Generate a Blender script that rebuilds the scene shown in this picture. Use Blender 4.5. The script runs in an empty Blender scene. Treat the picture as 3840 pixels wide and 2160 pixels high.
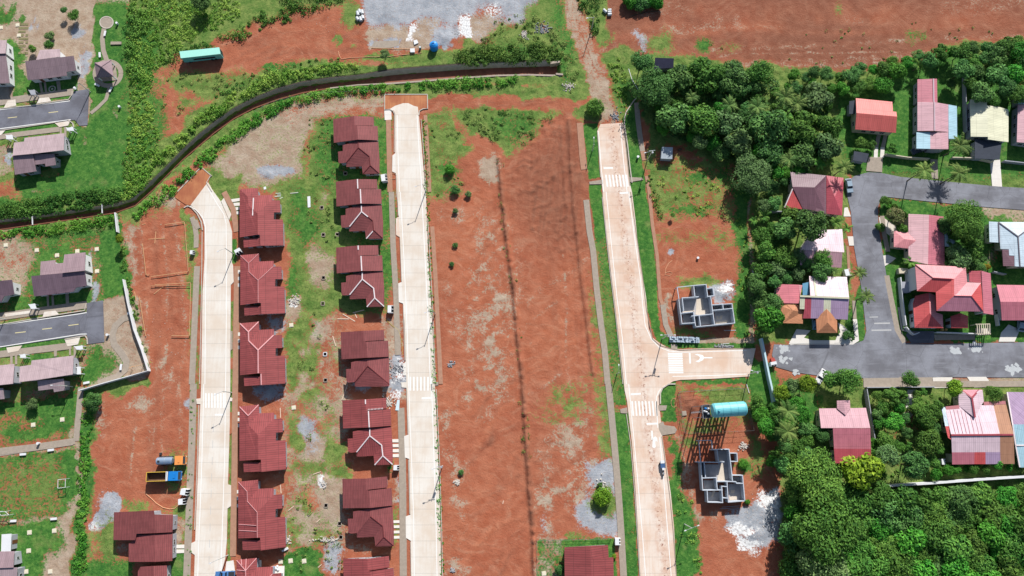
import bpy, math, random
import numpy as np
from mathutils import Vector, Matrix
from mathutils.geometry import tessellate_polygon
R = math.radians
scene = bpy.context.scene
C = scene.collection

# ---------------------------------------------------------------- camera
H = 200.0; TH = R(11.5); FPX = 2653.0
cam_d = bpy.data.cameras.new('camera'); cam = bpy.data.objects.new('camera', cam_d); C.objects.link(cam)
cam.location = (0, 0, H); cam.rotation_euler = (TH, 0, 0)
cam_d.sensor_width = 36; cam_d.lens = 36 * FPX / 3840; cam_d.clip_start = 1; cam_d.clip_end = 6000
scene.camera = cam
# ---------------------------------------------------------------- light
SUN_AZ, SUN_EL = R(17), R(35)
world = bpy.data.worlds.new('World'); scene.world = world; world.use_nodes = True
wn = world.node_tree; bg = wn.nodes['Background']
sky = wn.nodes.new('ShaderNodeTexSky'); sky.sky_type = 'NISHITA'; sky.sun_disc = False
sky.sun_elevation = SUN_EL; sky.sun_rotation = SUN_AZ
wn.links.new(sky.outputs[0], bg.inputs[0]); bg.inputs[1].default_value = 0.075
sd = bpy.data.lights.new('sun', 'SUN'); sd.energy = 5.0; sd.angle = R(0.5); sd.color = (1.0, 0.965, 0.92)
sun = bpy.data.objects.new('sun', sd); C.objects.link(sun)
sdir = Vector((math.sin(SUN_AZ) * math.cos(SUN_EL), math.cos(SUN_AZ) * math.cos(SUN_EL), math.sin(SUN_EL)))
sun.rotation_euler = sdir.to_track_quat('Z', 'Y').to_euler(); sun.location = (60, 200, 150)
scene.view_settings.view_transform = 'Standard'; scene.view_settings.look = 'None'
scene.view_settings.exposure = 0.46; scene.view_settings.gamma = 1
scene.cycles.max_bounces = 5; scene.cycles.diffuse_bounces = 3; scene.cycles.glossy_bounces = 2

# ---------------------------------------------------------------- pixel measurements -> metres on the ground
ct, st = math.cos(TH), math.sin(TH)
def W(px, py, z=0.0):
    """photo pixel (3840 wide) of something at height z -> its place in metres"""
    dx = (px - 1920) / FPX; dy = -(py - 1080) / FPX
    t = (H - z) / (ct - dy * st)
    return Vector((dx * t, (dy * ct + st) * t, z))
class Fr:                                       # a measuring frame: origin and scale
    def __init__(s, ox, oy, k): s.o = (ox, oy, k)
    def __call__(s, x, y, z=0.0):
        ox, oy, k = s.o
        return W(ox + x / k, oy + y / k, z)
def T(c, r): return Fr(960 * c, 720 * r, 2.0125)
def Z(ox, oy, k=4.025): return Fr(ox, oy, k)
OV = Fr(0, 0, 0.670833)

# ---------------------------------------------------------------- materials
def lin(c): 
    c /= 255.0
    return c / 12.92 if c < 0.04045 else ((c + 0.055) / 1.055) ** 2.4
def col(r, g, b, k=1.25): return (min(lin(r) / k, .9), min(lin(g) / k, .9), min(lin(b) / k, .9), 1)
MATS = {}
class N:
    def __init__(s, m): s.m = m; s.t = m.node_tree; s.b = s.t.nodes['Principled BSDF']
    def n(s, kind, **kw):
        nd = s.t.nodes.new(kind)
        for k, v in kw.items():
            if k.startswith('i'): nd.inputs[int(k[1:])].default_value = v
            else: setattr(nd, k, v)
        return nd
    def l(s, a, b): s.t.links.new(a, b)
    def math(s, op, a, b=None, c=None, clamp=False):
        nd = s.n('ShaderNodeMath', operation=op); nd.use_clamp = clamp
        for i, v in enumerate((a, b, c)):
            if v is None: continue
            if isinstance(v, (int, float)): nd.inputs[i].default_value = v
            else: s.l(v, nd.inputs[i])
        return nd.outputs[0]
    def mix(s, f, a, b, mode='MIX'):
        nd = s.n('ShaderNodeMix', data_type='RGBA', blend_type=mode)
        for i, v in ((0, f), (6, a), (7, b)):
            if isinstance(v, (int, float, tuple)): nd.inputs[i].default_value = v
            else: s.l(v, nd.inputs[i])
        return nd.outputs[2]
    def noise(s, vec, scale, detail=4, rough=.6):
        nd = s.n('ShaderNodeTexNoise'); nd.inputs['Scale'].default_value = scale
        nd.inputs['Detail'].default_value = detail; nd.inputs['Roughness'].default_value = rough
        if vec is not None: s.l(vec, nd.inputs['Vector'])
        return nd.outputs[0]
    def ramp(s, f, lo, hi):
        nd = s.n('ShaderNodeMapRange', i1=lo, i2=hi); nd.interpolation_type = 'SMOOTHSTEP'
        s.l(f, nd.inputs[0]); return nd.outputs[0]
def newmat(name, rough=.8, spec=.3, metal=0):
    m = bpy.data.materials.new(name); m.use_nodes = True; q = N(m)
    q.b.inputs['Roughness'].default_value = rough; q.b.inputs['Metallic'].default_value = metal
    q.b.inputs['Specular IOR Level'].default_value = spec
    return q
def plain(name, c, rough=.7, spec=.3, var=.25, scale=1.3, metal=0, bump=0.0, rnd=.0):
    """base colour with soft dirt and weathering"""
    if name in MATS: return MATS[name]
    q = newmat(name, rough, spec, metal)
    geo = q.n('ShaderNodeNewGeometry').outputs['Position']
    f = q.noise(geo, scale, 6, .65); f = q.ramp(f, .3, .75)
    d = tuple(x * (1 - var) for x in c[:3]) + (1,)
    cc = q.mix(f, d, c)
    f2 = q.ramp(q.noise(geo, scale * 7, 3, .6), .35, .7)
    cc = q.mix(f2, q.mix(.7, cc, tuple(x * (1 - var * .8) for x in c[:3]) + (1,)), cc)
    if rnd:
        oi = q.n('ShaderNodeObjectInfo').outputs['Random']
        hs = q.n('ShaderNodeHueSaturation'); q.l(cc, hs.inputs['Color'])
        q.l(q.math('MULTIPLY_ADD', oi, rnd, 1 - rnd / 2), hs.inputs['Value']); cc = hs.outputs[0]
    q.l(cc, q.b.inputs['Base Color'])
    if bump:
        b = q.n('ShaderNodeBump', i0=bump, i1=.05); q.l(f2, b.inputs['Height']); q.l(b.outputs[0], q.b.inputs['Normal'])
    MATS[name] = q.m; return q.m
def roofmat(name, c, kind='tile', pitch=.42, dark=.62, rough=.65, var=.16, rnd=.12, c2=None, spec=.35):
    """kind tile: rows and pans; sheet: ribs that run down the slope (uv is laid in metres along each slope)"""
    if name in MATS: return MATS[name]
    q = newmat(name, rough, spec)
    uv = q.n('ShaderNodeTexCoord').outputs['UV']
    sp = q.n('ShaderNodeSeparateXYZ'); q.l(uv, sp.inputs[0]); u, v = sp.outputs[0], sp.outputs[1]
    geo = q.n('ShaderNodeNewGeometry').outputs['Position']
    def line(x, p, w):
        fr = q.math('FRACT', q.math('DIVIDE', x, p))
        d = q.math('ABSOLUTE', q.math('SUBTRACT', fr, .5))
        return q.ramp(d, .5 - w, .5)
    if kind == 'tile':
        a = line(v, pitch, .30); b = line(u, 1.1, .12)
        ln = q.math('MAXIMUM', a, q.math('MULTIPLY', b, .45))
    else:
        ln = q.math('MULTIPLY', line(u, pitch, .22), .8)
        b = line(v, 3.2, .03); ln = q.math('MAXIMUM', ln, b)
    big = q.ramp(q.noise(geo, .35, 5, .6), .3, .7)
    cells = q.n('ShaderNodeTexNoise'); mp = q.n('ShaderNodeMapping'); mp.inputs['Scale'].default_value = (.9, .12, 1) if kind == 'sheet' else (.25, 1.2, 1)
    q.l(uv, mp.inputs[0]); q.l(mp.outputs[0], cells.inputs[0]); cells.inputs['Scale'].default_value = 1.2; cells.inputs['Detail'].default_value = 5
    streak = q.ramp(cells.outputs[0], .35, .7)
    lo = tuple(x * (1 - var) for x in c[:3]) + (1,)
    cc = q.mix(big, lo, c)
    cell = q.n('ShaderNodeCombineXYZ'); q.l(q.math('FLOOR', q.math('DIVIDE', u, 1.15)), cell.inputs[0]); q.l(q.math('FLOOR', q.math('DIVIDE', v, 2.6)), cell.inputs[1]); q.l(q.n('ShaderNodeObjectInfo').outputs['Random'], cell.inputs[2])
    wn2 = q.n('ShaderNodeTexWhiteNoise', noise_dimensions='3D'); q.l(cell.outputs[0], wn2.inputs['Vector'])      # every sheet has weathered a little differently
    cc = q.mix(q.math('MULTIPLY', wn2.outputs[0], .30), cc, tuple(x * .62 for x in c[:3]) + (1,))
    cc = q.mix(q.math('MULTIPLY', streak, .35), cc, c2 or tuple(min(1, x * 1.25 + .01) for x in c[:3]) + (1,))
    st_ = q.ramp(q.noise(geo, .9, 6, .7), .58, .72)
    cc = q.mix(q.math('MULTIPLY', st_, .42), cc, tuple(x * .45 for x in c[:3]) + (1,))
    cc = q.mix(q.math('MULTIPLY', ln, 1 - dark), cc, (0.02, 0.012, 0.012, 1))
    if rnd:
        oi = q.n('ShaderNodeObjectInfo').outputs['Random']
        hs = q.n('ShaderNodeHueSaturation'); q.l(cc, hs.inputs['Color'])
        q.l(q.math('MULTIPLY_ADD', oi, rnd, 1 - rnd / 2), hs.inputs['Value']); cc = hs.outputs[0]
    q.l(cc, q.b.inputs['Base Color'])
    bp = q.n('ShaderNodeBump', i0=.35, i1=.04); q.l(q.math('SUBTRACT', 1, ln), bp.inputs['Height']); q.l(bp.outputs[0], q.b.inputs['Normal'])
    MATS[name] = q.m; return q.m

# ---------------------------------------------------------------- object helpers
def props(o, label=None, cat=None, group=None, kind=None):
    if label: o['label'] = label
    if cat: o['category'] = cat
    if group: o['group'] = group
    if kind: o['kind'] = kind
    return o
def uvs(me):
    ul = me.uv_layers.new(name='uv')
    for p in me.polygons:
        n = p.normal
        s = Vector((-n.x * n.z, -n.y * n.z, n.x * n.x + n.y * n.y))      # up the slope
        if s.length < 1e-3:
            e = me.vertices[p.vertices[1]].co - me.vertices[p.vertices[0]].co
            s = Vector((e.x, e.y, 0)) if e.length > 0 else Vector((0, 1, 0))
            if abs(s.x) > abs(s.y): s = Vector((-s.y, s.x, 0))
            if s.length < 1e-6: s = Vector((0, 1, 0))
        s.normalize(); t = n.cross(s)
        for li in p.loop_indices:
            co = me.vertices[me.loops[li].vertex_index].co
            ul.data[li].uv = (co.dot(t), co.dot(s))
def mk(name, V, F, mat, parent=None, org=None, uv=False, smooth=False):
    """V in world metres; org is the parent thing's own place"""
    o_ = Vector(org) if org is not None else Vector((0, 0, 0))
    me = bpy.data.meshes.new(name)
    me.from_pydata([tuple(Vector(v) - o_) for v in V], [], F); me.update()
    if uv: uvs(me)
    if smooth:
        for p in me.polygons: p.use_smooth = True
    for m in (mat if isinstance(mat, list) else [mat]): me.materials.append(m)
    o = bpy.data.objects.new(name, me); C.objects.link(o)
    if parent is not None: o.parent = parent
    elif org is not None: o.location = o_
    return o
def empty(name, loc, label, cat, group=None, rz=0):
    o = bpy.data.objects.new(name, None); C.objects.link(o); o.location = loc; o.rotation_euler = (0, 0, rz)
    o.empty_display_size = .5
    return props(o, label, cat, group)
def kids(o): return [c for c in bpy.data.objects if c.parent == o]
def dup(o, loc=None, label=None, rz=None, group=None, parent=None, scale=None, _k=None):
    _k = _k or {}
    if not _k:
        for c in bpy.data.objects:
            if c.parent: _k.setdefault(c.parent.name, []).append(c)
        _k['*'] = 1
    n = o.copy(); C.objects.link(n)
    if parent is not None: n.parent = parent
    if loc is not None: n.location = loc
    if rz is not None: n.rotation_euler = (0, 0, rz)
    if scale is not None: n.scale = scale
    if label: n['label'] = label
    if group: n['group'] = group
    for c in _k.get(o.name, []): dup(c, parent=n, _k=_k)
    return n
class MB:
    """collects boxes, tubes and plates into one mesh"""
    def __init__(s): s.V = []; s.F = []
    def add(s, V, F):
        b = len(s.V); s.V += [Vector(v) for v in V]; s.F += [[i + b for i in f] for f in F]; return s
    def box(s, c, size, rz=0, M=None):
        x, y, z = [k / 2 for k in size]; c = Vector(c); ca, sa = math.cos(rz), math.sin(rz)
        V = []
        for dz in (-z, z):
            for dx, dy in ((-x, -y), (x, -y), (x, y), (-x, y)):
                V.append(c + Vector((dx * ca - dy * sa, dx * sa + dy * ca, dz)))
        return s.add(V, [[3, 2, 1, 0], [4, 5, 6, 7], [0, 1, 5, 4], [1, 2, 6, 5], [2, 3, 7, 6], [3, 0, 4, 7]])
    def bar(s, a, b, w, h=None, up=(0, 0, 1)):
        a, b = Vector(a), Vector(b); h = h or w; d = (b - a).normalized(); u = Vector(up)
        if abs(d.dot(u)) > .99: u = Vector((1, 0, 0))
        sx = d.cross(u).normalized(); sy = sx.cross(d)
        V = [p + sx * i * w / 2 + sy * j * h / 2 for p in (a, b) for i, j in ((-1, -1), (1, -1), (1, 1), (-1, 1))]
        return s.add(V, [[0, 1, 2, 3], [7, 6, 5, 4], [0, 4, 5, 1], [1, 5, 6, 2], [2, 6, 7, 3], [3, 7, 4, 0]])
    def tube(s, pts, r, n=8, cap=True):
        pts = [Vector(p) for p in pts]; rr = r if isinstance(r, (list, tuple)) else [r] * len(pts)
        V = []
        for i, p in enumerate(pts):
            d = (pts[min(i + 1, len(pts) - 1)] - pts[max(i - 1, 0)]).normalized()
            u = Vector((0, 0, 1)) if abs(d.z) < .95 else Vector((1, 0, 0))
            sx = d.cross(u).normalized(); sy = sx.cross(d)
            V += [p + (sx * math.cos(2 * math.pi * k / n) + sy * math.sin(2 * math.pi * k / n)) * rr[i] for k in range(n)]
        F = [[i * n + k, i * n + (k + 1) % n, (i + 1) * n + (k + 1) % n, (i + 1) * n + k] for i in range(len(pts) - 1) for k in range(n)]
        if cap: F += [list(range(n))[::-1], list(range(len(V) - n, len(V)))]
        return s.add(V, F)
    def prism(s, P, z0, z1):
        n = len(P); P = [Vector(p) for p in P]
        a = sum(P[i].x * P[(i + 1) % n].y - P[(i + 1) % n].x * P[i].y for i in range(n))
        if a < 0: P = P[::-1]
        V = [(p.x, p.y, z0) for p in P] + [(p.x, p.y, z1) for p in P]
        return s.add(V, [list(range(n))[::-1], list(range(n, 2 * n))] + [[i, (i + 1) % n, n + (i + 1) % n, n + i] for i in range(n)])
    def mk(s, name, mat, parent=None, org=None, uv=False, smooth=False): return mk(name, s.V, s.F, mat, parent, org, uv, smooth)
def strip(pts, w, fr=OV, z=0.0):
    """a band of width w metres along a measured centre line -> outline"""
    P = [fr(*p, z) for p in pts]; L, Rr = [], []
    for i, p in enumerate(P):
        d = (P[min(i + 1, len(P) - 1)] - P[max(i - 1, 0)]); d.z = 0; d.normalize(); s_ = Vector((-d.y, d.x, 0)) * w / 2
        L.append(p + s_); Rr.append(p - s_)
    return L + Rr[::-1]
def slab(name, P, z0, z1, mat, kind='structure', **kw):
    o = MB().prism(P, z0, z1).mk(name, mat, uv=True); props(o, kind=kind, **kw); return o
def band(pts, w, z0, z1, mat, name, fr=OV):
    """a long low strip built quad by quad (curves well)"""
    b = MB(); O = strip(pts, w, fr); n = len(pts)
    L, Rr = O[:n], O[n:][::-1]
    V = []
    for i in range(n): V += [(L[i].x, L[i].y, z0), (Rr[i].x, Rr[i].y, z0), (Rr[i].x, Rr[i].y, z1), (L[i].x, L[i].y, z1)]
    F = []
    for i in range(n - 1):
        a, c = 4 * i, 4 * i + 4
        F += [[a + 3, a + 2, c + 2, c + 3], [a + 2, a + 1, c + 1, c + 2], [a, a + 3, c + 3, c]]
    F += [[0, 1, 2, 3], [4 * n - 1, 4 * n - 2, 4 * n - 3, 4 * n - 4]]
    b.add(V, F); return b.mk(name, mat, uv=True)
# ================================================================ GROUND
def ovp(pts): return np.array([OV(*p)[:2] for p in pts])
KINDS = ['lawn', 'weed', 'dry', 'gravel', 'white', 'brown', 'orange', 'tilled']
def vnoise(x, y, s, seed):
    rs = np.random.RandomState(seed); g = rs.rand(256, 256)
    x = x / s + 1000; y = y / s + 1000
    xi, yi = np.floor(x).astype(int), np.floor(y).astype(int); fx, fy = x - xi, y - yi
    fx = fx * fx * (3 - 2 * fx); fy = fy * fy * (3 - 2 * fy)
    a = g[xi % 256, yi % 256]; b = g[(xi + 1) % 256, yi % 256]; c = g[xi % 256, (yi + 1) % 256]; d = g[(xi + 1) % 256, (yi + 1) % 256]
    return (a * (1 - fx) + b * fx) * (1 - fy) + (c * (1 - fx) + d * fx) * fy - .5
def sd_poly(px, py, P):
    """signed distance (metres, + inside) from points to polygon P"""
    ins = np.zeros(px.shape, bool); dist = np.full(px.shape, 1e9)
    n = len(P)
    for i in range(n):
        x0, y0 = P[i]; x1, y1 = P[(i + 1) % n]
        ex, ey = x1 - x0, y1 - y0; L = ex * ex + ey * ey + 1e-9
        t = np.clip(((px - x0) * ex + (py - y0) * ey) / L, 0, 1)
        dist = np.minimum(dist, (px - x0 - t * ex) ** 2 + (py - y0 - t * ey) ** 2)
        c = ((y0 > py) != (y1 > py))
        with np.errstate(divide='ignore', invalid='ignore'): xx = (x1 - x0) * (py - y0) / (y1 - y0) + x0
        ins ^= c & (px < xx)
    return np.where(ins, 1, -1) * np.sqrt(dist)
REG = []
def G(kind, pts, s=1.0, f=1.2): REG.append((kind, ovp(pts), s, f))
def E(kind, cx, cy, rx, ry, s=.9, f=None, rot=0):
    P = [(cx + rx * math.cos(a) * math.cos(rot) - ry * math.sin(a) * math.sin(rot), cy + rx * math.cos(a) * math.sin(rot) + ry * math.sin(a) * math.cos(rot)) for a in [k * math.pi / 7 for k in range(14)]]
    REG.append((kind, ovp(P), s, f if f is not None else min(rx, ry) * .11 * .6))
# far surroundings first
G('weed', [(-9000, -4000), (9000, -4000), (9000, 3800), (-9000, 3800)], .8, 5)
G('dirt', [(330, -60), (1440, -60), (2700, -60), (2700, 1500), (-60, 1500), (-60, 560), (330, 560)], 1, 3)
# --- top left estate
G('dry', [(-60, -60), (340, -60), (325, 15), (250, 45), (232, 110), (225, 330), (150, 250), (-60, 260)], .95, 1.5)
G('lawn', [(-60, 25), (35, 20), (62, 40), (55, 50), (-60, 62)], .9, 1)
E('brown', 100, 10, 120, 10, .5)
G('lawn', [(35, 95), (62, 150), (70, 250), (35, 252), (0, 100)], .75, 1.5)
E('gravel', 190, 90, 18, 12, .9); E('gravel', 85, 57, 12, 10, .7); E('gravel', 210, 160, 12, 40, .6)
G('lawn', [(240, 25), (335, 5), (330, 480), (290, 505), (70, 505), (38, 470), (34, 440), (150, 440), (178, 318), (222, 318), (226, 300), (232, 60)], 1, .8)
G('lawn', [(70, 200), (195, 190), (195, 245), (70, 255)], 1, .5)
G('lawn', [(-60, 312), (140, 300), (140, 322), (-60, 345)], 1, .5); G('lawn', [(60, 340), (120, 330), (130, 420), (60, 440)], .9, 1)
G('dry', [(-60, 360), (32, 360), (34, 440), (-60, 450)], .7, 1); E('gravel', 22, 395, 12, 20, .8)
G('dirt', [(-60, 460), (30, 455), (55, 500), (-60, 520)], .7, 1); E('lawn', 10, 520, 60, 25, .9)
E('dry', 220, 350, 14, 14, .5); E('dry', 300, 280, 10, 25, .55); E('dry', 250, 440, 25, 25, .25); E('dirt', 195, 472, 20, 8, .5); E('dry', 120, 480, 50, 8, .5)
# --- rough belt between the estate and the yard
G('weed', [(318, -60), (870, -60), (860, 0), (800, 20), (700, 30), (640, 45), (600, 75), (540, 90), (505, 110), (498, 128), (455, 135), (420, 165), (388, 178), (384, 210), (400, 250), (415, 330), (400, 400), (350, 470), (318, 490)], 1, 2)
E('lawn', 360, 130, 40, 90, .8); E('lawn', 350, 330, 40, 60, .7); E('lawn', 440, 20, 60, 15, .6)
E('dirt', 440, 60, 24, 16, .3); E('dirt', 560, 30, 30, 12, .4); E('lawn', 370, 300, 50, 140, .5, 4)
E('weed', 500, 215, 75, 30, .75, 3); E('weed', 600, 200, 60, 22, .6, 3); E('weed', 460, 260, 40, 30, .5, 3); E('weed', 720, 175, 60, 14, .6, 2); E('weed', 420, 200, 18, 40, .3, 2)
E('dirt', 425, 250, 16, 45, .9, 1.5); E('dirt', 470, 240, 30, 12, .8, 1.5); E('dirt', 520, 262, 25, 10, .8, 1)
E('weed', 850, 103, 14, 12, .9); E('weed', 890, 115, 10, 5, .5)
# --- banks of the channel
G('weed', [(425, 345), (470, 300), (520, 265), (580, 225), (660, 190), (740, 165), (800, 150), (870, 145), (900, 152), (960, 145), (1100, 130), (1300, 100), (1340, 60), (1400, 90), (1470, 180), (1475, 235), (1400, 250), (1200, 235), (1050, 235), (960, 222), (860, 232), (740, 252), (650, 290), (580, 345), (500, 410), (430, 450), (330, 550), (160, 575), (-60, 600), (-60, 520), (100, 510), (290, 500), (350, 450)], 1, 1.6)
E('lawn', 700, 170, 50, 12, .5); E('dirt', 920, 160, 60, 9, .8); E('dirt', 1010, 160, 30, 7, .6); E('dirt', 1200, 212, 60, 8, .7); E('dirt', 1350, 215, 40, 8, .6)
E('lawn', 1280, 120, 60, 25, .7); E('lawn', 1420, 120, 25, 80, .7)
# --- storage yard, top centre
G('gravel', [(925, -60), (1330, -60), (1400, -20), (1360, 60), (1290, 95), (1180, 92), (1060, 100), (935, 62), (915, 40)], .8, 2.5); E('dry', 1090, 60, 60, 14, .7, 2); E('dry', 1230, 60, 60, 30, .65, 3); E('dry', 960, 70, 30, 12, .6, 2); E('orange', 1240, 35, 40, 12, .35, 2); E('dirt', 1190, 10, 60, 8, .3, 2); E('gravel', 1060, 15, 90, 22, .7, 3); E('gravel', 1265, 60, 22, 26, .6, 2)
G('dry', [(935, 70), (1010, 65), (1090, 70), (1120, 100), (1090, 125), (935, 125), (925, 95)], .8, 1.5)
G('dry', [(1150, 55), (1290, 30), (1290, 100), (1170, 110)], .5, 3)
E('gravel', 965, 112, 34, 10, .95); E('white', 1035, 75, 7, 18, .9, 1, .5); E('white', 1170, 75, 14, 30, .8, 1.2, -.3); E('white', 1030, 100, 10, 6, .5)
E('weed', 1290, 95, 50, 30, .8, 3); E('weed', 880, 25, 25, 35, .8, 2); E('weed', 1180, 112, 25, 12, .7); E('weed', 1345, 60, 35, 50, .6, 3); E('white', 1240, 20, 30, 8, .5); E('gravel', 1115, 97, 28, 18, .9); E('gravel', 978, 28, 22, 16, .9)
E('white', 1365, 75, 18, 10, .6); E('white', 1318, 85, 9, 8, .8); E('orange', 1195, 30, 14, 10, .4); E('gravel', 1120, 118, 6, 8, .8); E('brown', 700, 40, 90, 20, .3); E('brown', 640, 110, 60, 20, .2)
# --- yard behind the channel: packed grey red ground
G('weed', [(500, 480), (540, 400), (600, 330), (700, 270), (860, 240), (960, 245), (965, 290), (985, 300), (990, 740), (960, 800), (860, 780), (800, 800), (735, 790), (720, 640), (700, 480), (590, 470), (560, 520)], .9, 2)
G('dry', [(535, 410), (590, 355), (640, 300), (730, 262), (860, 243), (965, 248), (960, 285), (850, 285), (790, 310), (770, 370), (765, 440), (700, 470), (600, 470), (560, 440)], .85, 2.5)
G('dirt', [(700, 285), (760, 262), (860, 252), (965, 255), (965, 288), (860, 285), (770, 300), (740, 320)], .55, 2)
E('gravel', 690, 432, 48, 16, .95, 1.5); E('dirt', 610, 400, 60, 14, .35, 2); E('dry', 620, 370, 30, 40, .5, 3)
G('lawn', [(800, 300), (845, 285), (945, 288), (985, 300), (985, 430), (990, 760), (955, 790), (845, 460), (800, 470)], .6, 2)
E('dirt', 780, 380, 8, 70, .7, 1); E('dry', 1000, 480, 10, 10, .3)
E('lawn', 770, 560, 28, 60, .7, 3); E('lawn', 745, 520, 18, 60, .6, 2); E('dirt', 745, 570, 10, 40, .3, 2); E('dry', 800, 650, 22, 55, .7, 3); E('dry', 815, 690, 40, 60, .75, 3)
E('lawn', 735, 720, 14, 60, .75, 2); E('dirt', 850, 640, 14, 40, .3, 2); E('dry', 812, 500, 18, 30, .5, 2)
G('dirt', [(715, 800), (800, 800), (860, 780), (990, 790), (1010, 1449), (1010, 1500), (600, 1500), (600, 880)], .8, 5)
G('dry', [(720, 800), (850, 790), (865, 1000), (860, 1380), (725, 1380)], .85, 5); G('weed', [(722, 800), (850, 790), (855, 1380), (722, 1380)], .42, 5); E('dirt', 835, 830, 26, 30, .7, 3); E('dirt', 790, 1060, 40, 24, .5, 3); E('dirt', 830, 960, 22, 50, .7, 3); E('dirt', 730, 1215, 20, 40, .6, 3); E('dirt', 760, 1010, 20, 34, .5, 3); E('dry', 745, 770, 24, 28, .8, 2); E('white', 740, 755, 12, 12, .6); E('gravel', 780, 830, 22, 40, .5, 2); E('weed', 760, 830, 24, 40, .6, 2); E('weed', 725, 870, 12, 60, .6, 2); E('dry', 800, 840, 30, 45, .55, 3)
E('weed', 790, 905, 18, 40, .7, 2); E('dirt', 820, 900, 20, 60, .5, 3); E('weed', 730, 930, 16, 40, .6, 2)
E('gravel', 775, 1095, 30, 45, .75, 2.5); E('dry', 790, 1130, 34, 34, .7, 3); E('weed', 745, 1100, 14, 30, .8, 2); E('weed', 790, 990, 24, 16, .6, 2); E('dry', 810, 1015, 20, 34, .4, 3); E('weed', 850, 1135, 24, 18, .9, 1.5)
E('weed', 862, 1180, 16, 16, .9, 1.5); E('dry', 830, 1260, 34, 70, .75, 3); E('weed', 775, 1270, 10, 22, .9, 1.2); E('white', 817, 1208, 10, 14, .7); E('orange', 787, 1250, 22, 30, .6, 2); E('orange', 870, 1175, 10, 8, .8, 1)
E('dry', 760, 1320, 34, 40, .7, 2.5); E('gravel', 840, 1400, 24, 40, .7, 2.5); E('weed', 740, 1340, 14, 30, .6, 2)
G('lawn', [(712, 1386), (770, 1375), (800, 1380), (806, 1500), (700, 1500)], .85, 1.2)
E('orange', 660, 1050, 30, 20, .2); E('brown', 780, 960, 24, 14, .4, 2)
# strip between middle houses and their pavement
G('dry', [(955, 800), (1000, 790), (1015, 960), (1020, 1010), (990, 1000), (960, 960)], .6, 2); E('gravel', 1003, 935, 18, 48, .95, 2); E('white', 1010, 940, 10, 26, .5, 1.5); E('white', 1000, 990, 9, 16, .7, 1); E('gravel', 1003, 970, 14, 18, .9, 2); E('white', 1000, 950, 8, 14, .6, 1)
E('gravel', 1000, 1120, 8, 30, .5, 1); E('gravel', 905, 975, 24, 12, .6, 1); E('weed', 990, 1330, 12, 50, .5, 2); E('gravel', 1000, 1235, 8, 30, .7, 1.5); E('dry', 992, 1230, 14, 40, .4, 2); E('lawn', 985, 1180, 8, 18, .7, 1); E('dry', 915, 1378, 30, 10, .6, 1); E('gravel', 675, 985, 35, 20, .6, 2); E('gravel', 690, 815, 25, 18, .4, 2)
G('lawn', [(583, 600), (597, 600), (597, 660), (583, 660)], .8, .4); G('weed', [(578, 760), (588, 760), (586, 900), (578, 900)], .8, .4); G('weed', [(575, 930), (587, 930), (580, 1449), (573, 1449)], .75, .4)
G('weed', [(545, 440), (600, 440), (600, 560), (585, 560), (560, 480)], .7, 1)
G('orange', [(590, 700), (600, 700), (600, 1449), (583, 1449)], .25, .6)
# --- lot west of the left road
G('weed', [(462, 540), (488, 548), (504, 580), (504, 720), (494, 900), (486, 1100), (476, 1300), (470, 1500), (440, 1500), (465, 1200), (480, 1000), (484, 800)], .55, 1)
E('weed', 445, 1180, 26, 60, .55, 3); E('lawn', 470, 1190, 10, 60, .4, 2); E('weed', 380, 515, 40, 20, .5, 3); E('weed', 455, 540, 8, 20, .7, 1); E('dry', 400, 500, 40, 20, .5, 3); E('dry', 330, 640, 10, 90, .5, 2)
E('orange', 420, 620, 60, 70, .25, 4); E('orange', 340, 1110, 90, 60, .25, 5); E('dry', 360, 1020, 40, 18, .35, 3); E('dry', 390, 1080, 12, 60, .3, 2); E('dry', 420, 930, 20, 50, .25, 3); E('dry', 250, 1060, 20, 40, .25, 3)
G('gravel', [(285, 1240), (300, 1240), (310, 1262), (285, 1300), (258, 1322), (240, 1325), (236, 1308), (252, 1280)], .95, 1); E('gravel', 265, 1262, 20, 16, .5, 2); E('white', 247, 1318, 12, 9, .6, 1)
E('weed', 340, 1270, 24, 18, .6, 2); G('weed', [(262, 1325), (285, 1310), (290, 1410), (330, 1420), (325, 1449), (225, 1449), (235, 1340)], .8, 3); E('weed', 275, 1360, 20, 60, .75, 3); G('lawn', [(205, 1420), (320, 1405), (330, 1500), (190, 1500)], .85, 3); E('dirt', 238, 1380, 22, 26, .6, 3); G('lawn', [(425, 1370), (468, 1370), (465, 1500), (425, 1500)], .85, 1)
E('dry', 445, 1340, 12, 40, .7, 2); E('weed', 450, 1290, 20, 12, .6, 2); E('weed', 400, 1300, 90, 10, .4, 2); E('gravel', 472, 1015, 10, 12, .8, 1); E('dry', 310, 1370, 14, 14, .5, 2)
E('dirt', 410, 1130, 40, 30, .5, 4)
# --- left estate, middle
G('dry', [(-60, 575), (160, 565), (305, 545), (335, 745), (384, 940), (215, 970), (205, 1080), (185, 1500), (-60, 1500)], .85, 1.5); G('weed', [(-60, 585), (300, 550), (325, 745), (215, 760), (215, 970), (-60, 990)], .55, 3); G('weed', [(-60, 1000), (200, 980), (185, 1120), (-60, 1140)], .6, 3)
G('lawn', [(-60, 590), (160, 570), (300, 548), (318, 650), (330, 745), (262, 750), (260, 760), (210, 790), (-60, 800)], .62, 2)
G('dry', [(-60, 605), (50, 595), (78, 610), (82, 680), (60, 740), (-60, 720)], .7, 3); G('dirt', [(-60, 620), (50, 610), (75, 650), (70, 690), (-60, 690)], .45, 4)
G('lawn', [(250, 590), (300, 560), (312, 640), (325, 740), (262, 748), (258, 690)], 1, 1.5); E('gravel', 243, 735, 12, 24, .85, 1.5); E('gravel', 230, 660, 8, 50, .5, 1); E('dirt', 190, 615, 40, 12, .4, 3); E('dry', 250, 640, 10, 40, .5, 2)
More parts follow.
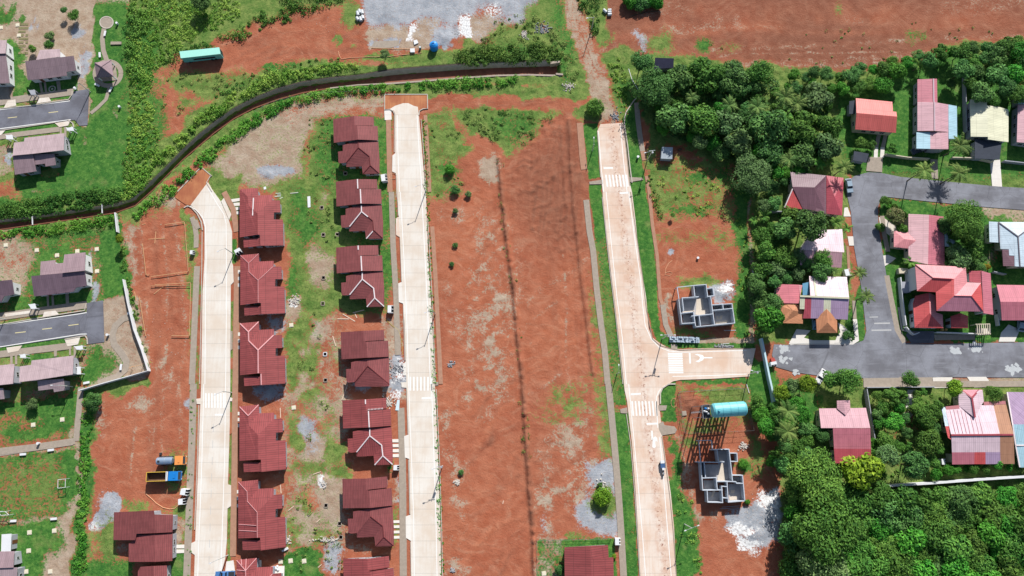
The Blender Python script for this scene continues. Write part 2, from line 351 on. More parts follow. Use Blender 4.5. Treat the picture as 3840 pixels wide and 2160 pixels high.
G('lawn', [(82, 745), (225, 730), (238, 745), (218, 775), (80, 790)], .9, 1)
G('dry', [(262, 752), (326, 744), (352, 830), (380, 935), (340, 950), (230, 968), (215, 955), (262, 870)], .95, .6); G('brown', [(265, 752), (324, 746), (350, 830), (375, 930), (320, 940), (285, 860)], .42, 3)
G('lawn', [(205, 870), (265, 865), (290, 900), (300, 930), (270, 960), (215, 965), (195, 940)], .6, 3)
G('lawn', [(-60, 870), (160, 840), (170, 860), (-60, 905)], .95, .5); G('lawn', [(60, 895), (140, 885), (150, 900), (60, 915)], .8, .5)
G('lawn', [(-60, 1000), (60, 1010), (200, 980), (186, 1110), (-60, 1140)], .75, 2); G('dirt', [(-60, 1060), (55, 1040), (72, 1060), (60, 1110), (-60, 1125)], .75, 3); E('lawn', 30, 1085, 26, 14, .9, 2); E('dirt', 100, 1055, 12, 12, .4, 1)
G('dirt', [(-60, 1115), (180, 1095), (185, 1115), (-60, 1135)], .7, 1)
G('lawn', [(-60, 1145), (190, 1125), (185, 1200), (170, 1295), (-60, 1305)], .85, .8); G('dry', [(20, 1170), (150, 1150), (150, 1280), (-60, 1295), (-60, 1180)], .5, 8); G('weed', [(10, 1160), (160, 1145), (155, 1290), (-60, 1300), (-60, 1170)], .45, 5); G('lawn', [(160, 1130), (186, 1130), (182, 1260), (160, 1260)], .8, 1.5)
G('lawn', [(-60, 1318), (150, 1310), (152, 1370), (110, 1400), (90, 1500), (-60, 1500)], .85, 3); E('lawn', 85, 1370, 28, 26, .9, 2)
G('weed', [(215, 985), (380, 945), (382, 965), (250, 1000), (240, 1060), (228, 1200), (215, 1500), (176, 1500), (192, 1250), (205, 1060)], 1, 1); G('lawn', [(212, 985), (240, 985), (222, 1240), (210, 1500), (182, 1500), (196, 1250)], .8, .8)
E('dry', 192, 1200, 6, 120, .5, 1)
# --- big middle field
G('weed', [(1070, 285), (1150, 270), (1165, 330), (1180, 380), (1130, 420), (1170, 480), (1120, 500), (1080, 490)], .75, 2); E('dirt', 1150, 300, 10, 40, .7, 1.5); E('dirt', 1110, 305, 16, 12, .3, 1)
E('lawn', 1130, 425, 26, 12, .7, 1.5); E('lawn', 1145, 475, 24, 12, .8, 1); E('dry', 1240, 430, 26, 34, .75, 2); E('dry', 1200, 300, 24, 12, .5, 2)
G('weed', [(1150, 275), (1230, 272), (1330, 280), (1420, 285), (1350, 330), (1355, 355), (1310, 378), (1275, 388), (1225, 350), (1185, 340)], 1, 1.5); E('lawn', 1290, 310, 50, 26, .6, 3); E('lawn', 1300, 350, 30, 22, .5, 2)
G('weed', [(1480, 248), (1500, 245), (1545, 275), (1500, 315), (1470, 300), (1440, 290)], .95, 1)
E('orange', 1160, 620, 90, 130, .6, 8); E('orange', 1220, 560, 60, 60, .4, 6); E('orange', 1240, 880, 60, 160, .5, 8); E('orange', 1400, 900, 70, 200, .35, 9); E('orange', 1180, 1300, 90, 120, .35, 8); E('orange', 1150, 1010, 60, 60, .25, 6)
E('dry', 1130, 545, 28, 16, .45, 3); E('dry', 1200, 960, 30, 60, .18, 6); E('dry', 1130, 780, 14, 60, .3, 3); G('dry', [(1190, 520), (1275, 560), (1300, 900), (1250, 1050), (1200, 900)], .2, 9); G('dry', [(1180, 780), (1280, 700), (1290, 860), (1230, 960)], .28, 8); G('brown', [(1310, 760), (1380, 760), (1420, 1100), (1330, 1200)], .22, 10); G('dry', [(1110, 1020), (1160, 1010), (1170, 1449), (1118, 1449)], .18, 5); G('weed', [(1495, 640), (1512, 650), (1545, 1030), (1550, 1180), (1520, 1180), (1505, 1000)], .4, 3)
G('tilled', [(1355, 300), (1440, 285), (1475, 320), (1480, 500), (1490, 640), (1400, 640), (1290, 560), (1260, 440), (1310, 390)], 1, 3); G('brown', [(1310, 385), (1440, 290), (1480, 320), (1490, 620), (1380, 600), (1290, 520)], .5, 8)
G('brown', [(1290, 420), (1470, 330), (1490, 760), (1330, 700)], .25, 14); G('brown', [(1105, 300), (1150, 420), (1130, 760), (1110, 760)], .3, 5); E('orange', 1360, 780, 40, 130, .25, 8); E('orange', 1450, 700, 30, 60, .4, 5)
G('dry', [(1400, 980), (1500, 960), (1548, 1180), (1555, 1345), (1360, 1360), (1350, 1250), (1450, 1180), (1380, 1120)], .2, 6); E('weed', 1420, 1010, 60, 50, .25, 5)
G('gravel', [(1480, 1180), (1535, 1160), (1548, 1230), (1552, 1340), (1500, 1335), (1455, 1290), (1480, 1240)], .85, 2); E('weed', 1515, 1255, 30, 26, .9, 2); E('weed', 1512, 1290, 26, 20, .6, 2); E('gravel', 1495, 1310, 30, 18, .8, 2); E('weed', 1450, 1350, 36, 9, .7, 1.5)
E('gravel', 1368, 1305, 8, 26, .35, 2); E('dry', 1375, 1200, 16, 90, .3, 3); E('weed', 1530, 1050, 16, 90, .35, 3); E('weed', 1500, 850, 16, 160, .3, 3)
G('lawn', [(1352, 1358), (1545, 1352), (1556, 1500), (1352, 1500)], .75, .5); G('dry', [(1352, 1358), (1430, 1356), (1425, 1500), (1352, 1500)], .45, 1)
# --- verges of the right road
G('lawn', [(1466, 312), (1502, 312), (1508, 448), (1480, 452)], 1, .3); G('lawn', [(1482, 463), (1512, 463), (1537, 700), (1578, 1020), (1546, 1022), (1505, 640)], .9, .4); G('lawn', [(1544, 1040), (1580, 1040), (1595, 1250), (1610, 1500), (1574, 1500), (1560, 1250)], .9, .4)
G('dry', [(1500, 640), (1520, 640), (1560, 1000), (1540, 1000)], .3, 1.5); G('weed', [(1490, 600), (1530, 600), (1575, 1010), (1545, 1020)], .6, 2); G('weed', [(1560, 1100), (1590, 1100), (1600, 1449), (1580, 1449)], .45, 3)
G('lawn', [(1566, 300), (1600, 235), (1606, 300), (1618, 440), (1645, 640), (1660, 830), (1700, 868), (1690, 878), (1650, 855), (1630, 780), (1600, 600), (1584, 440)], 1, .4)
G('lawn', [(1680, 1095), (1700, 1100), (1730, 1200), (1755, 1320), (1760, 1500), (1695, 1500), (1690, 1250)], .85, 1.2); G('lawn', [(1660, 985), (1700, 950), (1700, 1060), (1665, 1060)], .9, .5)
# --- plot with the first shell
G('weed', [(1625, 400), (1760, 400), (1870, 410), (1880, 470), (1870, 560), (1760, 540), (1650, 550)], .56, 3); E('lawn', 1790, 440, 60, 26, .6, 3); E('lawn', 1740, 525, 60, 14, .7, 2); E('dirt', 1790, 500, 40, 18, .3, 2)
G('lawn', [(1850, 430), (1890, 440), (1895, 700), (1890, 840), (1850, 850), (1858, 700)], .85, 2); E('weed', 1800, 600, 50, 30, .35, 3); E('weed', 1700, 600, 50, 16, .5, 3); E('weed', 1760, 710, 60, 14, .7, 2); E('dirt', 1720, 620, 40, 40, .4, 4)
G('dry', [(1880, 500), (1892, 500), (1902, 840), (1885, 850)], .6, .6); E('weed', 1740, 840, 60, 12, .7, 2); E('weed', 1640, 430, 16, 60, .8, 2)
E('gravel', 1822, 735, 26, 24, .95, 2); E('white', 1830, 732, 16, 14, .7, 1.5); E('gravel', 1690, 633, 7, 7, .9, .5); E('dry', 1680, 780, 8, 40, .6, 1)
G('dry', [(1755, 850), (1895, 848), (1900, 862), (1760, 864)], .9, .5); G('lawn', [(1700, 862), (1896, 862), (1900, 874), (1700, 876)], .9, .4)
# --- top right
G('brown', [(1500, 20), (1540, -60), (2800, -60), (2800, 100), (2450, 95), (2200, 170), (1980, 175), (1850, 150), (1700, 130), (1620, 140), (1560, 120), (1520, 130)], .85, 3)
G('dirt', [(1560, 30), (1900, 20), (1900, 120), (1640, 130)], .35, 10); E('orange', 2400, 60, 200, 30, .15, 8)
G('dry', [(1392, -60), (1432, -60), (1472, 60), (1498, 130), (1530, 210), (1552, 300), (1508, 308), (1480, 240), (1462, 180), (1440, 100)], .6, 1.2); G('orange', [(1400, -60), (1430, -60), (1472, 60), (1498, 130), (1512, 200), (1475, 200), (1440, 80)], .2, 1); G('dry', [(1500, 220), (1532, 215), (1552, 300), (1508, 308)], .6, 1.5)
G('weed', [(1385, -60), (1398, -60), (1450, 120), (1470, 190), (1478, 236), (1440, 246), (1420, 140), (1380, 60), (1350, 0)], .95, 1.2); G('lawn', [(1388, -20), (1400, -20), (1450, 130), (1440, 170), (1400, 60)], .6, 1.5)
G('weed', [(1438, -60), (1545, -60), (1530, 30), (1520, 60), (1545, 95), (1505, 112), (1478, 50)], .95, 1.5)
G('gravel', [(1585, 75), (1620, 85), (1632, 100), (1615, 125), (1600, 100)], .8, 1.5); E('weed', 1660, 105, 36, 20, .8, 3); E('lawn', 1770, 112, 22, 16, .8, 2); E('weed', 1840, 115, 24, 12, .4, 3); E('lawn', 2300, 92, 20, 14, .6, 2); E('weed', 2110, 30, 12, 6, .6)
G('weed', [(1512, 130), (1560, 115), (1600, 130), (1620, 200), (1620, 240), (1590, 260), (1565, 300), (1545, 240)], .9, 1.5); G('lawn', [(1530, 200), (1600, 190), (1600, 250), (1570, 290)], .5, 2)
E('dirt', 1575, 100, 40, 16, .4, 2)
# --- wooded lots on the right: dark green understorey
G('weed', [(1600, 140), (1700, 135), (1850, 160), (1980, 180), (2200, 172), (2420, 110), (2800, 100), (2800, 500), (2220, 500), (2130, 440), (2130, 560), (2140, 860), (1900, 860), (1895, 520), (1870, 420), (1640, 400), (1620, 260)], 1, 1.5)
G('lawn', [(2120, 240), (2240, 200), (2300, 145), (2420, 130), (2450, 200), (2640, 230), (2640, 450), (2230, 440), (2140, 420), (2110, 330)], .95, 2); G('dirt', [(2290, 150), (2420, 120), (2420, 130), (2320, 165)], .9, .8); G('dirt', [(1650, 370), (1740, 365), (1790, 400), (1660, 410)], .9, 2); E('dirt', 1680, 350, 10, 30, .6, 1)
G('lawn', [(2220, 500), (2640, 530), (2640, 860), (2220, 860)], .9, 1); E('dry', 2500, 640, 20, 50, .5, 2); G('dry', [(2480, 500), (2640, 520), (2640, 560), (2480, 540)], .8, 1)
G('lawn', [(1880, 880), (1945, 930), (1965, 1000), (2000, 1060), (1930, 1090), (1890, 1050), (1885, 960), (1700, 960), (1700, 950), (1890, 942)], 1, 1)
G('lawn', [(2130, 800), (2170, 700), (2175, 860), (2120, 870)], .9, .6)
# --- lower right: tank compound, second shell, woods
G('weed', [(1700, 978), (1885, 970), (1900, 1080), (1710, 1090)], .6, 2); E('dirt', 1745, 1030, 40, 40, .9, 2); E('brown', 1738, 1022, 30, 28, .7, 2); E('dirt', 1840, 1070, 40, 24, .6, 3)
G('dirt', [(1690, 1090), (1930, 1085), (1975, 1200), (1975, 1500), (1760, 1500), (1745, 1300), (1710, 1180)], .85, 2); G('dry', [(1692, 1085), (1712, 1085), (1730, 1180), (1752, 1290), (1800, 1310), (1780, 1320), (1745, 1310), (1718, 1200)], .4, 1.5)
E('weed', 1900, 1150, 24, 50, .6, 3); E('lawn', 1870, 1170, 18, 14, .8, 1.5); E('weed', 1730, 1110, 24, 14, .5, 2)
G('gravel', [(1905, 1250), (1950, 1235), (1980, 1250), (1975, 1330), (1920, 1380), (1880, 1390), (1858, 1340), (1825, 1325), (1840, 1300), (1880, 1290)], .95, 1.5); E('white', 1925, 1260, 20, 14, .8, 2); E('white', 1865, 1335, 30, 14, .75, 2); E('white', 1890, 1375, 26, 12, .75, 2); E('white', 1945, 1310, 14, 20, .6, 2)
G('weed', [(1960, 1000), (2050, 960), (2640, 960), (2640, 1500), (1975, 1500), (1965, 1200)], 1, 2); G('dirt', [(2180, 990), (2300, 985), (2330, 1180), (2220, 1190)], .4, 4); G('lawn', [(1965, 960), (2060, 990), (2060, 1060), (1990, 1060)], .8, 1.5)
G('dry', [(2180, 955), (2640, 950), (2640, 972), (2180, 974)], .8, .6)

# uneven grid: 0.42 m squares where the photo looks, growing out to the horizon
def axis(a, b, h, far=2600):
    c = list(np.arange(a, b + 1e-6, h)); d = h
    L, Rr = [a], [b]
    while L[-1] > -far: d *= 1.35; L.append(L[-1] - d)
    d = h
    while Rr[-1] < far: d *= 1.35; Rr.append(Rr[-1] + d)
    return np.array(sorted(set(L[1:])) + c + Rr[1:])
gx, gy = axis(-168, 168, .42), axis(-52, 118, .42)
GX, GY = np.meshgrid(gx, gy); fx, fy = GX.ravel(), GY.ravel()
wx = fx + 2.6 * vnoise(fx, fy, 5, 1) + 1.5 * vnoise(fx, fy, 1.7, 2) + 1.0 * vnoise(fx, fy, .75, 12)
wy = fy + 2.6 * vnoise(fx, fy, 5, 3) + 1.5 * vnoise(fx, fy, 1.7, 4) + 1.0 * vnoise(fx, fy, .75, 14)
wts = np.zeros((len(fx), 8))
pn = vnoise(fx, fy, 3.1, 21) + .6 * vnoise(fx, fy, 1.1, 22)
for kind, P, s, f in REG:
    m = f + 3
    sel = np.where((wx > P[:, 0].min() - m) & (wx < P[:, 0].max() + m) & (wy > P[:, 1].min() - m) & (wy < P[:, 1].max() + m))[0]
    if not len(sel): continue
    sharp = f <= .6
    qx, qy = (fx[sel] * .75 + wx[sel] * .25, fy[sel] * .75 + wy[sel] * .25) if sharp else (wx[sel], wy[sel])
    a = np.clip(sd_poly(qx, qy, P) / (2 * f) + .5, 0, 1); a = a * a * (3 - 2 * a)
    if s < .85 and kind != 'orange' and kind != 'brown': a = a * np.clip(s + pn[sel] * 1.0 * (1 - s), 0, 1)
    else: a = a * s
    wts[sel] *= (1 - a)[:, None]
    if kind != 'dirt': wts[sel, KINDS.index(kind)] += a
# wheel tracks, wash lines, furrows and painted ridge shadows drawn over the soils
FUR = []
BERM = [(1255, 400), (1262, 480), (1275, 600), (1292, 720), (1303, 850), (1316, 970), (1324, 1100), (1332, 1230), (1342, 1340), (1346, 1500)]
def GL(kind, pts, w, s):
    P = ovp(pts); m = w + 1; s_ = np.where((fx > P[:, 0].min() - m) & (fx < P[:, 0].max() + m) & (fy > P[:, 1].min() - m) & (fy < P[:, 1].max() + m))[0]
    if not len(s_): return
    qx, qy = fx[s_] + .5 * vnoise(fx[s_], fy[s_], 2.5, 71), fy[s_] + .5 * vnoise(fx[s_], fy[s_], 2.5, 72); d = np.full(len(s_), 1e9)
    for i in range(len(P) - 1):
        x0, y0 = P[i]; ex, ey = P[i + 1] - P[i]; L = ex * ex + ey * ey + 1e-9; t = np.clip(((qx - x0) * ex + (qy - y0) * ey) / L, 0, 1)
        d = np.minimum(d, np.hypot(qx - x0 - t * ex, qy - y0 - t * ey))
    a = np.clip(1 - d / w, 0, 1) * s * np.clip(.75 + 1.2 * vnoise(qx, qy, 3, 73), 0, 1.2); a *= np.clip(1 - wts[s_, 0] - wts[s_, 1] * .7, 0, 1)
    if kind == 'relief': FUR.append((s_, a)); return
    wts[s_] *= (1 - a)[:, None]; wts[s_, KINDS.index(kind)] += a
rg = random.Random(12)
def wav(pts, j): return [(x + rg.uniform(-j, j), y + rg.uniform(-j, j)) for x, y in pts]
for k in range(26):                                  # wash lines running off the orange strip
    y = 480 + k * 36 + rg.uniform(-14, 14); x = 1270 + (y - 480) * .05; l = rg.uniform(60, 150); pts = wav([(x, y), (x - l * .3, y + 10 + rg.random() * 20), (x - l * .65, y + 40 + rg.random() * 40), (x - l, y + 90 + rg.random() * 50)], 5)
    GL(rg.choice(['dry', 'brown', 'orange', 'brown']), pts, rg.uniform(.5, 1.4), rg.uniform(.2, .5)); GL('relief', pts, .6, .5)
for k in range(12):
    y = 700 + k * 58; x = 1310 + (y - 700) * .05; pts = wav([(x + 10, y + 60), (x + 60, y + 25), (x + 130, y - 20), (x + 175, y - 60)], 8)
    GL(rg.choice(['brown', 'dry', 'orange']), pts, rg.uniform(.5, 1.6), rg.uniform(.2, .42)); GL('relief', pts, .7, .3)
for k in range(9):                                   # furrows of the churned corner
    x = 1350 + k * 13; pts = wav([(x + 50 - k * 5, 305 + abs(4 - k) * 4), (x + 20, 360), (x + 4, 430), (x, 500), (x - 8, 580)], 4); GL('brown', pts, .55, .55); GL('relief', pts, .7, 1)
for k in range(16):
    x, y = rg.uniform(1300, 1440), rg.uniform(400, 640); pts = wav([(x, y), (x + 18, y - 10), (x + 36, y - 6), (x + 50, y - 22)], 4); GL('brown', pts, .5, .6); GL('relief', pts, .6, 1.2)
for k in range(8):
    x = 1380 + k * 12; pts = wav([(x, 640), (x + 8, 760), (x + 14, 900), (x + 20, 1010)], 5); GL(rg.choice(['brown', 'orange', 'dry']), pts, .6, .3)
for dx in (-7, 7):
    GL('brown', [(1418 + dx, -10), (1450 + dx, 70), (1480 + dx, 150), (1505 + dx, 210), (1528 + dx, 300)], .5, .6); GL('dry', [(1404 + dx, -10), (1440 + dx, 80), (1472 + dx, 170), (1500 + dx, 250)], .6, .35)
    GL('brown', [(1480, 215 + dx), (1400, 252 + dx * .6), (1300, 262 + dx * .6), (1180, 262 + dx * .6), (1080, 256 + dx * .6)], .5, .5); GL('dry', [(960, 258 + dx), (860, 258 + dx), (760, 282 + dx), (680, 330 + dx), (600, 380 + dx), (545, 420)], .6, .5); GL('dry', [(1505, 135 + dx * .5), (1560, 105 + dx), (1640, 80 + dx), (1760, 70 + dx), (1860, 40 + dx)], .8, .35)
for k in range(14):
    y = -5 + k * 12; pts = wav([(1600 + k * 10, y + 30), (1850, y + 12), (2100, y + 4), (2350, y - 8), (2600, y - 10)], 14); GL(rg.choice(['orange', 'dirt' if False else 'dry', 'brown']), pts, rg.uniform(.6, 1.6), rg.uniform(.15, .35))
for k in range(10): pts = wav([(560 + k * 8, 60 + k * 12), (700, 30 + k * 11), (800, 40 + k * 10), (920, 90 + k * 4)], 8); GL(rg.choice(['orange', 'brown', 'brown']), pts, rg.uniform(.5, 1.3), .35)
for k in range(10): x = 345 + k * 13; pts = wav([(x, 560), (x + 6, 700), (x + 12, 850), (x + 4, 980), (x - 20 + k * 4, 1100), (x - 30 + k * 6, 1200)], 8); GL(rg.choice(['orange', 'brown', 'dry']), pts, rg.uniform(.5, 1.5), .28)
GL('brown', BERM, 1.3, .75); GL('brown', [(1434, 300), (1448, 540), (1464, 690), (1480, 820), (1494, 940)], .8, .7)  # brown bands also paint in the dark shadow lines of the two ridges
for k in range(8): x = 1650 + k * 30; pts = wav([(x, 560), (x + 12, 610), (x - 6, 680)], 12); GL('orange', pts, 1, .3)
# relief
CH_N = [(1406, 152), (1330, 156), (1250, 158), (1160, 163), (1060, 170), (980, 177), (900, 184), (830, 190), (760, 200), (700, 216), (640, 240), (590, 266), (540, 300), (500, 332), (460, 370), (420, 412), (380, 450), (335, 492), (290, 508), (200, 522), (100, 536), (0, 548), (-80, 556)]
CH_S = [(1410, 188), (1330, 186), (1250, 188), (1160, 194), (1060, 202), (980, 208), (900, 212), (830, 220), (760, 232), (700, 248), (640, 270), (590, 296), (540, 332), (500, 366), (460, 400), (420, 440), (385, 476), (340, 516), (290, 534), (200, 548), (100, 562), (0, 576), (-80, 584)]
CH_N = [(n_[0] + (s_[0] - n_[0]) * k_, n_[1] + (s_[1] - n_[1]) * k_) for n_, s_ in zip(CH_N, CH_S) for k_ in [.0 if n_[0] > 900 else .22]]
chp = ovp(CH_N + CH_S[::-1])
zz = np.zeros(len(fx))
sel = np.where((fx > -170) & (fx < 45) & (fy > 20) & (fy < 120))[0]
sdc = sd_poly(fx[sel], fy[sel], chp); zz[sel] = -2.1 * np.clip((sdc + .3) / 1.0, 0, 1)
core = (np.abs(fx) < 170) & (fy > -54) & (fy < 120)
def line_ridge(pts, h, w, jit=.5, seed=5):
    P = ovp(pts); d = np.full(len(fx), 1e9)
    for i in range(len(P) - 1):
        x0, y0 = P[i]; ex, ey = P[i + 1] - P[i]; L = ex * ex + ey * ey
        t = np.clip(((fx - x0) * ex + (fy - y0) * ey) / L, 0, 1)
        d = np.minimum(d, np.hypot(fx - x0 - t * ex, fy - y0 - t * ey))
    j = 1 + 2 * jit * (vnoise(fx, fy, 1.3, seed) + vnoise(fx, fy, .6, seed + 1) * .6)
    return h * np.clip(1 - d / w, 0, 1) ** 1.3 * np.clip(j, 0.1, 2)
dirtw = np.clip(1 - wts[:, 0] - wts[:, 2] * .5 - wts[:, 3] * .5, 0, 1)
zz += line_ridge(BERM, 1.0, 1.0, .4, 31)
zz += line_ridge([(1432, 300), (1436, 420), (1446, 540), (1462, 690), (1478, 820), (1492, 940)], .75, .75, .2, 33)
zz += line_ridge([(1412, 310), (1418, 420), (1424, 520)], .3, .8, .2, 36)
# rills: along flow lines
sel = core & (wts[:, 7] > .01)
u = fx + .5 * vnoise(fx, fy, 6, 41) * 6; r1 = np.abs(np.sin(u * 1.1 + 4 * vnoise(fx, fy, 9, 42)))
zz += sel * wts[:, 7] * (.38 * (1 - r1) ** 3 * (vnoise(fx, fy, 4, 43) + .6) + .3 * np.clip(vnoise(fx, fy, 1.2, 44) * 2 - .25, 0, 1))
fieldp = ovp([(1085, 290), (1440, 290), (1500, 640), (1550, 1449), (1550, 1520), (1110, 1520), (1100, 900)])
inf = np.clip(sd_poly(np.where(core, fx, 999), np.where(core, fy, 999), fieldp) / 3, 0, 1) * core
v = fy + .45 * fx + 5 * vnoise(fx, fy, 14, 45) + 1.6 * vnoise(fx, fy, 3.5, 46)
rill = np.clip(vnoise(v, v * 0 + fx * .18, .9, 47) * 2.2, -1, 1)
zz += inf * dirtw * (.035 * rill * np.clip(.4 + 2 * vnoise(fx, fy, 12, 48), 0, 1.2))
for s_, a in FUR: zz[s_] += .16 * a
zz += core * (.10 * vnoise(fx, fy, 2.2, 51) + .06 * vnoise(fx, fy, .8, 52)) * dirtw * (zz > -.05)
zz += core * wts[:, 1] * (.3 * vnoise(fx, fy, 1.6, 53) + .22 * vnoise(fx, fy, .7, 54))
# heaps of spoil and sand
def heap(cx, cy, r, h):
    c = OV(cx, cy); d = np.hypot(fx - c.x, fy - c.y) * (1 + .5 * vnoise(fx, fy, 1.5, 60)); return h * np.clip(1 - d / r, 0, 1)
for a in ((978, 28, 2.8, 1.3), (1115, 97, 3.6, 1.0), (1738, 1018, 3.6, .9), (1752, 1005, 2, .7), (1925, 1285, 4.5, .6), (1890, 1340, 4, .5), (270, 1275, 3.2, .5), (1822, 735, 3, .6), (1003, 950, 2.2, .35), (675, 437, 1.5, .5), (817, 1208, 1.6, .5), (870, 1175, 1.2, .5), (33, 398, 1.3, .5)): zz += heap(*a) * (.8 + .6 * vnoise(fx, fy, .7, 61))
# keep paved areas level and just above the soil
PAVED = []
ny, nx = len(gy), len(gx)
def build_ground(mat):
    global zz
    for P in PAVED:
        P = np.array([(p.x, p.y) for p in P]); s_ = np.where((fx > P[:, 0].min() - 2) & (fx < P[:, 0].max() + 2) & (fy > P[:, 1].min() - 2) & (fy < P[:, 1].max() + 2))[0]
        a = np.clip(sd_poly(fx[s_], fy[s_], P) / .5 + 1.3, 0, 1); zz[s_] = zz[s_] * (1 - a) + np.minimum(zz[s_], -.06) * a
    me = bpy.data.meshes.new('ground')
    me.vertices.add(nx * ny); me.vertices.foreach_set('co', np.stack([fx, fy, zz], 1).ravel())
    i, j = np.meshgrid(np.arange(nx - 1), np.arange(ny - 1)); a = (j * nx + i).ravel()
    q = np.stack([a, a + 1, a + nx + 1, a + nx], 1).ravel(); nf = len(a)
    me.loops.add(nf * 4); me.polygons.add(nf)
    me.loops.foreach_set('vertex_index', q); me.polygons.foreach_set('loop_start', np.arange(0, nf * 4, 4))
    me.polygons.foreach_set('use_smooth', np.ones(nf, bool)); me.update(calc_edges=True)
    for k, nm in ((0, 'soilA'), (1, 'soilB')):
        at = me.attributes.new(nm, 'FLOAT_COLOR', 'POINT'); at.data.foreach_set('color', wts[:, 4 * k:4 * k + 4].ravel())
    me.materials.append(mat); o = bpy.data.objects.new('ground', me); C.objects.link(o); props(o, kind='structure')
    return o
def zat(p):
    i = np.searchsorted(gx, p.x) - 1; j = np.searchsorted(gy, p.y) - 1; return float(zz[j * nx + i])

def ground_material():
    q = newmat('ground_soil', .95, .15); pos = q.n('ShaderNodeNewGeometry').outputs['Position']
    A = q.n('ShaderNodeAttribute', attribute_name='soilA'); B = q.n('ShaderNodeAttribute', attribute_name='soilB')
    sa = q.n('ShaderNodeSeparateColor'); q.l(A.outputs['Color'], sa.inputs[0]); sb = q.n('ShaderNodeSeparateColor'); q.l(B.outputs['Color'], sb.inputs[0])
    w = dict(lawn=sa.outputs[0], weed=sa.outputs[1], dry=sa.outputs[2], gravel=A.outputs['Alpha'], white=sb.outputs[0], brown=sb.outputs[1], orange=sb.outputs[2])
    n1 = q.noise(pos, .045, 6, .6); n2 = q.noise(pos, .35, 6, .65); n3 = q.noise(pos, 1.6, 5, .7); n4 = q.noise(pos, 5, 4, .75)
    mp = q.n('ShaderNodeMapping'); mp.inputs['Rotation'].default_value = (0, 0, R(24)); mp.inputs['Scale'].default_value = (.45, 1.1, 1); wv = q.n('ShaderNodeTexNoise'); wv.inputs['Scale'].default_value = .07; q.l(pos, wv.inputs[0]); va = q.n('ShaderNodeVectorMath', operation='MULTIPLY_ADD'); q.l(wv.outputs['Color'], va.inputs[0]); va.inputs[1].default_value = (22, 22, 0); q.l(pos, va.inputs[2]); q.l(va.outputs[0], mp.inputs[0])
    n5 = q.noise(mp.outputs[0], .5, 7, .6)
    def two(f, lo, hi, a, b): return q.mix(q.ramp(f, lo, hi), a, b)
    dirt = two(n1, .35, .68, col(164, 90, 64), col(182, 112, 82)); dirt = q.mix(.5, dirt, two(n2, .3, .7, col(158, 88, 64), col(188, 122, 94)))
    dirt = q.mix(q.math('MULTIPLY', q.ramp(n5, .5, .72), .45), dirt, col(196, 146, 118)); dirt = q.mix(q.math('MULTIPLY', q.ramp(n5, .48, .25), .3), dirt, col(146, 84, 64))
    dirt = q.mix(q.math('MULTIPLY', q.ramp(n4, .6, .75), .3), dirt, col(205, 165, 140)); dirt = q.mix(q.math('MULTIPLY', q.ramp(n4, .42, .28), .35), dirt, col(120, 66, 50))
    brown = q.mix(q.ramp(n2, .3, .7), col(124, 78, 60), col(142, 96, 76)); brown = q.mix(q.math('MULTIPLY', q.ramp(n5, .45, .7), .5), brown, col(156, 110, 88))
    brown = q.mix(q.math('MULTIPLY', q.ramp(n4, .42, .3), .35), brown, col(112, 66, 50))
    orange = q.mix(q.ramp(n2, .3, .7), col(180, 104, 72), col(192, 124, 94)); orange = q.mix(q.math('MULTIPLY', q.ramp(n5, .5, .7), .5), orange, col(212, 150, 116))
    lawn = q.mix(q.ramp(n1, .35, .65), col(44, 108, 38), col(68, 128, 48)); lawn = q.mix(.6, lawn, q.mix(q.ramp(n2, .3, .7), col(46, 100, 40), col(104, 146, 66)))
    n6 = q.noise(pos, .9, 7, .8); lawn = q.mix(q.math('MULTIPLY', q.ramp(n6, .52, .4), .6), lawn, col(38, 86, 36)); lawn = q.mix(q.math('MULTIPLY', q.ramp(n6, .52, .66), .65), lawn, col(126, 160, 80)); lawn = q.mix(q.math('MULTIPLY', q.ramp(n4, .55, .7), .4), lawn, col(140, 168, 96))
    lawn = q.mix(q.math('MULTIPLY', q.ramp(q.noise(pos, .16, 5, .6), .56, .72), .55), lawn, col(140, 150, 88))
    weed = q.mix(q.ramp(n2, .3, .7), col(88, 124, 54), col(140, 156, 84)); weed = q.mix(q.math('MULTIPLY', q.ramp(n3, .5, .36), .6), weed, col(64, 96, 42))
    weed = q.mix(q.math('MULTIPLY', q.ramp(n3, .58, .7), .5), weed, col(160, 142, 100)); weed = q.mix(q.math('MULTIPLY', q.ramp(n4, .5, .35), .6), weed, col(44, 64, 32))
    dry = q.mix(q.ramp(n2, .3, .7), col(164, 138, 116), col(190, 172, 152)); dry = q.mix(q.math('MULTIPLY', q.ramp(n3, .5, .7), .5), dry, col(150, 138, 108)); dry = q.mix(q.math('MULTIPLY', q.ramp(n4, .45, .3), .5), dry, col(128, 96, 76))
    grav = q.mix(q.ramp(n2, .3, .7), col(150, 156, 164), col(182, 186, 192)); grav = q.mix(q.math('MULTIPLY', q.ramp(n3, .5, .68), .5), grav, col(184, 164, 152)); grav = q.mix(q.math('MULTIPLY', q.ramp(n4, .48, .32), .6), grav, col(112, 112, 118))
    white = q.mix(q.ramp(n3, .3, .6), col(190, 188, 186), col(244, 244, 242))
    c = dirt; hard = q.ramp(q.math('MULTIPLY_ADD', n3, .5, q.math('MULTIPLY_ADD', n4, .25, q.math('MULTIPLY', n2, .25))), .36, .64)
    acc = None
    cols = dict(brown=brown, orange=orange, dry=dry, gravel=grav, white=white, weed=weed, lawn=lawn)
    # each soil covers by its share; noise breaks the borders up
    tot = {}
    for k in ('brown', 'orange'): c = q.mix(w[k], c, cols[k])
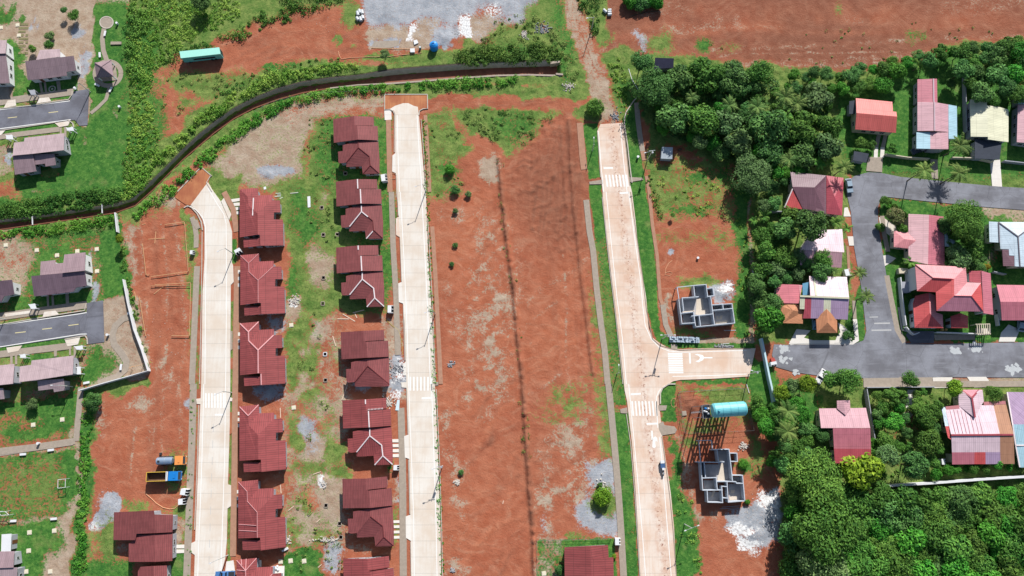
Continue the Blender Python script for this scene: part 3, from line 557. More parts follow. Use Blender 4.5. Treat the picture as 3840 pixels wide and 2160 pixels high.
    for k in ('dry', 'gravel', 'white', 'weed', 'lawn'):
        f = q.math('ADD', w[k], q.math('MULTIPLY', q.math('SUBTRACT', hard, .5), .7)); f = q.ramp(f, .16, .52)
        f = q.math('MULTIPLY', f, q.ramp(w[k], .02, .12)); c = q.mix(f, c, cols[k])
    q.l(c, q.b.inputs['Base Color'])
    gr = q.math('ADD', w['lawn'], w['weed'])
    hgt = q.math('MULTIPLY_ADD', n4, .12, q.math('MULTIPLY', n3, .25)); hgt = q.math('ADD', hgt, q.math('MULTIPLY', n5, .05))
    b = q.n('ShaderNodeBump', i0=.7, i1=1.0); q.l(hgt, b.inputs['Height']); q.l(b.outputs[0], q.b.inputs['Normal'])
    return q.m
# ================================================================ ROADS, KERBS, PATHS
def concrete_mat(name, c, stain, amt=.5, joints=True, track=None):
    q = newmat(name, .85, .25); pos = q.n('ShaderNodeNewGeometry').outputs['Position']
    n1 = q.noise(pos, .12, 6, .6); n2 = q.noise(pos, .8, 6, .7); n3 = q.noise(pos, 4, 3, .7)
    mp = q.n('ShaderNodeMapping'); mp.inputs['Scale'].default_value = (1.6, .12, 1); q.l(pos, mp.inputs[0]); n4 = q.noise(mp.outputs[0], 1, 6, .65)
    cc = q.mix(q.ramp(n1, .35, .7), c, stain if amt > .4 else q.mix(.4, c, stain))
    cc = q.mix(q.math('MULTIPLY', q.ramp(n4, .45, .7), amt), cc, stain)
    cc = q.mix(q.math('MULTIPLY', q.ramp(n2, .62, .75), amt * .7), cc, tuple(x * .72 for x in stain[:3]) + (1,))
    cc = q.mix(q.math('MULTIPLY', q.ramp(n3, .5, .3), .15), cc, tuple(x * .6 for x in c[:3]) + (1,))
    if joints:
        sp = q.n('ShaderNodeSeparateXYZ'); q.l(pos, sp.inputs[0])
        fr = q.math('FRACT', q.math('DIVIDE', sp.outputs[1], 4.1)); d = q.math('ABSOLUTE', q.math('SUBTRACT', fr, .5))
        # every slab was poured on its own: slightly different tone
        wn_ = q.n('ShaderNodeTexWhiteNoise', noise_dimensions='1D'); q.l(q.math('FLOOR', q.math('ADD', q.math('DIVIDE', sp.outputs[1], 8.2), .5)), wn_.inputs['W'])
        cc = q.mix(q.math('MULTIPLY', wn_.outputs[0], .16), cc, tuple(x * .78 for x in stain[:3]) + (1,))
        cc = q.mix(q.math('MULTIPLY', q.ramp(d, .478, .5), .55), cc, tuple(x * .4 for x in c[:3]) + (1,))
    if track:                                        # clods dropped by lorries along one line of the road
        A, B = OV(*track[0]), OV(*track[1]); sp2 = q.n('ShaderNodeSeparateXYZ'); q.l(pos, sp2.inputs[0]); sl = (B.x - A.x) / (B.y - A.y)
        dd = q.math('ABSOLUTE', q.math('SUBTRACT', q.math('SUBTRACT', sp2.outputs[0], q.math('MULTIPLY', sp2.outputs[1], sl)), A.x - sl * A.y))
        f = q.math('MULTIPLY', q.ramp(dd, 1.6, .1), q.ramp(q.noise(pos, 1.5, 5, .75), .54, .62)); cc = q.mix(q.math('MULTIPLY', f, .85), cc, col(140, 80, 60))
        f = q.math('MULTIPLY', q.ramp(dd, 3.4, .6), q.ramp(q.noise(pos, .5, 5, .7), .4, .65)); cc = q.mix(q.math('MULTIPLY', f, .45), cc, col(200, 152, 126))
    q.l(cc, q.b.inputs['Base Color'])
    b = q.n('ShaderNodeBump', i0=.2, i1=.03); q.l(n3, b.inputs['Height']); q.l(b.outputs[0], q.b.inputs['Normal'])
    return q.m
M_CONC = concrete_mat('pale_concrete', col(236, 230, 220), col(222, 206, 188), .6)
M_CONCR = concrete_mat('dusty_concrete', col(236, 222, 208), col(224, 192, 168), .6, True, ((1548, 400), (1609, 900)))
M_CONCW = concrete_mat('white_concrete', col(238, 234, 226), col(226, 214, 200), .3)
M_KERB = plain('kerb_concrete', col(214, 204, 190), .85, .2, .25, 2)
M_PATH = plain('path_concrete', col(186, 172, 156), .9, .2, .3, 1.2)
M_PATHR = plain('dirty_path', col(196, 150, 124), .9, .2, .3, 1)
M_GUT = plain('gutter_concrete', col(178, 160, 142), .9, .2, .35, 2)
M_PAINT = plain('road_paint', col(252, 251, 246), .6, .3, .1, 2.5)
M_PAINTW = plain('worn_paint', col(214, 214, 212), .7, .3, .3, 6)
M_MUD = concrete_mat('wet_mud', col(200, 136, 92), col(164, 96, 68), .85, False)
def asphalt(name, a, b_):
    q = newmat(name, .9, .25); pos = q.n('ShaderNodeNewGeometry').outputs['Position']
    n1 = q.noise(pos, .15, 6, .6); n3 = q.noise(pos, 6, 3, .8)
    mp = q.n('ShaderNodeMapping'); mp.inputs['Scale'].default_value = (.15, 1.1, 1); q.l(pos, mp.inputs[0]); n4 = q.noise(mp.outputs[0], .8, 6, .65)
    cc = q.mix(q.ramp(n1, .35, .65), a, b_); cc = q.mix(q.math('MULTIPLY', q.ramp(n4, .5, .75), .4), cc, tuple(min(1, x * 1.35) for x in b_[:3]) + (1,))
    cc = q.mix(q.math('MULTIPLY', q.ramp(n3, .6, .3), .25), cc, tuple(x * .6 for x in a[:3]) + (1,))
    v = q.n('ShaderNodeTexVoronoi', feature='DISTANCE_TO_EDGE'); v.inputs['Scale'].default_value = .11; q.l(pos, v.inputs['Vector'])
    cc = q.mix(q.math('MULTIPLY', q.ramp(v.outputs['Distance'], .010, .0), .4), cc, tuple(x * .5 for x in a[:3]) + (1,))
    q.l(cc, q.b.inputs['Base Color']); return q.m
M_ASPH = asphalt('dark_asphalt', col(104, 104, 112), col(126, 128, 138)); M_ASPHO = asphalt('old_asphalt', col(116, 116, 122), col(146, 148, 156))
RZ = .13
def lay(name, P, mat, z=RZ, zb=-.3, **kw):
    PAVED.append(P); return slab(name, P, zb, z, mat, **kw)
T01, T02, T11, T12, T21, T22, T31, T32 = T(0, 1), T(0, 2), T(1, 1), T(1, 2), T(2, 1), T(2, 2), T(3, 1), T(3, 2)
T00, T10, T20, T30 = T(0, 0), T(1, 0), T(2, 0), T(3, 0)
# left road
LR = [T01(x, y) for x, y in ((1440, 100), (1470, 125), (1500, 160), (1530, 210), (1545, 270), (1545, 500), (1530, 760), (1520, 1449))] + [T02(x, y) for x, y in ((1508, 300), (1498, 600), (1478, 1100), (1465, 1500))] + \
     [T02(x, y) for x, y in ((1650, 1500), (1700, 1320), (1712, 1180), (1722, 700), (1735, 300), (1738, 0))] + [T01(x, y) for x, y in ((1740, 1000), (1742, 700), (1752, 500), (1752, 300), (1728, 215), (1665, 70), (1600, -20))] + [T00(x, y) for x, y in ((1585, 1400), (1570, 1375))]
lay('concrete_road', LR, M_CONC)
lay('road', [T00(x, y) for x, y in ((1520, 1262), (1590, 1320), (1575, 1376), (1590, 1449))] + [T01(x, y) for x, y in ((1440, 100), (1400, 95), (1320, 40))] + [T00(x, y) for x, y in ((1345, 1449),)], M_MUD, RZ - .012)
# middle road
MR = [T10(x, y) for x, y in ((1050, 860), (1052, 1180), (1060, 1449))] + [T11(x, y) for x, y in ((1080, 200), (1100, 700), (1122, 1000), (1135, 1449))] + [T12(x, y) for x, y in ((1150, 300), (1160, 700), (1168, 1100), (1175, 1500), (1398, 1500), (1390, 1000), (1372, 500), (1350, 0))] + [T11(x, y) for x, y in ((1345, 1300), (1325, 900), (1300, 500), (1282, 0))] + [T10(x, y) for x, y in ((1262, 1250), (1245, 1050), (1232, 900), (1228, 860))]
lay('concrete_road', MR, M_CONC)
lay('concrete_road', [T10(x, y) for x, y in ((1050, 860), (1040, 835), (1010, 824), (1050, 800), (1110, 780), (1150, 780), (1190, 800), (1222, 808), (1228, 860))], M_CONC, RZ - .004)
lay('road', [T10(x, y) for x, y in ((972, 716), (1292, 716), (1294, 815), (1240, 828), (1226, 850), (1050, 855), (1035, 835), (1005, 824), (974, 824))], M_MUD, RZ - .012)
# right road with its side street
RR = [T20(x, y) for x, y in ((668, 938), (642, 992), (658, 1200), (684, 1449))] + [T21(x, y) for x, y in ((684, 30), (712, 300), (748, 620), (785, 920), (830, 1320), (850, 1500))] + [T22(x, y) for x, y in ((868, 130), (905, 450), (935, 850), (955, 1200), (972, 1500), (1242, 1500), (1222, 1080), (1198, 830), (1180, 700), (1158, 560), (1135, 400), (1120, 250), (1110, 160), (1105, 90), (1130, 40), (1170, 8), (1215, -20))] + \
     [T21(x, y) for x, y in ((1270, 1418), (1500, 1410), (1790, 1392), (1838, 1180), (1500, 1178), (1270, 1188), (1180, 1178), (1110, 1140), (1060, 1100), (1030, 1030), (1012, 800), (980, 600), (955, 450), (930, 200), (905, 0))] + [T20(x, y) for x, y in ((888, 1380), (872, 1200), (848, 1000), (838, 928))]
lay('concrete_road', RR, M_CONCR)
def mark(pts, w, fr, name='road_marking', m=None, z=RZ): o = band(pts, w, z + .003, z + .009, m or M_PAINT, name, fr); props(o, kind='structure'); return o
for pts, fr in (([(1410, 112), (1440, 108), (1480, 135), (1530, 190), (1553, 260), (1557, 500), (1552, 800), (1548, 1449)], T01), ([(1540, 0), (1532, 300), (1522, 700), (1505, 1100), (1492, 1500)], T02), ([(1570, -30), (1640, 90), (1690, 165), (1708, 240), (1710, 500), (1710, 900), (1704, 1449)], T01), ([(1704, 0), (1698, 500), (1686, 900), (1672, 1300), (1668, 1500)], T02),
                ([(1066, 870), (1072, 1150), (1084, 1449)], T10), ([(1090, 0), (1120, 560), (1140, 1000), (1152, 1449)], T11), ([(1152, 0), (1172, 500), (1190, 1000), (1196, 1500)], T12), ([(1216, 870), (1232, 1150), (1254, 1449)], T10), ([(1250, 0), (1276, 500), (1296, 900), (1316, 1449)], T11), ([(1325, 0), (1342, 500), (1358, 1000), (1368, 1500)], T12),
                ([(652, 990), (672, 1250), (692, 1449)], T20), ([(710, 0), (750, 400), (792, 800), (832, 1100), (862, 1449)], T21), ([(880, 0), (920, 420), (955, 800), (985, 1150), (1012, 1500)], T22), ([(818, 950), (840, 1200), (868, 1449)], T20), ([(880, 0), (925, 350), (968, 650), (985, 850), (1005, 1010), (1050, 1110), (1110, 1172), (1190, 1202), (1300, 1210), (1770, 1195)], T21), ([(1210, 1392), (1500, 1386), (1770, 1374)], T21),
                ([(1200, 0), (1150, 15), (1110, 50), (1088, 100), (1092, 200), (1100, 330)], T22), ([(1112, 400), (1138, 640), (1165, 1000), (1205, 1500)], T22)):
    mark(pts, .2, fr)
def zebra(fr, x0, x1, n, y0, y1, sk=0, horiz=False, m=None):
    m = M_PAINT
    b = MB()
    for k in range(n):
        if horiz:
            t = k / (n - 1); y = y0 + (y1 - y0) * t; P = [fr(x0 + sk * t, y - 7), fr(x1 + sk * t, y - 7), fr(x1 + sk * t, y + 7), fr(x0 + sk * t, y + 7)]
        else:
            x = x0 + (x1 - x0) * k / (n - 1); P = [fr(x - 6, y0), fr(x + 6, y0), fr(x + 6 + sk, y1), fr(x - 6 + sk, y1)]
        b.prism(P, RZ + .003, RZ + .009)
    props(b.mk('crosswalk', m or M_PAINT), kind='structure')
zebra(T02, 1555, 1690, 7, 70, 180); zebra(T11, 1165, 1325, 7, 1395, 1449 + 50); zebra(T20, 708, 862, 7, 1320, 1410, 12, m=M_PAINTW); zebra(T22, 905, 1085, 8, 130, 240, 10, m=M_PAINTW); zebra(T21, 1175, 1285, 9, 1222, 1362, 8, True)
mark([(1622, 232), (1690, 232)], .5, T02); mark([(1250, 108), (1325, 104)], .5, T12); mark([(690, 1270), (762, 1268)], .5, T20); mark([(812, 10), (880, 6)], .5, T21); mark([(895, 78), (972, 74)], .5, T22); mark([(1015, 302), (1095, 298)], .5, T22); mark([(1340, 1215), (1344, 1295)], .5, T21); mark([(1055, 352), (1058, 420)], .45, T22)
b = MB()                                                             # painted arrow on the side street, its tail and forked head
b.prism([T21(*p) for p in ((1440, 1246), (1512, 1246), (1512, 1256), (1440, 1256))], RZ + .003, RZ + .009); b.prism([T21(*p) for p in ((1376, 1226), (1400, 1222), (1440, 1232), (1450, 1250), (1440, 1270), (1405, 1286), (1380, 1278), (1408, 1268), (1418, 1250), (1405, 1236))], RZ + .0032, RZ + .0092)
props(b.mk('road_marking', M_PAINT), kind='structure')
b = MB(); b.prism([T22(*p) for p in ((1058, 475), (1062, 410), (1080, 395), (1095, 408), (1098, 440), (1085, 425), (1080, 440), (1085, 475), (1070, 485))], RZ + .003, RZ + .009); props(b.mk('road_marking', M_PAINT), kind='structure')
b = MB()
for k in range(9): b.bar(T02(1610 - k * 4, 300 + k * 125, RZ + .007), T02(1609 - k * 4, 360 + k * 125, RZ + .007), .12, .006)
props(b.mk('road_marking', M_PAINTW), kind='structure')
# aprons (kerb ramps) along the concrete roads
AZ = [0]
def apron(fr, pts, m=None, z=.10):
    AZ[0] += 1; z += .0016 * (AZ[0] % 40)
    o = slab('driveway', [fr(*p) for p in pts], -.2, z, m or M_CONCW); PAVED.append([fr(*p) for p in pts]); return o
for fr, pts, m in ((T01, [(1748, 525), (1760, 560), (1764, 680), (1740, 705), (1742, 600)], M_CONC), (T01, [(1670, 70), (1690, 45), (1746, 170), (1730, 212)], M_CONC), (T01, [(1722, 1048), (1755, 1050), (1755, 1185), (1728, 1210)], M_PATH), (T02, [(1722, 205), (1750, 215), (1750, 370), (1722, 392)], M_MUD), (T02, [(1712, 755), (1745, 765), (1745, 920), (1705, 948)], M_CONC), (T02, [(1710, 1340), (1762, 1330), (1775, 1420), (1700, 1420)], M_CONCW),
                   (T02, [(1482, 112), (1516, 108), (1514, 152), (1486, 150)], M_CONC), (T02, [(1705, 95), (1722, 92), (1756, 108), (1752, 130), (1718, 128)], M_CONC), (T02, [(1488, 1180), (1446, 1200), (1442, 1270), (1480, 1296)], M_CONC), (T01, [(1438, 205), (1490, 210), (1512, 270), (1480, 285)], M_PATH),
                   (T10, [(1054, 1155), (1030, 1175), (1028, 1295), (1066, 1312)], M_CONCW), (T11, [(1082, 185), (1056, 200), (1058, 325), (1092, 345)], M_CONCR), (T11, [(1112, 675), (1074, 690), (1078, 830), (1118, 845)], M_CONCW), (T11, [(1134, 1275), (1112, 1300), (1110, 1385), (1138, 1385)], M_CONCW), (T12, [(1152, 380), (1118, 395), (1124, 555), (1160, 566)], M_CONCW), (T12, [(1168, 985), (1130, 1000), (1132, 1160), (1172, 1185)], M_CONCW), (T12, [(1140, -14), (1096, -12), (1100, 26), (1144, 30)], M_CONC), (T12, [(1350, -16), (1376, -16), (1376, 10), (1352, 12)], M_PATH),
                   (T20, [(686, 1356), (582, 1372), (585, 1392), (690, 1390)], M_PATH), (T20, [(886, 1338), (985, 1342), (990, 1358), (888, 1375)], M_PATH), (T22, [(868, 176), (815, 190), (820, 220), (872, 222)], M_PATH), (T22, [(1102, 160), (1170, 162), (1160, 198), (1106, 202)], M_PATH), (T21, [(1200, 1148), (1245, 1150), (1247, 1185), (1200, 1182)], M_PATH), (T22, [(1105, 300), (1140, 282), (1150, 310), (1225, 320), (1245, 345), (1230, 372), (1130, 388), (1108, 345)], M_PATH)):
    apron(fr, pts, m)
# pavements
def walk(pts, w, fr, m=M_PATH, name='sidewalk', z=.09):
    AZ[0] += 1; z -= .0007 * (AZ[0] % 30)
    PAVED.append(strip(pts, w, fr)); o = band(pts, w, -.2, z, m, name, fr); props(o, kind='structure'); return o
walk([(1448, 190), (1470, 250), (1482, 330), (1480, 420)], 1.4, T01); walk([(1488, 560), (1478, 760), (1462, 1150), (1448, 1449)], 1.7, T01, M_PATH); walk([(1460, 0), (1450, 400), (1438, 700), (1425, 1050), (1410, 1449)], 1.9, T02)
walk([(1690, 0), (1760, 130), (1785, 300)], 1.6, T01, M_PATHR); walk([(1790, 560), (1785, 900), (1778, 1449)], 1.7, T01, M_PATHR); walk([(1775, 0), (1770, 600), (1758, 1300)], 1.6, T02, M_PATHR)
walk([(994, 830), (998, 905)], 2.1, T10, M_CONCW); walk([(1000, 905), (1004, 1100), (1012, 1449)], 1.5, T10, M_PATHR); walk([(1022, 0), (1036, 420), (1058, 800), (1072, 1230)], 1.6, T11); walk([(1094, 180), (1104, 500), (1108, 800), (1112, 1449)], 1.9, T12)
walk([(1278, 870), (1295, 1150), (1310, 1449)], 1.1, T10, M_PATHR); walk([(1330, 260), (1352, 600), (1378, 1100), (1395, 1449)], 1.2, T11, M_PATHR)
walk([(512, 928), (532, 1180), (545, 1280)], 1.9, T20, M_PATHR); walk([(560, 60), (585, 300), (612, 440), (640, 740), (672, 1000), (700, 1200), (722, 1449)], 1.7, T21); walk([(728, 0), (752, 240), (782, 560), (805, 850), (822, 1100), (842, 1449)], 1.8, T22)
walk([(940, 775), (950, 900), (965, 1020), (985, 1140)], 1.5, T20, M_PATH); walk([(985, 1140), (1000, 1210)], 1.4, T20, M_PATHR); walk([(1015, 1330), (1035, 1449)], 1.0, T20, M_PATHR); walk([(1035, 0), (1060, 250), (1095, 480), (1118, 800), (1135, 850)], 1.0, T21, M_PATHR); walk([(1138, 850), (1160, 1000), (1200, 1090)], 1.5, T21)
# kerbs with their open gutters
def kerb(pts, fr, w=.22, h=.24, m=M_KERB, name='kerb'): o = band(pts, w, -.2, h, m, name, fr); props(o, kind='structure'); return o
def gutter(pts, fr, w=.55): o = band(pts, w, -.14, -.03, M_GUT, 'gutter', fr); props(o, kind='structure'); return o
kerb([(1390, 120), (1418, 104), (1450, 120), (1490, 165), (1520, 225), (1530, 290)], T01, .3)
for pts, fr in (([(1527, 300), (1522, 760), (1508, 1449)], T01), ([(1502, 160), (1494, 500), (1470, 1100)], T02), ([(1046, 860), (1044, 1150)], T10), ([(1060, 1320), (1068, 1449)], T10), ([(1070, 0), (1074, 180)], T11), ([(1088, 350), (1100, 672)], T11), ([(1112, 850), (1125, 1270)], T11), ([(1138, 34), (1148, 378)], T12), ([(1152, 570), (1162, 980)], T12), ([(1168, 1190), (1172, 1449)], T12), ([(648, 1000), (668, 1340)], T20), ([(680, 40), (742, 620), (780, 920), (826, 1340), (836, 1449)], T21), ([(862, 225), (895, 450), (928, 850), (965, 1449)], T22), ([(1246, 900), (1262, 1100), (1285, 1449)], T10), ([(1296, 200), (1330, 800), (1355, 1440)], T11), ([(1362, 40), (1385, 560), (1402, 1100), (1408, 1449)], T12)):
    kerb(pts, fr, .18, .2)
for pts, fr in (([(1052, 900), (1056, 1150)], T10), ([(1094, 350), (1107, 672)], T11), ([(1119, 850), (1131, 1270)], T11), ([(1144, 34), (1154, 378)], T12), ([(1158, 570), (1167, 980)], T12), ([(655, 1010), (676, 1340)], T20), ([(688, 40), (752, 640), (790, 940), (838, 1380)], T21), ([(872, 225), (906, 450), (938, 850), (975, 1449)], T22), ([(1258, 1100), (1276, 1449)], T10), ([(1296, 400), (1322, 900), (1345, 1400)], T11), ([(1357, 50), (1378, 500), (1394, 1000), (1402, 1449)], T12)):
    pass
kerb([(905, 1380), (888, 1250), (872, 1100), (850, 960), (848, 900), (860, 850), (905, 780), (950, 725), (985, 708), (1025, 712)], T20, .3, .3)
kerb([(972, 714), (972, 830), (1010, 826), (1035, 838), (1046, 862)], T10, .25); kerb([(970, 714), (1294, 714)], T10, .25); kerb([(1294, 714), (1296, 822), (1262, 822), (1236, 836), (1230, 870)], T10, .25); kerb([(1340, 1449), (1430, 1355), (1520, 1262), (1600, 1330)], T00, .3); kerb([(1596, 1320), (1560, 1380), (1600, 1445)], T00, .22, .24); kerb([(1232, 0), (1180, 0), (1135, 30), (1118, 70), (1118, 150)], T22, .35, .3)
kerb([(1130, 395), (1165, 650), (1190, 850), (1215, 1100), (1240, 1449)], T22, .2, .2, M_GUT); kerb([(895, 0), (935, 300), (985, 640), (1015, 900), (1060, 1110), (1120, 1160), (1195, 1182), (1270, 1194), (1500, 1184), (1800, 1182)], T21, .2, .2, M_GUT); kerb([(840, 940), (862, 1130), (890, 1400)], T20, .22, .2, M_GUT)
# stepping slabs in front of the red houses
def steps(fr, quads, label):
    for q_ in quads:
        o = slab('driveway', [fr(*p) for p in q_], -.1, .07, M_CONCW); PAVED.append([fr(*p) for p in q_])
steps(T12, [[(1003, y), (1078, y - 3), (1080, y + 22), (1004, y + 22)] for y in (418, 455, 493, 530)], ''); steps(T12, [[(1014, y), (1088, y - 2), (1090, y + 18), (1016, y + 20)] for y in (1030, 1068, 1108, 1148)], '')
Z8 = Z(860, 700); steps(Z8, [[(30, 190), (160, 172), (162, 215), (40, 235)], [(62, 245), (160, 240), (160, 288), (76, 295)], [(76, 315), (160, 305), (160, 345), (92, 362)], [(98, 375), (150, 372), (150, 415), (104, 420)]], ''); steps(T02, [[(1306, 1214), (1400, 1212), (1400, 1240), (1306, 1240)], [(1306, 1250), (1396, 1248), (1398, 1274), (1306, 1278)]], '')
for fr, x, ys in ((T01, 1796, (590, 640, 690)), (T01, 1796, (1060, 1110, 1160)), (T02, 1792, (210, 255, 300)), (T02, 1786, (800, 850, 905))): steps(fr, [[(x, y), (x + 16, y), (x + 16, y + 26), (x, y + 26)] for y in ys], '')
# asphalt roads: left estate
lay('asphalt_road', [T00(x, y) for x, y in ((-150, 850), (530, 758), (560, 690), (672, 672), (668, 780), (660, 945), (600, 950), (565, 905), (0, 980), (-150, 1000))], M_ASPH, .08)
lay('asphalt_road', [T01(x, y) for x, y in ((-150, 1035), (655, 905), (658, 838), (778, 818), (788, 1132), (668, 1148), (655, 1078), (-150, 1195))], M_ASPH, .08)
for pts, fr in (([(-100, 842), (528, 762)], T00), ([(-100, 985), (535, 903)], T00), ([(-100, 1020), (600, 920), (655, 910)], T01), ([(-100, 1185), (610, 1073), (655, 1072)], T01)): mark(pts, .22, fr, z=.08)
M_YEL = plain('yellow_paint', col(240, 226, 170), .7, .3, .15, 3)
for a, b_, fr in (((60, 891), (130, 883), T00), ((368, 851), (440, 843), T00), ((115, 1064), (196, 1055), T01), ((320, 1036), (394, 1027), T01), ((518, 1008), (594, 998), T01)): mark([a, b_], .2, fr, m=M_YEL, z=.08)
kerb([(-60, 826), (230, 798), (520, 752), (546, 715), (548, 690)], T00, .25, .22); kerb([(-60, 995), (420, 925)], T00, .2, .2); kerb([(515, 905), (550, 930), (558, 960)], T00, .25, .22); kerb([(-60, 1012), (330, 945), (445, 925), (640, 895), (655, 840)], T01, .25, .22); kerb([(490, 1112), (610, 1090), (645, 1085), (660, 1110), (662, 1148)], T01, .25, .22)
walk([(-60, 780), (120, 752), (555, 692)], 2.2, T00); walk([(-60, 1045), (100, 1018), (450, 975)], 1.6, T00); walk([(-60, 950), (250, 905), (655, 850)], 2.2, T01); walk([(-60, 1232), (200, 1200), (540, 1160)], 1.9, T01); walk([(-60, 515), (250, 480), (550, 435)], 1.9, T02)
for fr, pts in ((T00, [(300, 742), (370, 735), (386, 765), (278, 782)]), (T00, [(60, 760), (118, 752), (122, 798), (30, 815)]), (T00, [(415, 930), (532, 912), (516, 948), (450, 960)]), (T00, [(-30, 985), (45, 980), (10, 1020), (-30, 1025)]), (T01, [(335, 905), (420, 895), (446, 925), (322, 948)]), (T01, [(490, 1115), (608, 1092), (590, 1150), (510, 1165)]), (T01, [(50, 1175), (170, 1158), (140, 1200), (62, 1215)]), (T01, [(35, 920), (230, 895), (235, 915), (45, 942)])): apron(fr, pts, M_CONC, .1)
for fr, pts in ((T00, [(295, 625), (312, 622), (330, 708), (312, 712)]), (T00, [(330, 620), (345, 618), (358, 702), (342, 706)]), (T00, [(425, 615), (452, 610), (460, 690), (438, 694)]), (T01, [(352, 782), (368, 780), (372, 868), (358, 870)]), (T01, [(388, 776), (404, 774), (410, 862), (394, 864)]), (T01, [(495, 770), (518, 766), (522, 850), (500, 852)]), (T01, [(522, 1172), (534, 1170), (536, 1230), (524, 1232)]), (T01, [(556, 1166), (572, 1164), (576, 1300), (560, 1300)]), (T01, [(408, 1190), (430, 1188), (428, 1240), (410, 1242)]), (T01, [(78, 1240), (96, 1238), (96, 1300), (80, 1302)]), (T01, [(114, 1236), (130, 1234), (130, 1300), (116, 1302)]), (T00, [(452, 965), (466, 963), (466, 1010), (453, 1012)]), (T00, [(486, 960), (502, 960), (500, 1060), (488, 1060)])): apron(fr, pts, M_PATH, .06)
lay('asphalt_road', [T00(x, y) for x, y in ((-60, 640), (-5, 640), (68, 640), (72, 780), (-60, 790))], M_PATH, .05)
# right estate asphalt
ASP = [T30(x, y) for x, y in ((755, 1300), (850, 1305), (1000, 1335), (1240, 1360), (1700, 1405), (2100, 1430))] + [T31(x, y) for x, y in ((2100, 150), (1600, 110), (1100, 60), (880, 35), (848, 60), (828, 120), (832, 260), (866, 470), (905, 700), (950, 950), (985, 1070), (1040, 1140), (1240, 1148), (2100, 1130), (2100, 1400), (1240, 1398), (720, 1405), (480, 1400), (200, 1360), (60, 1320), (30, 1230), (45, 1150), (160, 1155), (640, 1150), (720, 1120), (742, 1050), (700, 700), (650, 420), (625, 150))] + [T30(x, y) for x, y in ((590, 1449), (600, 1370), (650, 1330))]
lay('asphalt_road', ASP, M_ASPHO, .08)
for pts, w in (([(800, 992), (920, 990)], .35), ([(780, 1044), (930, 1042)], .35), ([(765, 945), (830, 943)], .25)): mark(pts, w, T31, m=M_PAINTW, z=.08)
b = MB()
for cx, cy, n, s_ in ((1415, 1200, 26, 34), (1560, 1185, 22, 60), (1850, 1340, 40, 60), (120, 1180, 22, 40), (110, 1260, 10, 60), (210, 1360, 12, 22)):
    rd = random.Random(cx)
    for k in range(n):
        c = T31(cx + rd.gauss(0, s_ * .45), cy + rd.gauss(0, s_ * .32)); r = rd.uniform(.12, .75); ph = rd.random() * 6
        b.prism([c + Vector((math.cos(ph + t) * r * rd.uniform(.6, 1.2), math.sin(ph + t) * r * rd.uniform(.5, 1.1), 0)) for t in [i * 2 * math.pi / 9 for i in range(9)]], .083, .088 + k * .0004)
props(b.mk('spill_or_sunlit_patch', plain('cement_dust', col(206, 210, 212), .9, .1, .2, 3)), kind='structure')
for pts, w, m in (([(860, 180), (878, 320), (905, 450)], 1.3, M_PATH), ([(895, 630), (925, 790), (975, 1040), (1030, 1135)], 1.5, M_PATH), ([(655, 960), (670, 1120), (640, 1135), (200, 1135), (165, 1140)], 1.2, M_CONCW), ([(648, 820), (655, 960)], 1.0, M_PATH), ([(600, 410), (612, 600)], .8, M_PATHR), ([(720, 1424), (1240, 1416)], 1.8, M_PATH), ([(985, 870), (1010, 1040), (1110, 1070)], .5, M_KERB)): walk(pts, w, T31, m)
for fr, pts, m in ((T31, [(215, 1035), (320, 1045), (270, 1100), (340, 1120), (330, 1140), (155, 1150)], M_CONCW), (T31, [(525, 985), (570, 1010), (615, 1060), (635, 1120), (640, 1135), (500, 1140), (520, 1090), (545, 1060)], M_CONCW), (T31, [(575, 120), (600, 115), (625, 185), (570, 185)], M_CONCW), (T31, [(600, 335), (645, 335), (658, 405), (612, 405)], M_CONCW), (T31, [(835, 190), (880, 200), (980, 270), (985, 300), (920, 330), (850, 275)], M_CONC), (T31, [(868, 480), (905, 475), (965, 500), (930, 530), (880, 560)], M_CONCW), (T31, [(1065, 1050), (1255, 1050), (1250, 1140), (1080, 1140), (1040, 1080)], M_ASPH), (T31, [(1760, 1060), (1815, 1000), (1900, 1040), (1860, 1130), (1740, 1130)], M_CONCW), (T31, [(1240, 1400), (1390, 1395), (1395, 1475), (1255, 1480)], M_CONCW), (T31, [(1500, 1395), (1645, 1395), (1700, 1470), (1555, 1475)], M_CONCW), (T31, [(990, 1395), (1110, 1395), (1130, 1440), (1000, 1442)], M_PATH),
                   (T31, [(1250, 1075), (1560, 1075), (1560, 1115), (1260, 1118)], M_PATH), (T31, [(1565, 1030), (1680, 1030), (1680, 1075), (1570, 1080)], M_CONC), (T30, [(755, 1185), (865, 1185), (860, 1300), (740, 1290)], M_PATH), (T30, [(800, 1110), (830, 1112), (826, 1190), (798, 1188)], M_CONCW), (T30, [(850, 1110), (880, 1112), (874, 1190), (845, 1188)], M_CONCW), (T30, [(826, 1000), (856, 1000), (830, 1115), (802, 1112)], M_PATH), (T30, [(876, 1000), (905, 1000), (880, 1115), (852, 1112)], M_PATH), (T30, [(1225, 1200), (1280, 1205), (1282, 1350), (1232, 1345)], M_PATH), (T30, [(1675, 1215), (1750, 1205), (1765, 1410), (1690, 1405)], M_CONCW), (T32, [(1030, 45), (1110, 42), (1125, 182), (1040, 182)], M_CONCW), (T32, [(720, -18), (2000, -25), (2000, 20), (720, 26)], M_PATH), (T32, [(985, 240), (1060, 200), (1095, 230), (1040, 300), (990, 330)], M_PATH)):
    apron(fr, pts, m, .07)
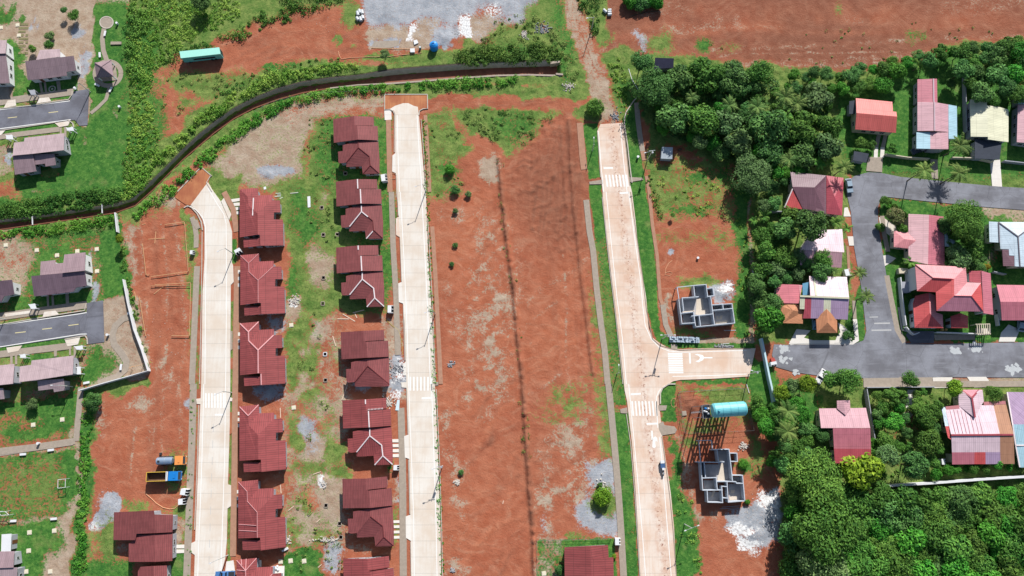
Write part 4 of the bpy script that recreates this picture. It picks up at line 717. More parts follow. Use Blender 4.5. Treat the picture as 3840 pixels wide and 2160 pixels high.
# parks
def ring(fr, cx, cy, rx, ry, w, m, name='path', a0=0, a1=360, z=.06):
    pts = [(cx + rx * math.cos(R(a)), cy + ry * math.sin(R(a))) for a in np.linspace(a0, a1, 40)]; props(band(pts, w, -.1, z, m, name, fr), kind='structure')
slab('path', [T00(805 + 52 * math.cos(a), 170 + 46 * math.sin(a)) for a in [k * math.pi / 16 for k in range(32)]], -.1, .06, M_PATH)
ring(T00, 805, 170, 50, 44, .3, M_KERB, 'kerb', z=.12)
walk([(785, 215), (772, 290), (780, 380), (805, 455)], 1.4, T00, M_PATH, 'path', .05); ring(T00, 815, 555, 98, 92, 1.4, M_PATH); walk([(830, 650), (800, 750), (740, 810), (685, 855)], 1.1, T00, M_PATH, 'path', .05)
walk([(1005, 935), (930, 955), (870, 1010), (848, 1080), (862, 1150), (920, 1220), (955, 1280), (945, 1340), (880, 1395), (740, 1445)], 1.9, T01, M_PATH, 'path', .05); walk([(610, 25), (595, 200), (575, 430)], 1.6, T02, M_PATH, 'path', .05); walk([(565, 430), (400, 460), (-60, 530)], 1.7, T02, M_PATH, 'path', .05)
# spoil heaps stay soil; low gravel slab in the storage yard
slab('path', [T10(x, y) for x, y in ((875, 345), (895, 312), (1080, 305), (1080, 345), (1015, 362), (880, 365))], -.1, .05, M_PATH)
# ---------------------------------------------------------------- drainage channel
M_CHAN = plain('channel_concrete', col(214, 206, 202), .95, .15, .4, .8); M_CHANB = plain('channel_bed', col(176, 112, 90), .8, .3, .5, .6)
def ribbon(name, A, B, m, kind=None):
    V = [p for p in A] + [p for p in B]; n = len(A); o = mk(name, V, [[i, i + 1, n + i + 1, n + i] for i in range(n - 1)], m, uv=True); props(o, kind='structure'); return o
def mid(A, B, t): return [(a[0] + (b_[0] - a[0]) * t, a[1] + (b_[1] - a[1]) * t) for a, b_ in zip(A, B)]
NZ = [OV(*p, .12) for p in CH_N]; NB = []; SB = []
for p, s_ in zip(CH_N, CH_S):
    a, c_ = OV(*p), OV(*s_); NB.append(Vector((a.x + (c_.x - a.x) * .16, a.y + (c_.y - a.y) * .16, -1.9))); SB.append(Vector((a.x + (c_.x - a.x) * .97, a.y + (c_.y - a.y) * .97, -1.85)))
NT2 = [Vector((a.x + (a.x - c_.x) * .12, a.y + (a.y - c_.y) * .12, .12)) for a, c_ in zip(NZ, SB)]
SZ = [OV(*p, .10) for p in CH_S]; ST2 = [Vector((c_.x + (c_.x - a.x) * .13, c_.y + (c_.y - a.y) * .13, .10)) for a, c_ in zip(NZ, SZ)]
V = NT2 + NZ + NB + SB + SZ + ST2; n_ = len(NZ)
M_CHT = plain('channel_coping', col(196, 180, 164), .9, .2, .3, 1.5)
M_DARKC = plain('dark_coping', col(96, 88, 80), .95, .1, .4, 1); ribbon('channel_wall', NT2, NZ, M_DARKC); ribbon('channel_wall', NZ, NB, M_CHAN); ribbon('channel_bed', NB, SB, M_CHANB); M_EDG = plain('earth_edge', col(150, 100, 78), .95, .1, .4, 1); ribbon('channel_wall', SB[:8], SZ[:8], M_CHT); ribbon('channel_wall', SZ[:8], ST2[:8], M_CHT); ribbon('channel_wall', SB[7:], SZ[7:], M_EDG); ribbon('channel_wall', SZ[7:], ST2[7:], M_EDG)  # north lip coloured darker to hold back its sunlit brightness
MC = MB(); MC.bar(OV(466, 360, .1), OV(476, 372, .1), .3, .2)
# ================================================================ HOUSES
M_RED = roofmat('red_roof_tile', col(144, 76, 76), 'tile', .46, .62, .7, .2, .18); M_REDB = roofmat('red_roof_tile_bright', col(158, 76, 76), 'sheet', .58, .45, .7, .2, .16)
M_MAUVE = roofmat('mauve_roof_sheet', col(156, 132, 138), 'sheet', .5, .75, .7, .14, .06); M_MAUVEP = roofmat('mauve_roof_pale', col(182, 160, 164), 'sheet', .5, .8, .7, .14, .1); M_MAUVED = roofmat('mauve_roof_dark', col(128, 104, 116), 'sheet', .5, .78, .7, .14, .1)
M_WALLW = plain('white_plaster', col(232, 234, 236), .85, .2, .12, .8); M_WALLG = plain('grey_plaster', col(176, 178, 186), .85, .2, .15, .8); M_WALLC = plain('cream_plaster', col(222, 210, 186), .85, .2, .15, .8)
M_GLASS = plain('dark_window_glass', col(44, 52, 62), .15, .6, .3, .5); M_FRAME = plain('window_frame_white', col(220, 220, 218), .5, .3, .1, 2); M_DOOR = plain('door_wood', col(120, 78, 52), .6, .3, .25, 2)
M_CAP = plain('fresh_ridge_mortar', col(250, 236, 236), .8, .2, .2, 3); M_CAPP = plain('pink_ridge_mortar', col(240, 176, 176), .8, .2, .2, 3); M_CAPD = plain('dark_ridge_cap', col(120, 52, 54), .8, .2, .2, 3)
def weld(polys):
    """join corners that were measured twice; put corners that lie on a neighbour's edge into that edge"""
    pts = []
    def idx(p):
        for i, q_ in enumerate(pts):
            if abs(q_[0] - p[0]) < 7 and abs(q_[1] - p[1]) < 7 and abs(q_[2] - p[2]) < .3: return i
        pts.append(p); return len(pts) - 1
    out = []
    for pl in polys:
        f = []
        for p in pl:
            i = idx(tuple(p))
            if not f or f[-1] != i: f.append(i)
        if f[0] == f[-1]: f.pop()
        out.append(f)
    res = []
    for f in out:
        g = []
        for a, b_ in zip(f, f[1:] + f[:1]):
            g.append(a); A, B = pts[a], pts[b_]; e = Vector((B[0] - A[0], B[1] - A[1])); L = e.length; mids = []
            for k, p in enumerate(pts):
                if k in f: continue
                d = Vector((p[0] - A[0], p[1] - A[1])); t = d.dot(e) / (L * L)
                if .02 < t < .98 and abs(d.cross(e) if False else (d.x * e.y - d.y * e.x)) / L < 4 and abs(A[2] + (B[2] - A[2]) * t - p[2]) < .25: mids.append((t, k))
            g += [k for t, k in sorted(mids)]
        res.append(g)
    return pts, res
class Roof:
    def __init__(s, fr, polys):
        pts, faces = weld([p if not isinstance(p[0], str) else p[1] for p in polys])
        s.P = [fr(p[0], p[1], p[2] * 1.09) for p in pts]; s.F = []
        for f in faces:
            a = sum(s.P[f[i]].x * s.P[f[(i + 1) % len(f)]].y - s.P[f[(i + 1) % len(f)]].x * s.P[f[i]].y for i in range(len(f)))
            s.F.append(f if a > 0 else f[::-1])
        s.tris = []
        for f in s.F:
            for t in tessellate_polygon([[Vector((s.P[i].x, s.P[i].y, 0)) for i in f]]): s.tris.append([s.P[f[k]] for k in t])
        E_ = {}
        for f in s.F:
            for a, b_ in zip(f, f[1:] + f[:1]): E_[(a, b_)] = E_.get((a, b_), 0) + 1
        s.bd = [e for e in E_ if (e[1], e[0]) not in E_]
    def z(s, x, y):
        best = None
        for a, b_, c in s.tris:
            d = (b_.x - a.x) * (c.y - a.y) - (c.x - a.x) * (b_.y - a.y)
            if abs(d) < 1e-9: continue
            u = ((b_.x - x) * (c.y - y) - (c.x - x) * (b_.y - y)) / d; v = ((c.x - x) * (a.y - y) - (a.x - x) * (c.y - y)) / d; w = 1 - u - v
            if min(u, v, w) > -.03:
                h = u * a.z + v * b_.z + w * c.z; best = h if best is None else max(best, h)
        return best
    def outline(s):
        nxt = {}
        for a, b_ in s.bd: nxt.setdefault(a, []).append(b_)
        loops = []
        while nxt:
            a = next(iter(nxt)); L = [a]
            while True:
                c = nxt.get(L[-1])
                if not c: break
                b_ = c.pop()
                if not c: del nxt[L[-1]]
                if b_ == L[0]: break
                L.append(b_)
                if len(L) > 200: break
            loops.append(L)
        def area(L): return abs(sum(s.P[L[i]].x * s.P[L[(i + 1) % len(L)]].y - s.P[L[(i + 1) % len(L)]].x * s.P[L[i]].y for i in range(len(L)))) / 2
        return [s.P[i] for i in max(loops, key=area)]
    def mesh(s, th=.14):
        n = len(s.P); V = list(s.P) + [p - Vector((0, 0, th)) for p in s.P]
        return V, s.F + [[i + n for i in f[::-1]] for f in s.F] + [[b_, a, a + n, b_ + n] for a, b_ in s.bd]
def inset(P, d):
    P = [Vector((p.x, p.y)) for p in P]
    out = []
    for p in P:
        if not out or (p - out[-1]).length > .7: out.append(p)
    P = out; P2 = []
    for i, p in enumerate(P):
        a, c = P[i - 1], P[(i + 1) % len(P)]; u, v = (p - a).normalized(), (c - p).normalized()
        if abs(u.x * v.y - u.y * v.x) > .12: P2.append(p)
    P = P2; n = len(P); res = []
    for i, p in enumerate(P):
        a, c = P[i - 1], P[(i + 1) % n]; u, v = (p - a).normalized(), (c - p).normalized()
        n1, n2 = Vector((-u.y, u.x)), Vector((-v.y, v.x)); k = 1 + n1.dot(n2)
        res.append(p + (n1 + n2) * d / max(k, .5))
    return res
def ccw(P):
    return P if sum(P[i].x * P[(i + 1) % len(P)].y - P[(i + 1) % len(P)].x * P[i].y for i in range(len(P))) > 0 else P[::-1]
def add_walls(root, org, roof, d, mat, z0=0.0, th=.14, openings=True, storeys=1, wall_poly=None):
    P = ccw(wall_poly) if wall_poly else inset(ccw(roof.outline()), d)
    V, F = [], []; n = len(P)
    for i in range(n):
        a, b_ = P[i], P[(i + 1) % n]; L = (b_ - a).length; k = max(1, int(L / .6)); row = []
        for j in range(k + 1):
            p = a.lerp(b_, j / k); h = roof.z(p.x, p.y)
            row.append((p, (h if h is not None else None)))
        hs = [h for _, h in row if h is not None]; fb = min(hs) if hs else 2.9
        for j in range(k):
            (p, h), (q_, g) = row[j], row[j + 1]; h = (h or fb) - th * .9; g = (g or fb) - th * .9; b0 = len(V)
            V += [(p.x, p.y, z0), (q_.x, q_.y, z0), (q_.x, q_.y, g), (p.x, p.y, h)]; F.append([b0, b0 + 1, b0 + 2, b0 + 3])
    mk('wall', V, F, mat, root, org)
    if not openings: return P
    longest = sorted(range(n), key=lambda i: -(P[(i + 1) % n] - P[i]).length)
    door_done = False; cnt = 0
    for i in range(n):
        a, b_ = P[i], P[(i + 1) % n]; L = (b_ - a).length
        if L < 2.4 or cnt > 9: continue
        u = (b_ - a).normalized(); nn = Vector((u.y, -u.x)); k = 1 if L < 5 else (2 if L < 9 else 3); rz = math.atan2(u.y, u.x)
        for s_ in range(storeys):
            for j in range(k):
                t = (j + 1) / (k + 1); p = a.lerp(b_, t)
                isdoor = (not door_done) and s_ == 0 and i in longest[:3] and j == 0
                w, h, zc = (.95, 2.05, 1.03) if isdoor else ((1.3 if L > 3.6 else .7), 1.05, 1.5 + 2.75 * s_)
                c3 = Vector((p.x + nn.x * .03, p.y + nn.y * .03, zc + z0))
                if isdoor:
                    door_done = True; o = MB().box(c3, (w, .1, h), rz).mk('door', M_DOOR, root, org)
                else:
                    o = MB().box(c3, (w, .08, h), rz).mk('window', M_GLASS, root, org); cnt += 1
                    m = MB(); e = Vector((nn.x * .035, nn.y * .035, 0)); ux = Vector((u.x, u.y, 0))
                    for dx, dz, sx, sz in ((0, h / 2, w + .1, .07), (0, -h / 2, w + .1, .07), (-w / 2, 0, .07, h - .07), (w / 2, 0, .07, h - .07), (0, 0, .05, h - .07)): m.box(c3 + e + ux * dx + Vector((0, 0, dz)), (sx, .06, sz), rz)
                    m.mk('window_frame', M_FRAME, o, org)
    return P
def caps(root, org, fr, lines, mat, w=.3, name='ridge_cap'):
    m = MB()
    for ln in lines:
        for a, b_ in zip(ln, ln[1:]): m.bar(fr(a[0], a[1], a[2] * 1.09) + Vector((0, 0, .06)), fr(b_[0], b_[1], b_[2] * 1.09) + Vector((0, 0, .06)), w, .10)
    m.mk(name, mat, root, org)
def house(name, label, cat, fr, blocks, group=None, wall=None, d=.45, cap=None, capm=None, storeys=1, extra=None, openings=True):
    """blocks: list of (roof material, polygons[, wall?]) measured at their own height"""
    roofs = [(m, Roof(fr, pl), wl, pn) for m, pl, wl, pn in [(b_ + (True, 'roof'))[:4] if len(b_) < 4 else b_ for b_ in blocks]]
    allp = [p for _, r, _, _ in roofs for p in r.P]; cx = (min(p.x for p in allp) + max(p.x for p in allp)) / 2; cy = (min(p.y for p in allp) + max(p.y for p in allp)) / 2
    org = Vector((cx, cy, 0)); root = empty(name, org, label, cat, group)
    for m, r, wl, pn in roofs:
        Vv, Ff = r.mesh(); mk(pn, Vv, Ff, m, root, org, uv=True)
        if wl:
            try: add_walls(root, org, r, d, wall or M_WALLG, storeys=storeys if min(p.z for p in r.P) > 5 else 1, openings=openings)
            except Exception as ex: print('wall', name, ex)
            if wl is not True and callable(wl): wl(root, org)
    for lns, cm, w in (cap or []): caps(root, org, fr, lns, cm, w)
    if extra: extra(root, org)
    return root

# ---- middle column: seven of one design (measured on the northernmost)
Z1 = Z(1220, 420)
MU = [[(130, 105, 2.9), (440, 60, 4.4), (445, 200, 4.4), (478, 204, 4.55), (490, 415, 4.6), (140, 465, 2.9)], [(440, 60, 4.4), (720, 70, 3.1), (725, 205, 3.1), (445, 200, 4.4)], [(478, 204, 4.55), (777, 212, 3.05), (787, 427, 3.05), (490, 415, 4.6)]]
ML = [[(270, 500, 3.15), (490, 440, 4.0), (497, 535, 4.0), (320, 762, 3.15), (248, 770, 3.0), (208, 770, 2.75), (200, 598, 2.75), (270, 588, 3.1)],
      [(497, 535, 4.0), (657, 668, 3.4), (548, 818, 2.75), (375, 828, 2.75), (320, 828, 2.75), (320, 762, 3.15)],
      [(490, 440, 4.0), (787, 440, 2.75), (805, 700, 2.75), (805, 932, 2.75), (672, 805, 3.35), (660, 672, 3.4), (497, 535, 4.0)],
      [(657, 668, 3.4), (672, 805, 3.35), (560, 938, 2.75), (548, 818, 2.75)], [(672, 805, 3.35), (805, 932, 2.75), (560, 938, 2.75)]]
ML4 = [ML[0], [(497, 535, 4.0), (660, 675, 3.4), (795, 800, 2.75), (790, 828, 2.75), (375, 832, 2.75), (320, 828, 2.75), (320, 762, 3.15)], [(490, 440, 4.0), (787, 440, 2.75), (795, 800, 2.75), (660, 675, 3.4), (497, 535, 4.0)]]
hipm = [[(497, 440, 4.0), (497, 535, 4.0), (320, 762, 3.15)], [(497, 535, 4.0), (657, 668, 3.4), (672, 805, 3.35), (562, 936, 2.75)], [(672, 805, 3.35), (803, 930, 2.75)]]
NG = 'seven red-tiled houses in the middle row'
def scalemesh(o, sx, sy):
    for c in [x for x in bpy.data.objects if x.parent == o]:
        for v in c.data.vertices: v.co.x *= sx; v.co.y *= sy
        scalemesh(c, sx, sy)
def mid_house(label, cap, ML_=ML):
    h = house('red_roofed_house', label, 'house', Z1, [(M_RED, MU), (M_RED, ML_)], NG, cap=cap, d=.5); scalemesh(h, 1.035, 1.0); return h
hb = mid_house('northernmost red-tiled house of the middle row, nearest the channel', [(hipm, M_CAPD, .14)])
ax, ay = hb.location.x, hb.location.y; tl0 = Z1(130, 105, 2.9)
def put(h, fr, x, y): p = fr(x, y, 2.9); h.location = (ax + (p.x - tl0.x) + .2, ay + (p.y - tl0.y), 0)
ridge = [[(440, 62, 4.42), (445, 198, 4.42)], [(480, 206, 4.58), (490, 413, 4.62)]]
h = mid_house('second red-tiled house of the middle row, white mortar on some ridges', [(ridge + [[(495, 440, 4.02), (497, 535, 4.02), (325, 757, 3.2)], [(497, 535, 4.0), (590, 612, 3.66)], [(660, 822, 3.3), (565, 934, 2.8)]], M_CAP, .3), (hipm[1:], M_CAPD, .12)]); put(h, Z1, 160, 1050)
h = mid_house('third red-tiled house of the middle row, every hip and ridge lined in white', [([ridge[0][:1] + [(442, 120, 4.42)], ridge[1]] + hipm, M_CAP, .3)]); put(h, T11, 605, 418)
h = mid_house('fourth red-tiled house of the middle row with one large dark-lined triangular hip, beside cement spill', [([[(497, 535, 4.0), (320, 762, 3.15)], [(497, 535, 4.0), (795, 802, 2.75)]], M_CAPD, .14)], ML4); put(h, T11, 638, 1027)
def slats(root, org):
    m = MB()
    for k in range(12): m.bar(Z1(462 + k * 19, 186, 4.66 - k * .075), Z1(462 + k * 19, 206, 4.64 - k * .075), .14, .1)
    m.mk('roof_batten', M_CAP, root, org); m = MB(); m.prism([Z1(*p, 0) for p in ((455, 186), (690, 192), (690, 208), (455, 203))], 0, .01)
h = house('red_roofed_house', 'fifth red-tiled house of the middle row, bare battens showing in two gaps of its roof', 'house', Z1, [(M_REDB, MU), (M_REDB, ML)], NG, cap=[([[(440, 62, 4.42), (442, 120, 4.42)], ridge[1]] + hipm, M_CAP, .28)], d=.5, extra=slats); scalemesh(h, 1.035, 1.0); put(h, T12, 652, 120)
h = mid_house('sixth red-tiled house of the middle row, plain pinkish hips, pale stepping strips to its pavement', [(hipm[1:], M_CAPD, .12)]); put(h, T12, 652, 712)
h = house('red_roofed_house', 'southernmost red-tiled house of the middle row, cut by the bottom edge of the picture', 'house', Z1, [(M_REDB, MU), (M_REDB, ML)], NG, d=.5); scalemesh(h, 1.035, 1.0); put(h, T12, 658, 1312)

# ---- left column: six of another design (measured on the second)
LW = [[(165, 1035, 3.0), (292, 1155, 3.6), (297, 1285, 3.6), (435, 1415, 4.4), (437, 1752, 4.4), (165, 1787, 3.0)], [(165, 1035, 3.0), (445, 1010, 2.95), (292, 1155, 3.6)],
      [(445, 1010, 2.95), (450, 1130, 2.95), (297, 1285, 3.6), (292, 1155, 3.6)], [(450, 1130, 2.95), (668, 1120, 2.95), (664, 1205, 3.3), (435, 1415, 4.4), (297, 1285, 3.6)],
      [(664, 1205, 3.3), (785, 1205, 2.75), (790, 1393, 2.72), (692, 1395, 3.15), (690, 1505, 3.15), (437, 1505, 4.4), (435, 1415, 4.4)],
      [(437, 1505, 4.4), (690, 1505, 3.15), (830, 1508, 2.55), (838, 1911, 2.5), (482, 1925, 4.2), (475, 1754, 4.22), (437, 1752, 4.4)]]
LP = [[(470, 1800, 3.75), (478, 1927, 3.75), (228, 1946, 2.75), (222, 1814, 2.75)]]
lhip = [[(168, 1038, 3.0), (292, 1155, 3.6), (297, 1285, 3.6), (435, 1415, 4.4), (437, 1750, 4.4)], [(292, 1155, 3.6), (443, 1012, 2.95)], [(435, 1415, 4.4), (664, 1205, 3.3)]]
NG2 = 'red-tiled houses in the row east of the left concrete road'
tl1 = Z8(165, 1035, 3.0)
def left_house(label, cap, m=M_REDB, extra=None):
    return house('red_roofed_house', label, 'house', Z8, [(m, LW), (m, LP)], NG2, cap=cap, d=.5, extra=extra)
def pipe_on_roof(root, org):
    MB().bar(Z8(378, 1175, 4.3), Z8(365, 1450, 4.35), .3, .12).mk('ridge_sheet', M_CAP, root, org)
first = left_house('red-tiled house at the bend, northernmost of the left row, loose white strip on its roof', [([lhip[0][3:]], M_CAPD, .12)], extra=pipe_on_roof)
bx, by = first.location.x, first.location.y
def putl(h, fr, x, y): p = fr(x, y, 3.0); h.location = (bx + (p.x - tl1.x), by + (p.y - tl1.y), 0)
putl(first, Z8, 156, 42)
h = left_house('second red-tiled house of the left row with thin pink hip lines', [(lhip, M_CAPP, .1)], M_REDB); putl(h, Z8, 165, 1035)
h = left_house('third red-tiled house of the left row, bold pale pink lines along all hips', [(lhip + [[(478, 1760, 4.2), (482, 1922, 4.2)]], M_CAPP, .3)], M_REDB); putl(h, Z(860, 1060), 160, 612)
h = left_house('fourth red-tiled house of the left row, pale crosses only on its north hip', [([[(168, 1038, 3.0), (292, 1155, 3.6)], [(292, 1155, 3.6), (443, 1012, 2.95)]], M_CAPP, .22)], M_REDB); putl(h, T02, 1807, 168)
h = left_house('fifth red-tiled house of the left row, uneven pale tile rows low on its west slope', [([[(175, 1600, 3.02), (420, 1590, 4.4)], [(175, 1680, 3.02), (425, 1668, 4.4)]], M_CAPP, .14), (lhip[:1], M_CAPP, .1)], M_REDB); putl(h, T02, 1798, 735)
h = left_house('southernmost red-tiled house of the left row with star-like pale ridge lines behind the blue pickup', [(lhip + [[(230, 1020, 3.0), (240, 1090, 3.3)], [(300, 1018, 3.0), (294, 1150, 3.6)], [(170, 1160, 3.05), (285, 1158, 3.6)]], M_CAPP, .16)], M_REDB); putl(h, T02, 1785, 1325)
# single houses
house('red_roofed_house', 'red-tiled house southwest of the parked trucks, two stepped gables, west of the road', 'house', T02, [(M_RED, [[(860, 968, 2.8), (1160, 955, 4.3), (1165, 985, 4.3), (1175, 1125, 4.3), (1030, 1130, 3.6), (1020, 1178, 3.55), (855, 1178, 2.8)], [(1165, 985, 4.3), (1305, 988, 3.5), (1300, 1118, 3.5), (1175, 1125, 4.3)]]), (M_RED, [[(1010, 1178, 2.8), (1035, 1140, 2.9), (1170, 1134, 3.9), (1170, 1342, 3.9), (970, 1342, 2.7), (972, 1205, 2.7)], [(1170, 1134, 3.9), (1302, 1125, 3.1), (1300, 1335, 3.1), (1170, 1342, 3.9)]])])
house('red_roofed_house', 'red-tiled house at the bottom edge just south of the lone western house', 'house', T02, [(M_RED, [[(1060, 1380, 2.9), (1160, 1374, 3.9), (1160, 1640, 3.9), (1040, 1640, 2.8), (1040, 1415, 2.8)], [(1160, 1374, 3.9), (1258, 1370, 3.1), (1265, 1640, 3.1), (1160, 1640, 3.9)]])])
house('red_roofed_house', 'red-tiled house on its own fenced lawn at the bottom edge, east of the bare field', 'house', T22, [(M_REDB, [[(395, 1232, 2.8), (585, 1222, 4.2), (598, 1320, 4.25), (604, 1640, 4.25), (400, 1640, 2.8)], [(585, 1222, 4.2), (725, 1215, 3.2), (730, 1318, 3.2), (598, 1320, 4.2)], [(598, 1320, 4.25), (765, 1308, 3.0), (772, 1640, 3.0), (604, 1640, 4.25)]])])

# ---- grey estate at the left edge
Z5, Z6, Z7, Z9 = Z(0, 140), Z(0, 420), Z(0, 900), Z(0, 1240)
GG = 'mauve-roofed white houses of the left estate'
house('grey_roofed_house', 'mauve-roofed white house north of the upper asphalt road with round flowerbed in front', 'house', Z5, [(M_MAUVE, [[(380, 360, 4.2), (1110, 278, 4.2), (1148, 500, 2.9), (1003, 520, 2.9), (1008, 578, 2.6), (600, 632, 2.6), (418, 645, 2.6)]]), (M_MAUVEP, [[(545, 340, 3.8), (600, 190, 3.0), (905, 175, 3.0), (905, 292, 3.8)]])], GG, M_WALLW)
house('grey_roofed_house', 'mauve-roofed white house at the left edge beside the narrow lawn, north of the upper road', 'house', Z5, [(M_MAUVEP, [[(-340, 60, 3.1), (100, 40, 3.1), (82, 242, 4.2), (-300, 255, 4.2)]]), (M_MAUVE, [[(-300, 250, 3.9), (84, 244, 3.9), (145, 690, 2.7), (-280, 705, 2.7)]])], GG, M_WALLW)
house('grey_roofed_house', 'mauve-roofed white house standing on bright green lawn south of the upper road', 'house', Z6, [(M_MAUVEP, [[(370, 390, 2.7), (970, 320, 2.7), (960, 575, 4.2), (500, 630, 4.2), (190, 658, 4.2), (210, 462, 3.1), (362, 445, 3.0)]]), (M_MAUVE, [[(190, 664, 3.7), (495, 622, 3.7), (545, 895, 2.7), (225, 945, 2.7)]]), (M_MAUVE, [[(512, 640, 3.4), (820, 630, 3.4), (842, 800, 2.75), (685, 822, 2.7), (680, 778, 2.85), (532, 795, 2.85)]])], GG, M_WALLG)
house('grey_roofed_house', 'dark mauve-roofed white house with two raised rear blocks, north of the lower road', 'house', Z7, [(M_MAUVED, [[(470, 545, 4.1), (1280, 468, 4.1), (1310, 690, 3.0), (1150, 718, 2.85), (1105, 780, 2.6), (820, 815, 2.6), (515, 852, 2.6)]]), (M_MAUVE, [[(615, 325, 2.8), (835, 303, 2.8), (833, 357, 3.05), (955, 345, 3.05), (945, 500, 3.8), (605, 530, 3.8)]]), (M_MAUVE, [[(970, 220, 3.3), (1290, 185, 3.3), (1278, 462, 4.5), (940, 498, 4.5)]])], GG, M_WALLW)
house('grey_roofed_house', 'dark mauve-roofed white house cut by the left edge, north of the lower road', 'house', Z7, [(M_MAUVED, [[(-400, 650, 4.1), (180, 600, 4.1), (215, 820, 3.0), (60, 850, 2.85), (20, 935, 2.6), (-360, 960, 2.6)]])], GG, M_WALLW)
house('grey_roofed_house', 'streaked pale mauve-roofed house with stepped rear lean-to, south of the lower road', 'house', Z9, [(M_MAUVEP, [[(475, 450, 2.75), (1110, 375, 2.7), (1095, 660, 4.2), (565, 745, 4.2), (290, 775, 4.2), (300, 540, 2.95), (470, 515, 2.95)]]), (M_MAUVEP, [[(565, 755, 3.4), (958, 725, 3.4), (980, 900, 2.7), (815, 928, 2.6), (805, 878, 2.8), (580, 905, 2.8)]])], GG, M_WALLG)
house('grey_roofed_house', 'pale mauve-roofed house at the left edge, south of the lower road, small rear lean-to', 'house', Z9, [(M_MAUVEP, [[(-400, 560, 2.8), (215, 503, 2.7), (195, 800, 4.2), (-380, 860, 4.2)]]), (M_MAUVEP, [[(-300, 890, 3.4), (45, 865, 3.4), (65, 1030, 2.7), (-280, 1060, 2.7)]])], GG, M_WALLG)
house('grey_roofed_house', 'mauve-roofed house with a flat white slab at the bottom left corner', 'house', T02, [(M_MAUVE, [[(-160, 1268, 3.0), (108, 1262, 3.0), (100, 1385, 3.9), (-160, 1395, 3.9)]]), (M_MAUVEP, [[(-160, 1395, 3.6), (130, 1385, 3.6), (120, 1600, 2.7), (-160, 1600, 2.7)]]), (M_WALLW, [[(12, 1135, 2.9), (86, 1130, 2.9), (80, 1266, 2.9), (8, 1268, 2.9)]])], GG, M_WALLG)
for fr, x, y in ((T00, 530, 975), (T00, 70, 1040), (T01, 592, 1172), (T01, 168, 1238)):
    pass
def carport_shade(name, label, fr, P, z, mat=M_WALLW):
    name = 'shelter' if name == 'car_shade' else name
    org = fr(sum(p[0] for p in P) / len(P), sum(p[1] for p in P) / len(P)); root = empty(name, org, label, 'shelter')
    MB().prism([fr(*p, z) for p in P], z - .14, z).mk('roof', mat, root, org)
    for p in P: 
        a = fr(*p, z); c = Vector((org.x + (a.x - org.x) * .82, org.y + (a.y - org.y) * .82, 0)); MB().bar(c, c + Vector((0, 0, z - .12)), .22).mk('post', mat, root, org)
carport_shade('gate_shelter', 'small white gate shelter between the driveway and the house on the green lawn', T00, [(500, 965), (550, 958), (558, 988), (505, 985)], 2.4)
carport_shade('gate_shelter', 'small white gate shelter at the left edge below the upper asphalt road', T00, [(45, 1020), (92, 1018), (100, 1052), (48, 1050)], 2.4)
carport_shade('gate_shelter', 'small white gate shelter beside the end of the lower road, east driveway', T01, [(560, 1165), (622, 1158), (625, 1188), (578, 1190)], 2.4)
carport_shade('gate_shelter', 'small white gate shelter on the west driveway of the lower road', T01, [(150, 1228), (190, 1222), (195, 1250), (155, 1252)], 2.4)
carport_shade('gate_shelter', 'small white gate shelter in the house shadow by the upper road', T00, [(215, 680), (262, 678), (270, 715), (235, 715)], 2.2, M_WALLG)
carport_shade('gate_shelter', 'small white gate shelter at the pavement north of the lower road', T01, [(215, 848), (262, 842), (275, 880), (235, 882)], 2.2, M_WALLW)
carport_shade('car_shade', 'bright white awning beside the streaked mauve-roofed house', T01, [(580, 1318), (608, 1318), (610, 1375), (582, 1376)], 2.3)
# gazebo
def gazebo():
    fr = Z5; apex = fr(1530, 445, 4.6); cs = [fr(1425, 383, 2.6), fr(1680, 345, 2.6), fr(1735, 605, 2.6) if False else fr(1712, 590, 2.6), fr(1455, 612, 2.6)]
    org = Vector((apex.x, apex.y, 0)); root = empty('gazebo', org, 'square gazebo with four-sided mauve roof inside the circular path', 'gazebo')
    b0 = [c - Vector((0, 0, .12)) for c in cs]; mk('roof', cs + [apex] + b0, [[0, 3, 4][::-1], [0, 4, 1][::-1], [1, 4, 2][::-1], [2, 4, 3][::-1], [5, 6, 7, 8], [0, 1, 6, 5], [1, 2, 7, 6], [2, 3, 8, 7], [3, 0, 5, 8]], M_MAUVE, root, org, uv=True)
    m = MB()
    for c in cs: m.bar(c + Vector((0, 0, .05)), apex + Vector((0, 0, .05)), .14, .1)
    m.mk('hip_cap', M_MAUVED, root, org)
    for c in cs:
        p = org + (Vector((c.x, c.y, 0)) - org) * .86; MB().bar(p, p + Vector((0, 0, 2.75)), .28).mk('post', M_WALLW, root, org)
    MB().prism([org + (Vector((c.x, c.y, 0)) - org) * .95 for c in cs], 0, .15).mk('floor', M_PATH, root, org)
gazebo()

# ---- right estate
S = lambda n, c, p=.55, d_=.72, r_=.5, v=.12: roofmat(n, c, 'sheet', p, d_, r_, v, .0, spec=.4)
M_PK, M_PKL, M_PKR, M_RD, M_BL, M_CRM = S('pink_sheet', col(216, 168, 176)), S('pale_pink_sheet', col(234, 206, 214)), S('rose_sheet', col(206, 122, 136)), S('red_sheet', col(216, 92, 92)), S('pale_blue_sheet', col(176, 214, 228)), S('cream_sheet', col(236, 234, 202))
M_LAV, M_MAR, M_ORG, M_WBL, M_SAL = S('lavender_sheet', col(188, 160, 190)), S('maroon_sheet', col(118, 82, 94)), roofmat('orange_roof_tile', col(208, 142, 102), 'tile', .4, .7, .7, .12, 0), S('blue_white_sheet', col(204, 222, 234)), S('salmon_sheet', col(232, 152, 156))
M_CORAL, M_ROSE2, M_DRED, M_BRN = S('coral_sheet', col(226, 112, 104)), S('dusty_rose_sheet', col(200, 132, 150)), S('deep_red_sheet', col(190, 84, 96)), S('brown_sheet', col(190, 140, 110))
ZR = Z(3120, 260)
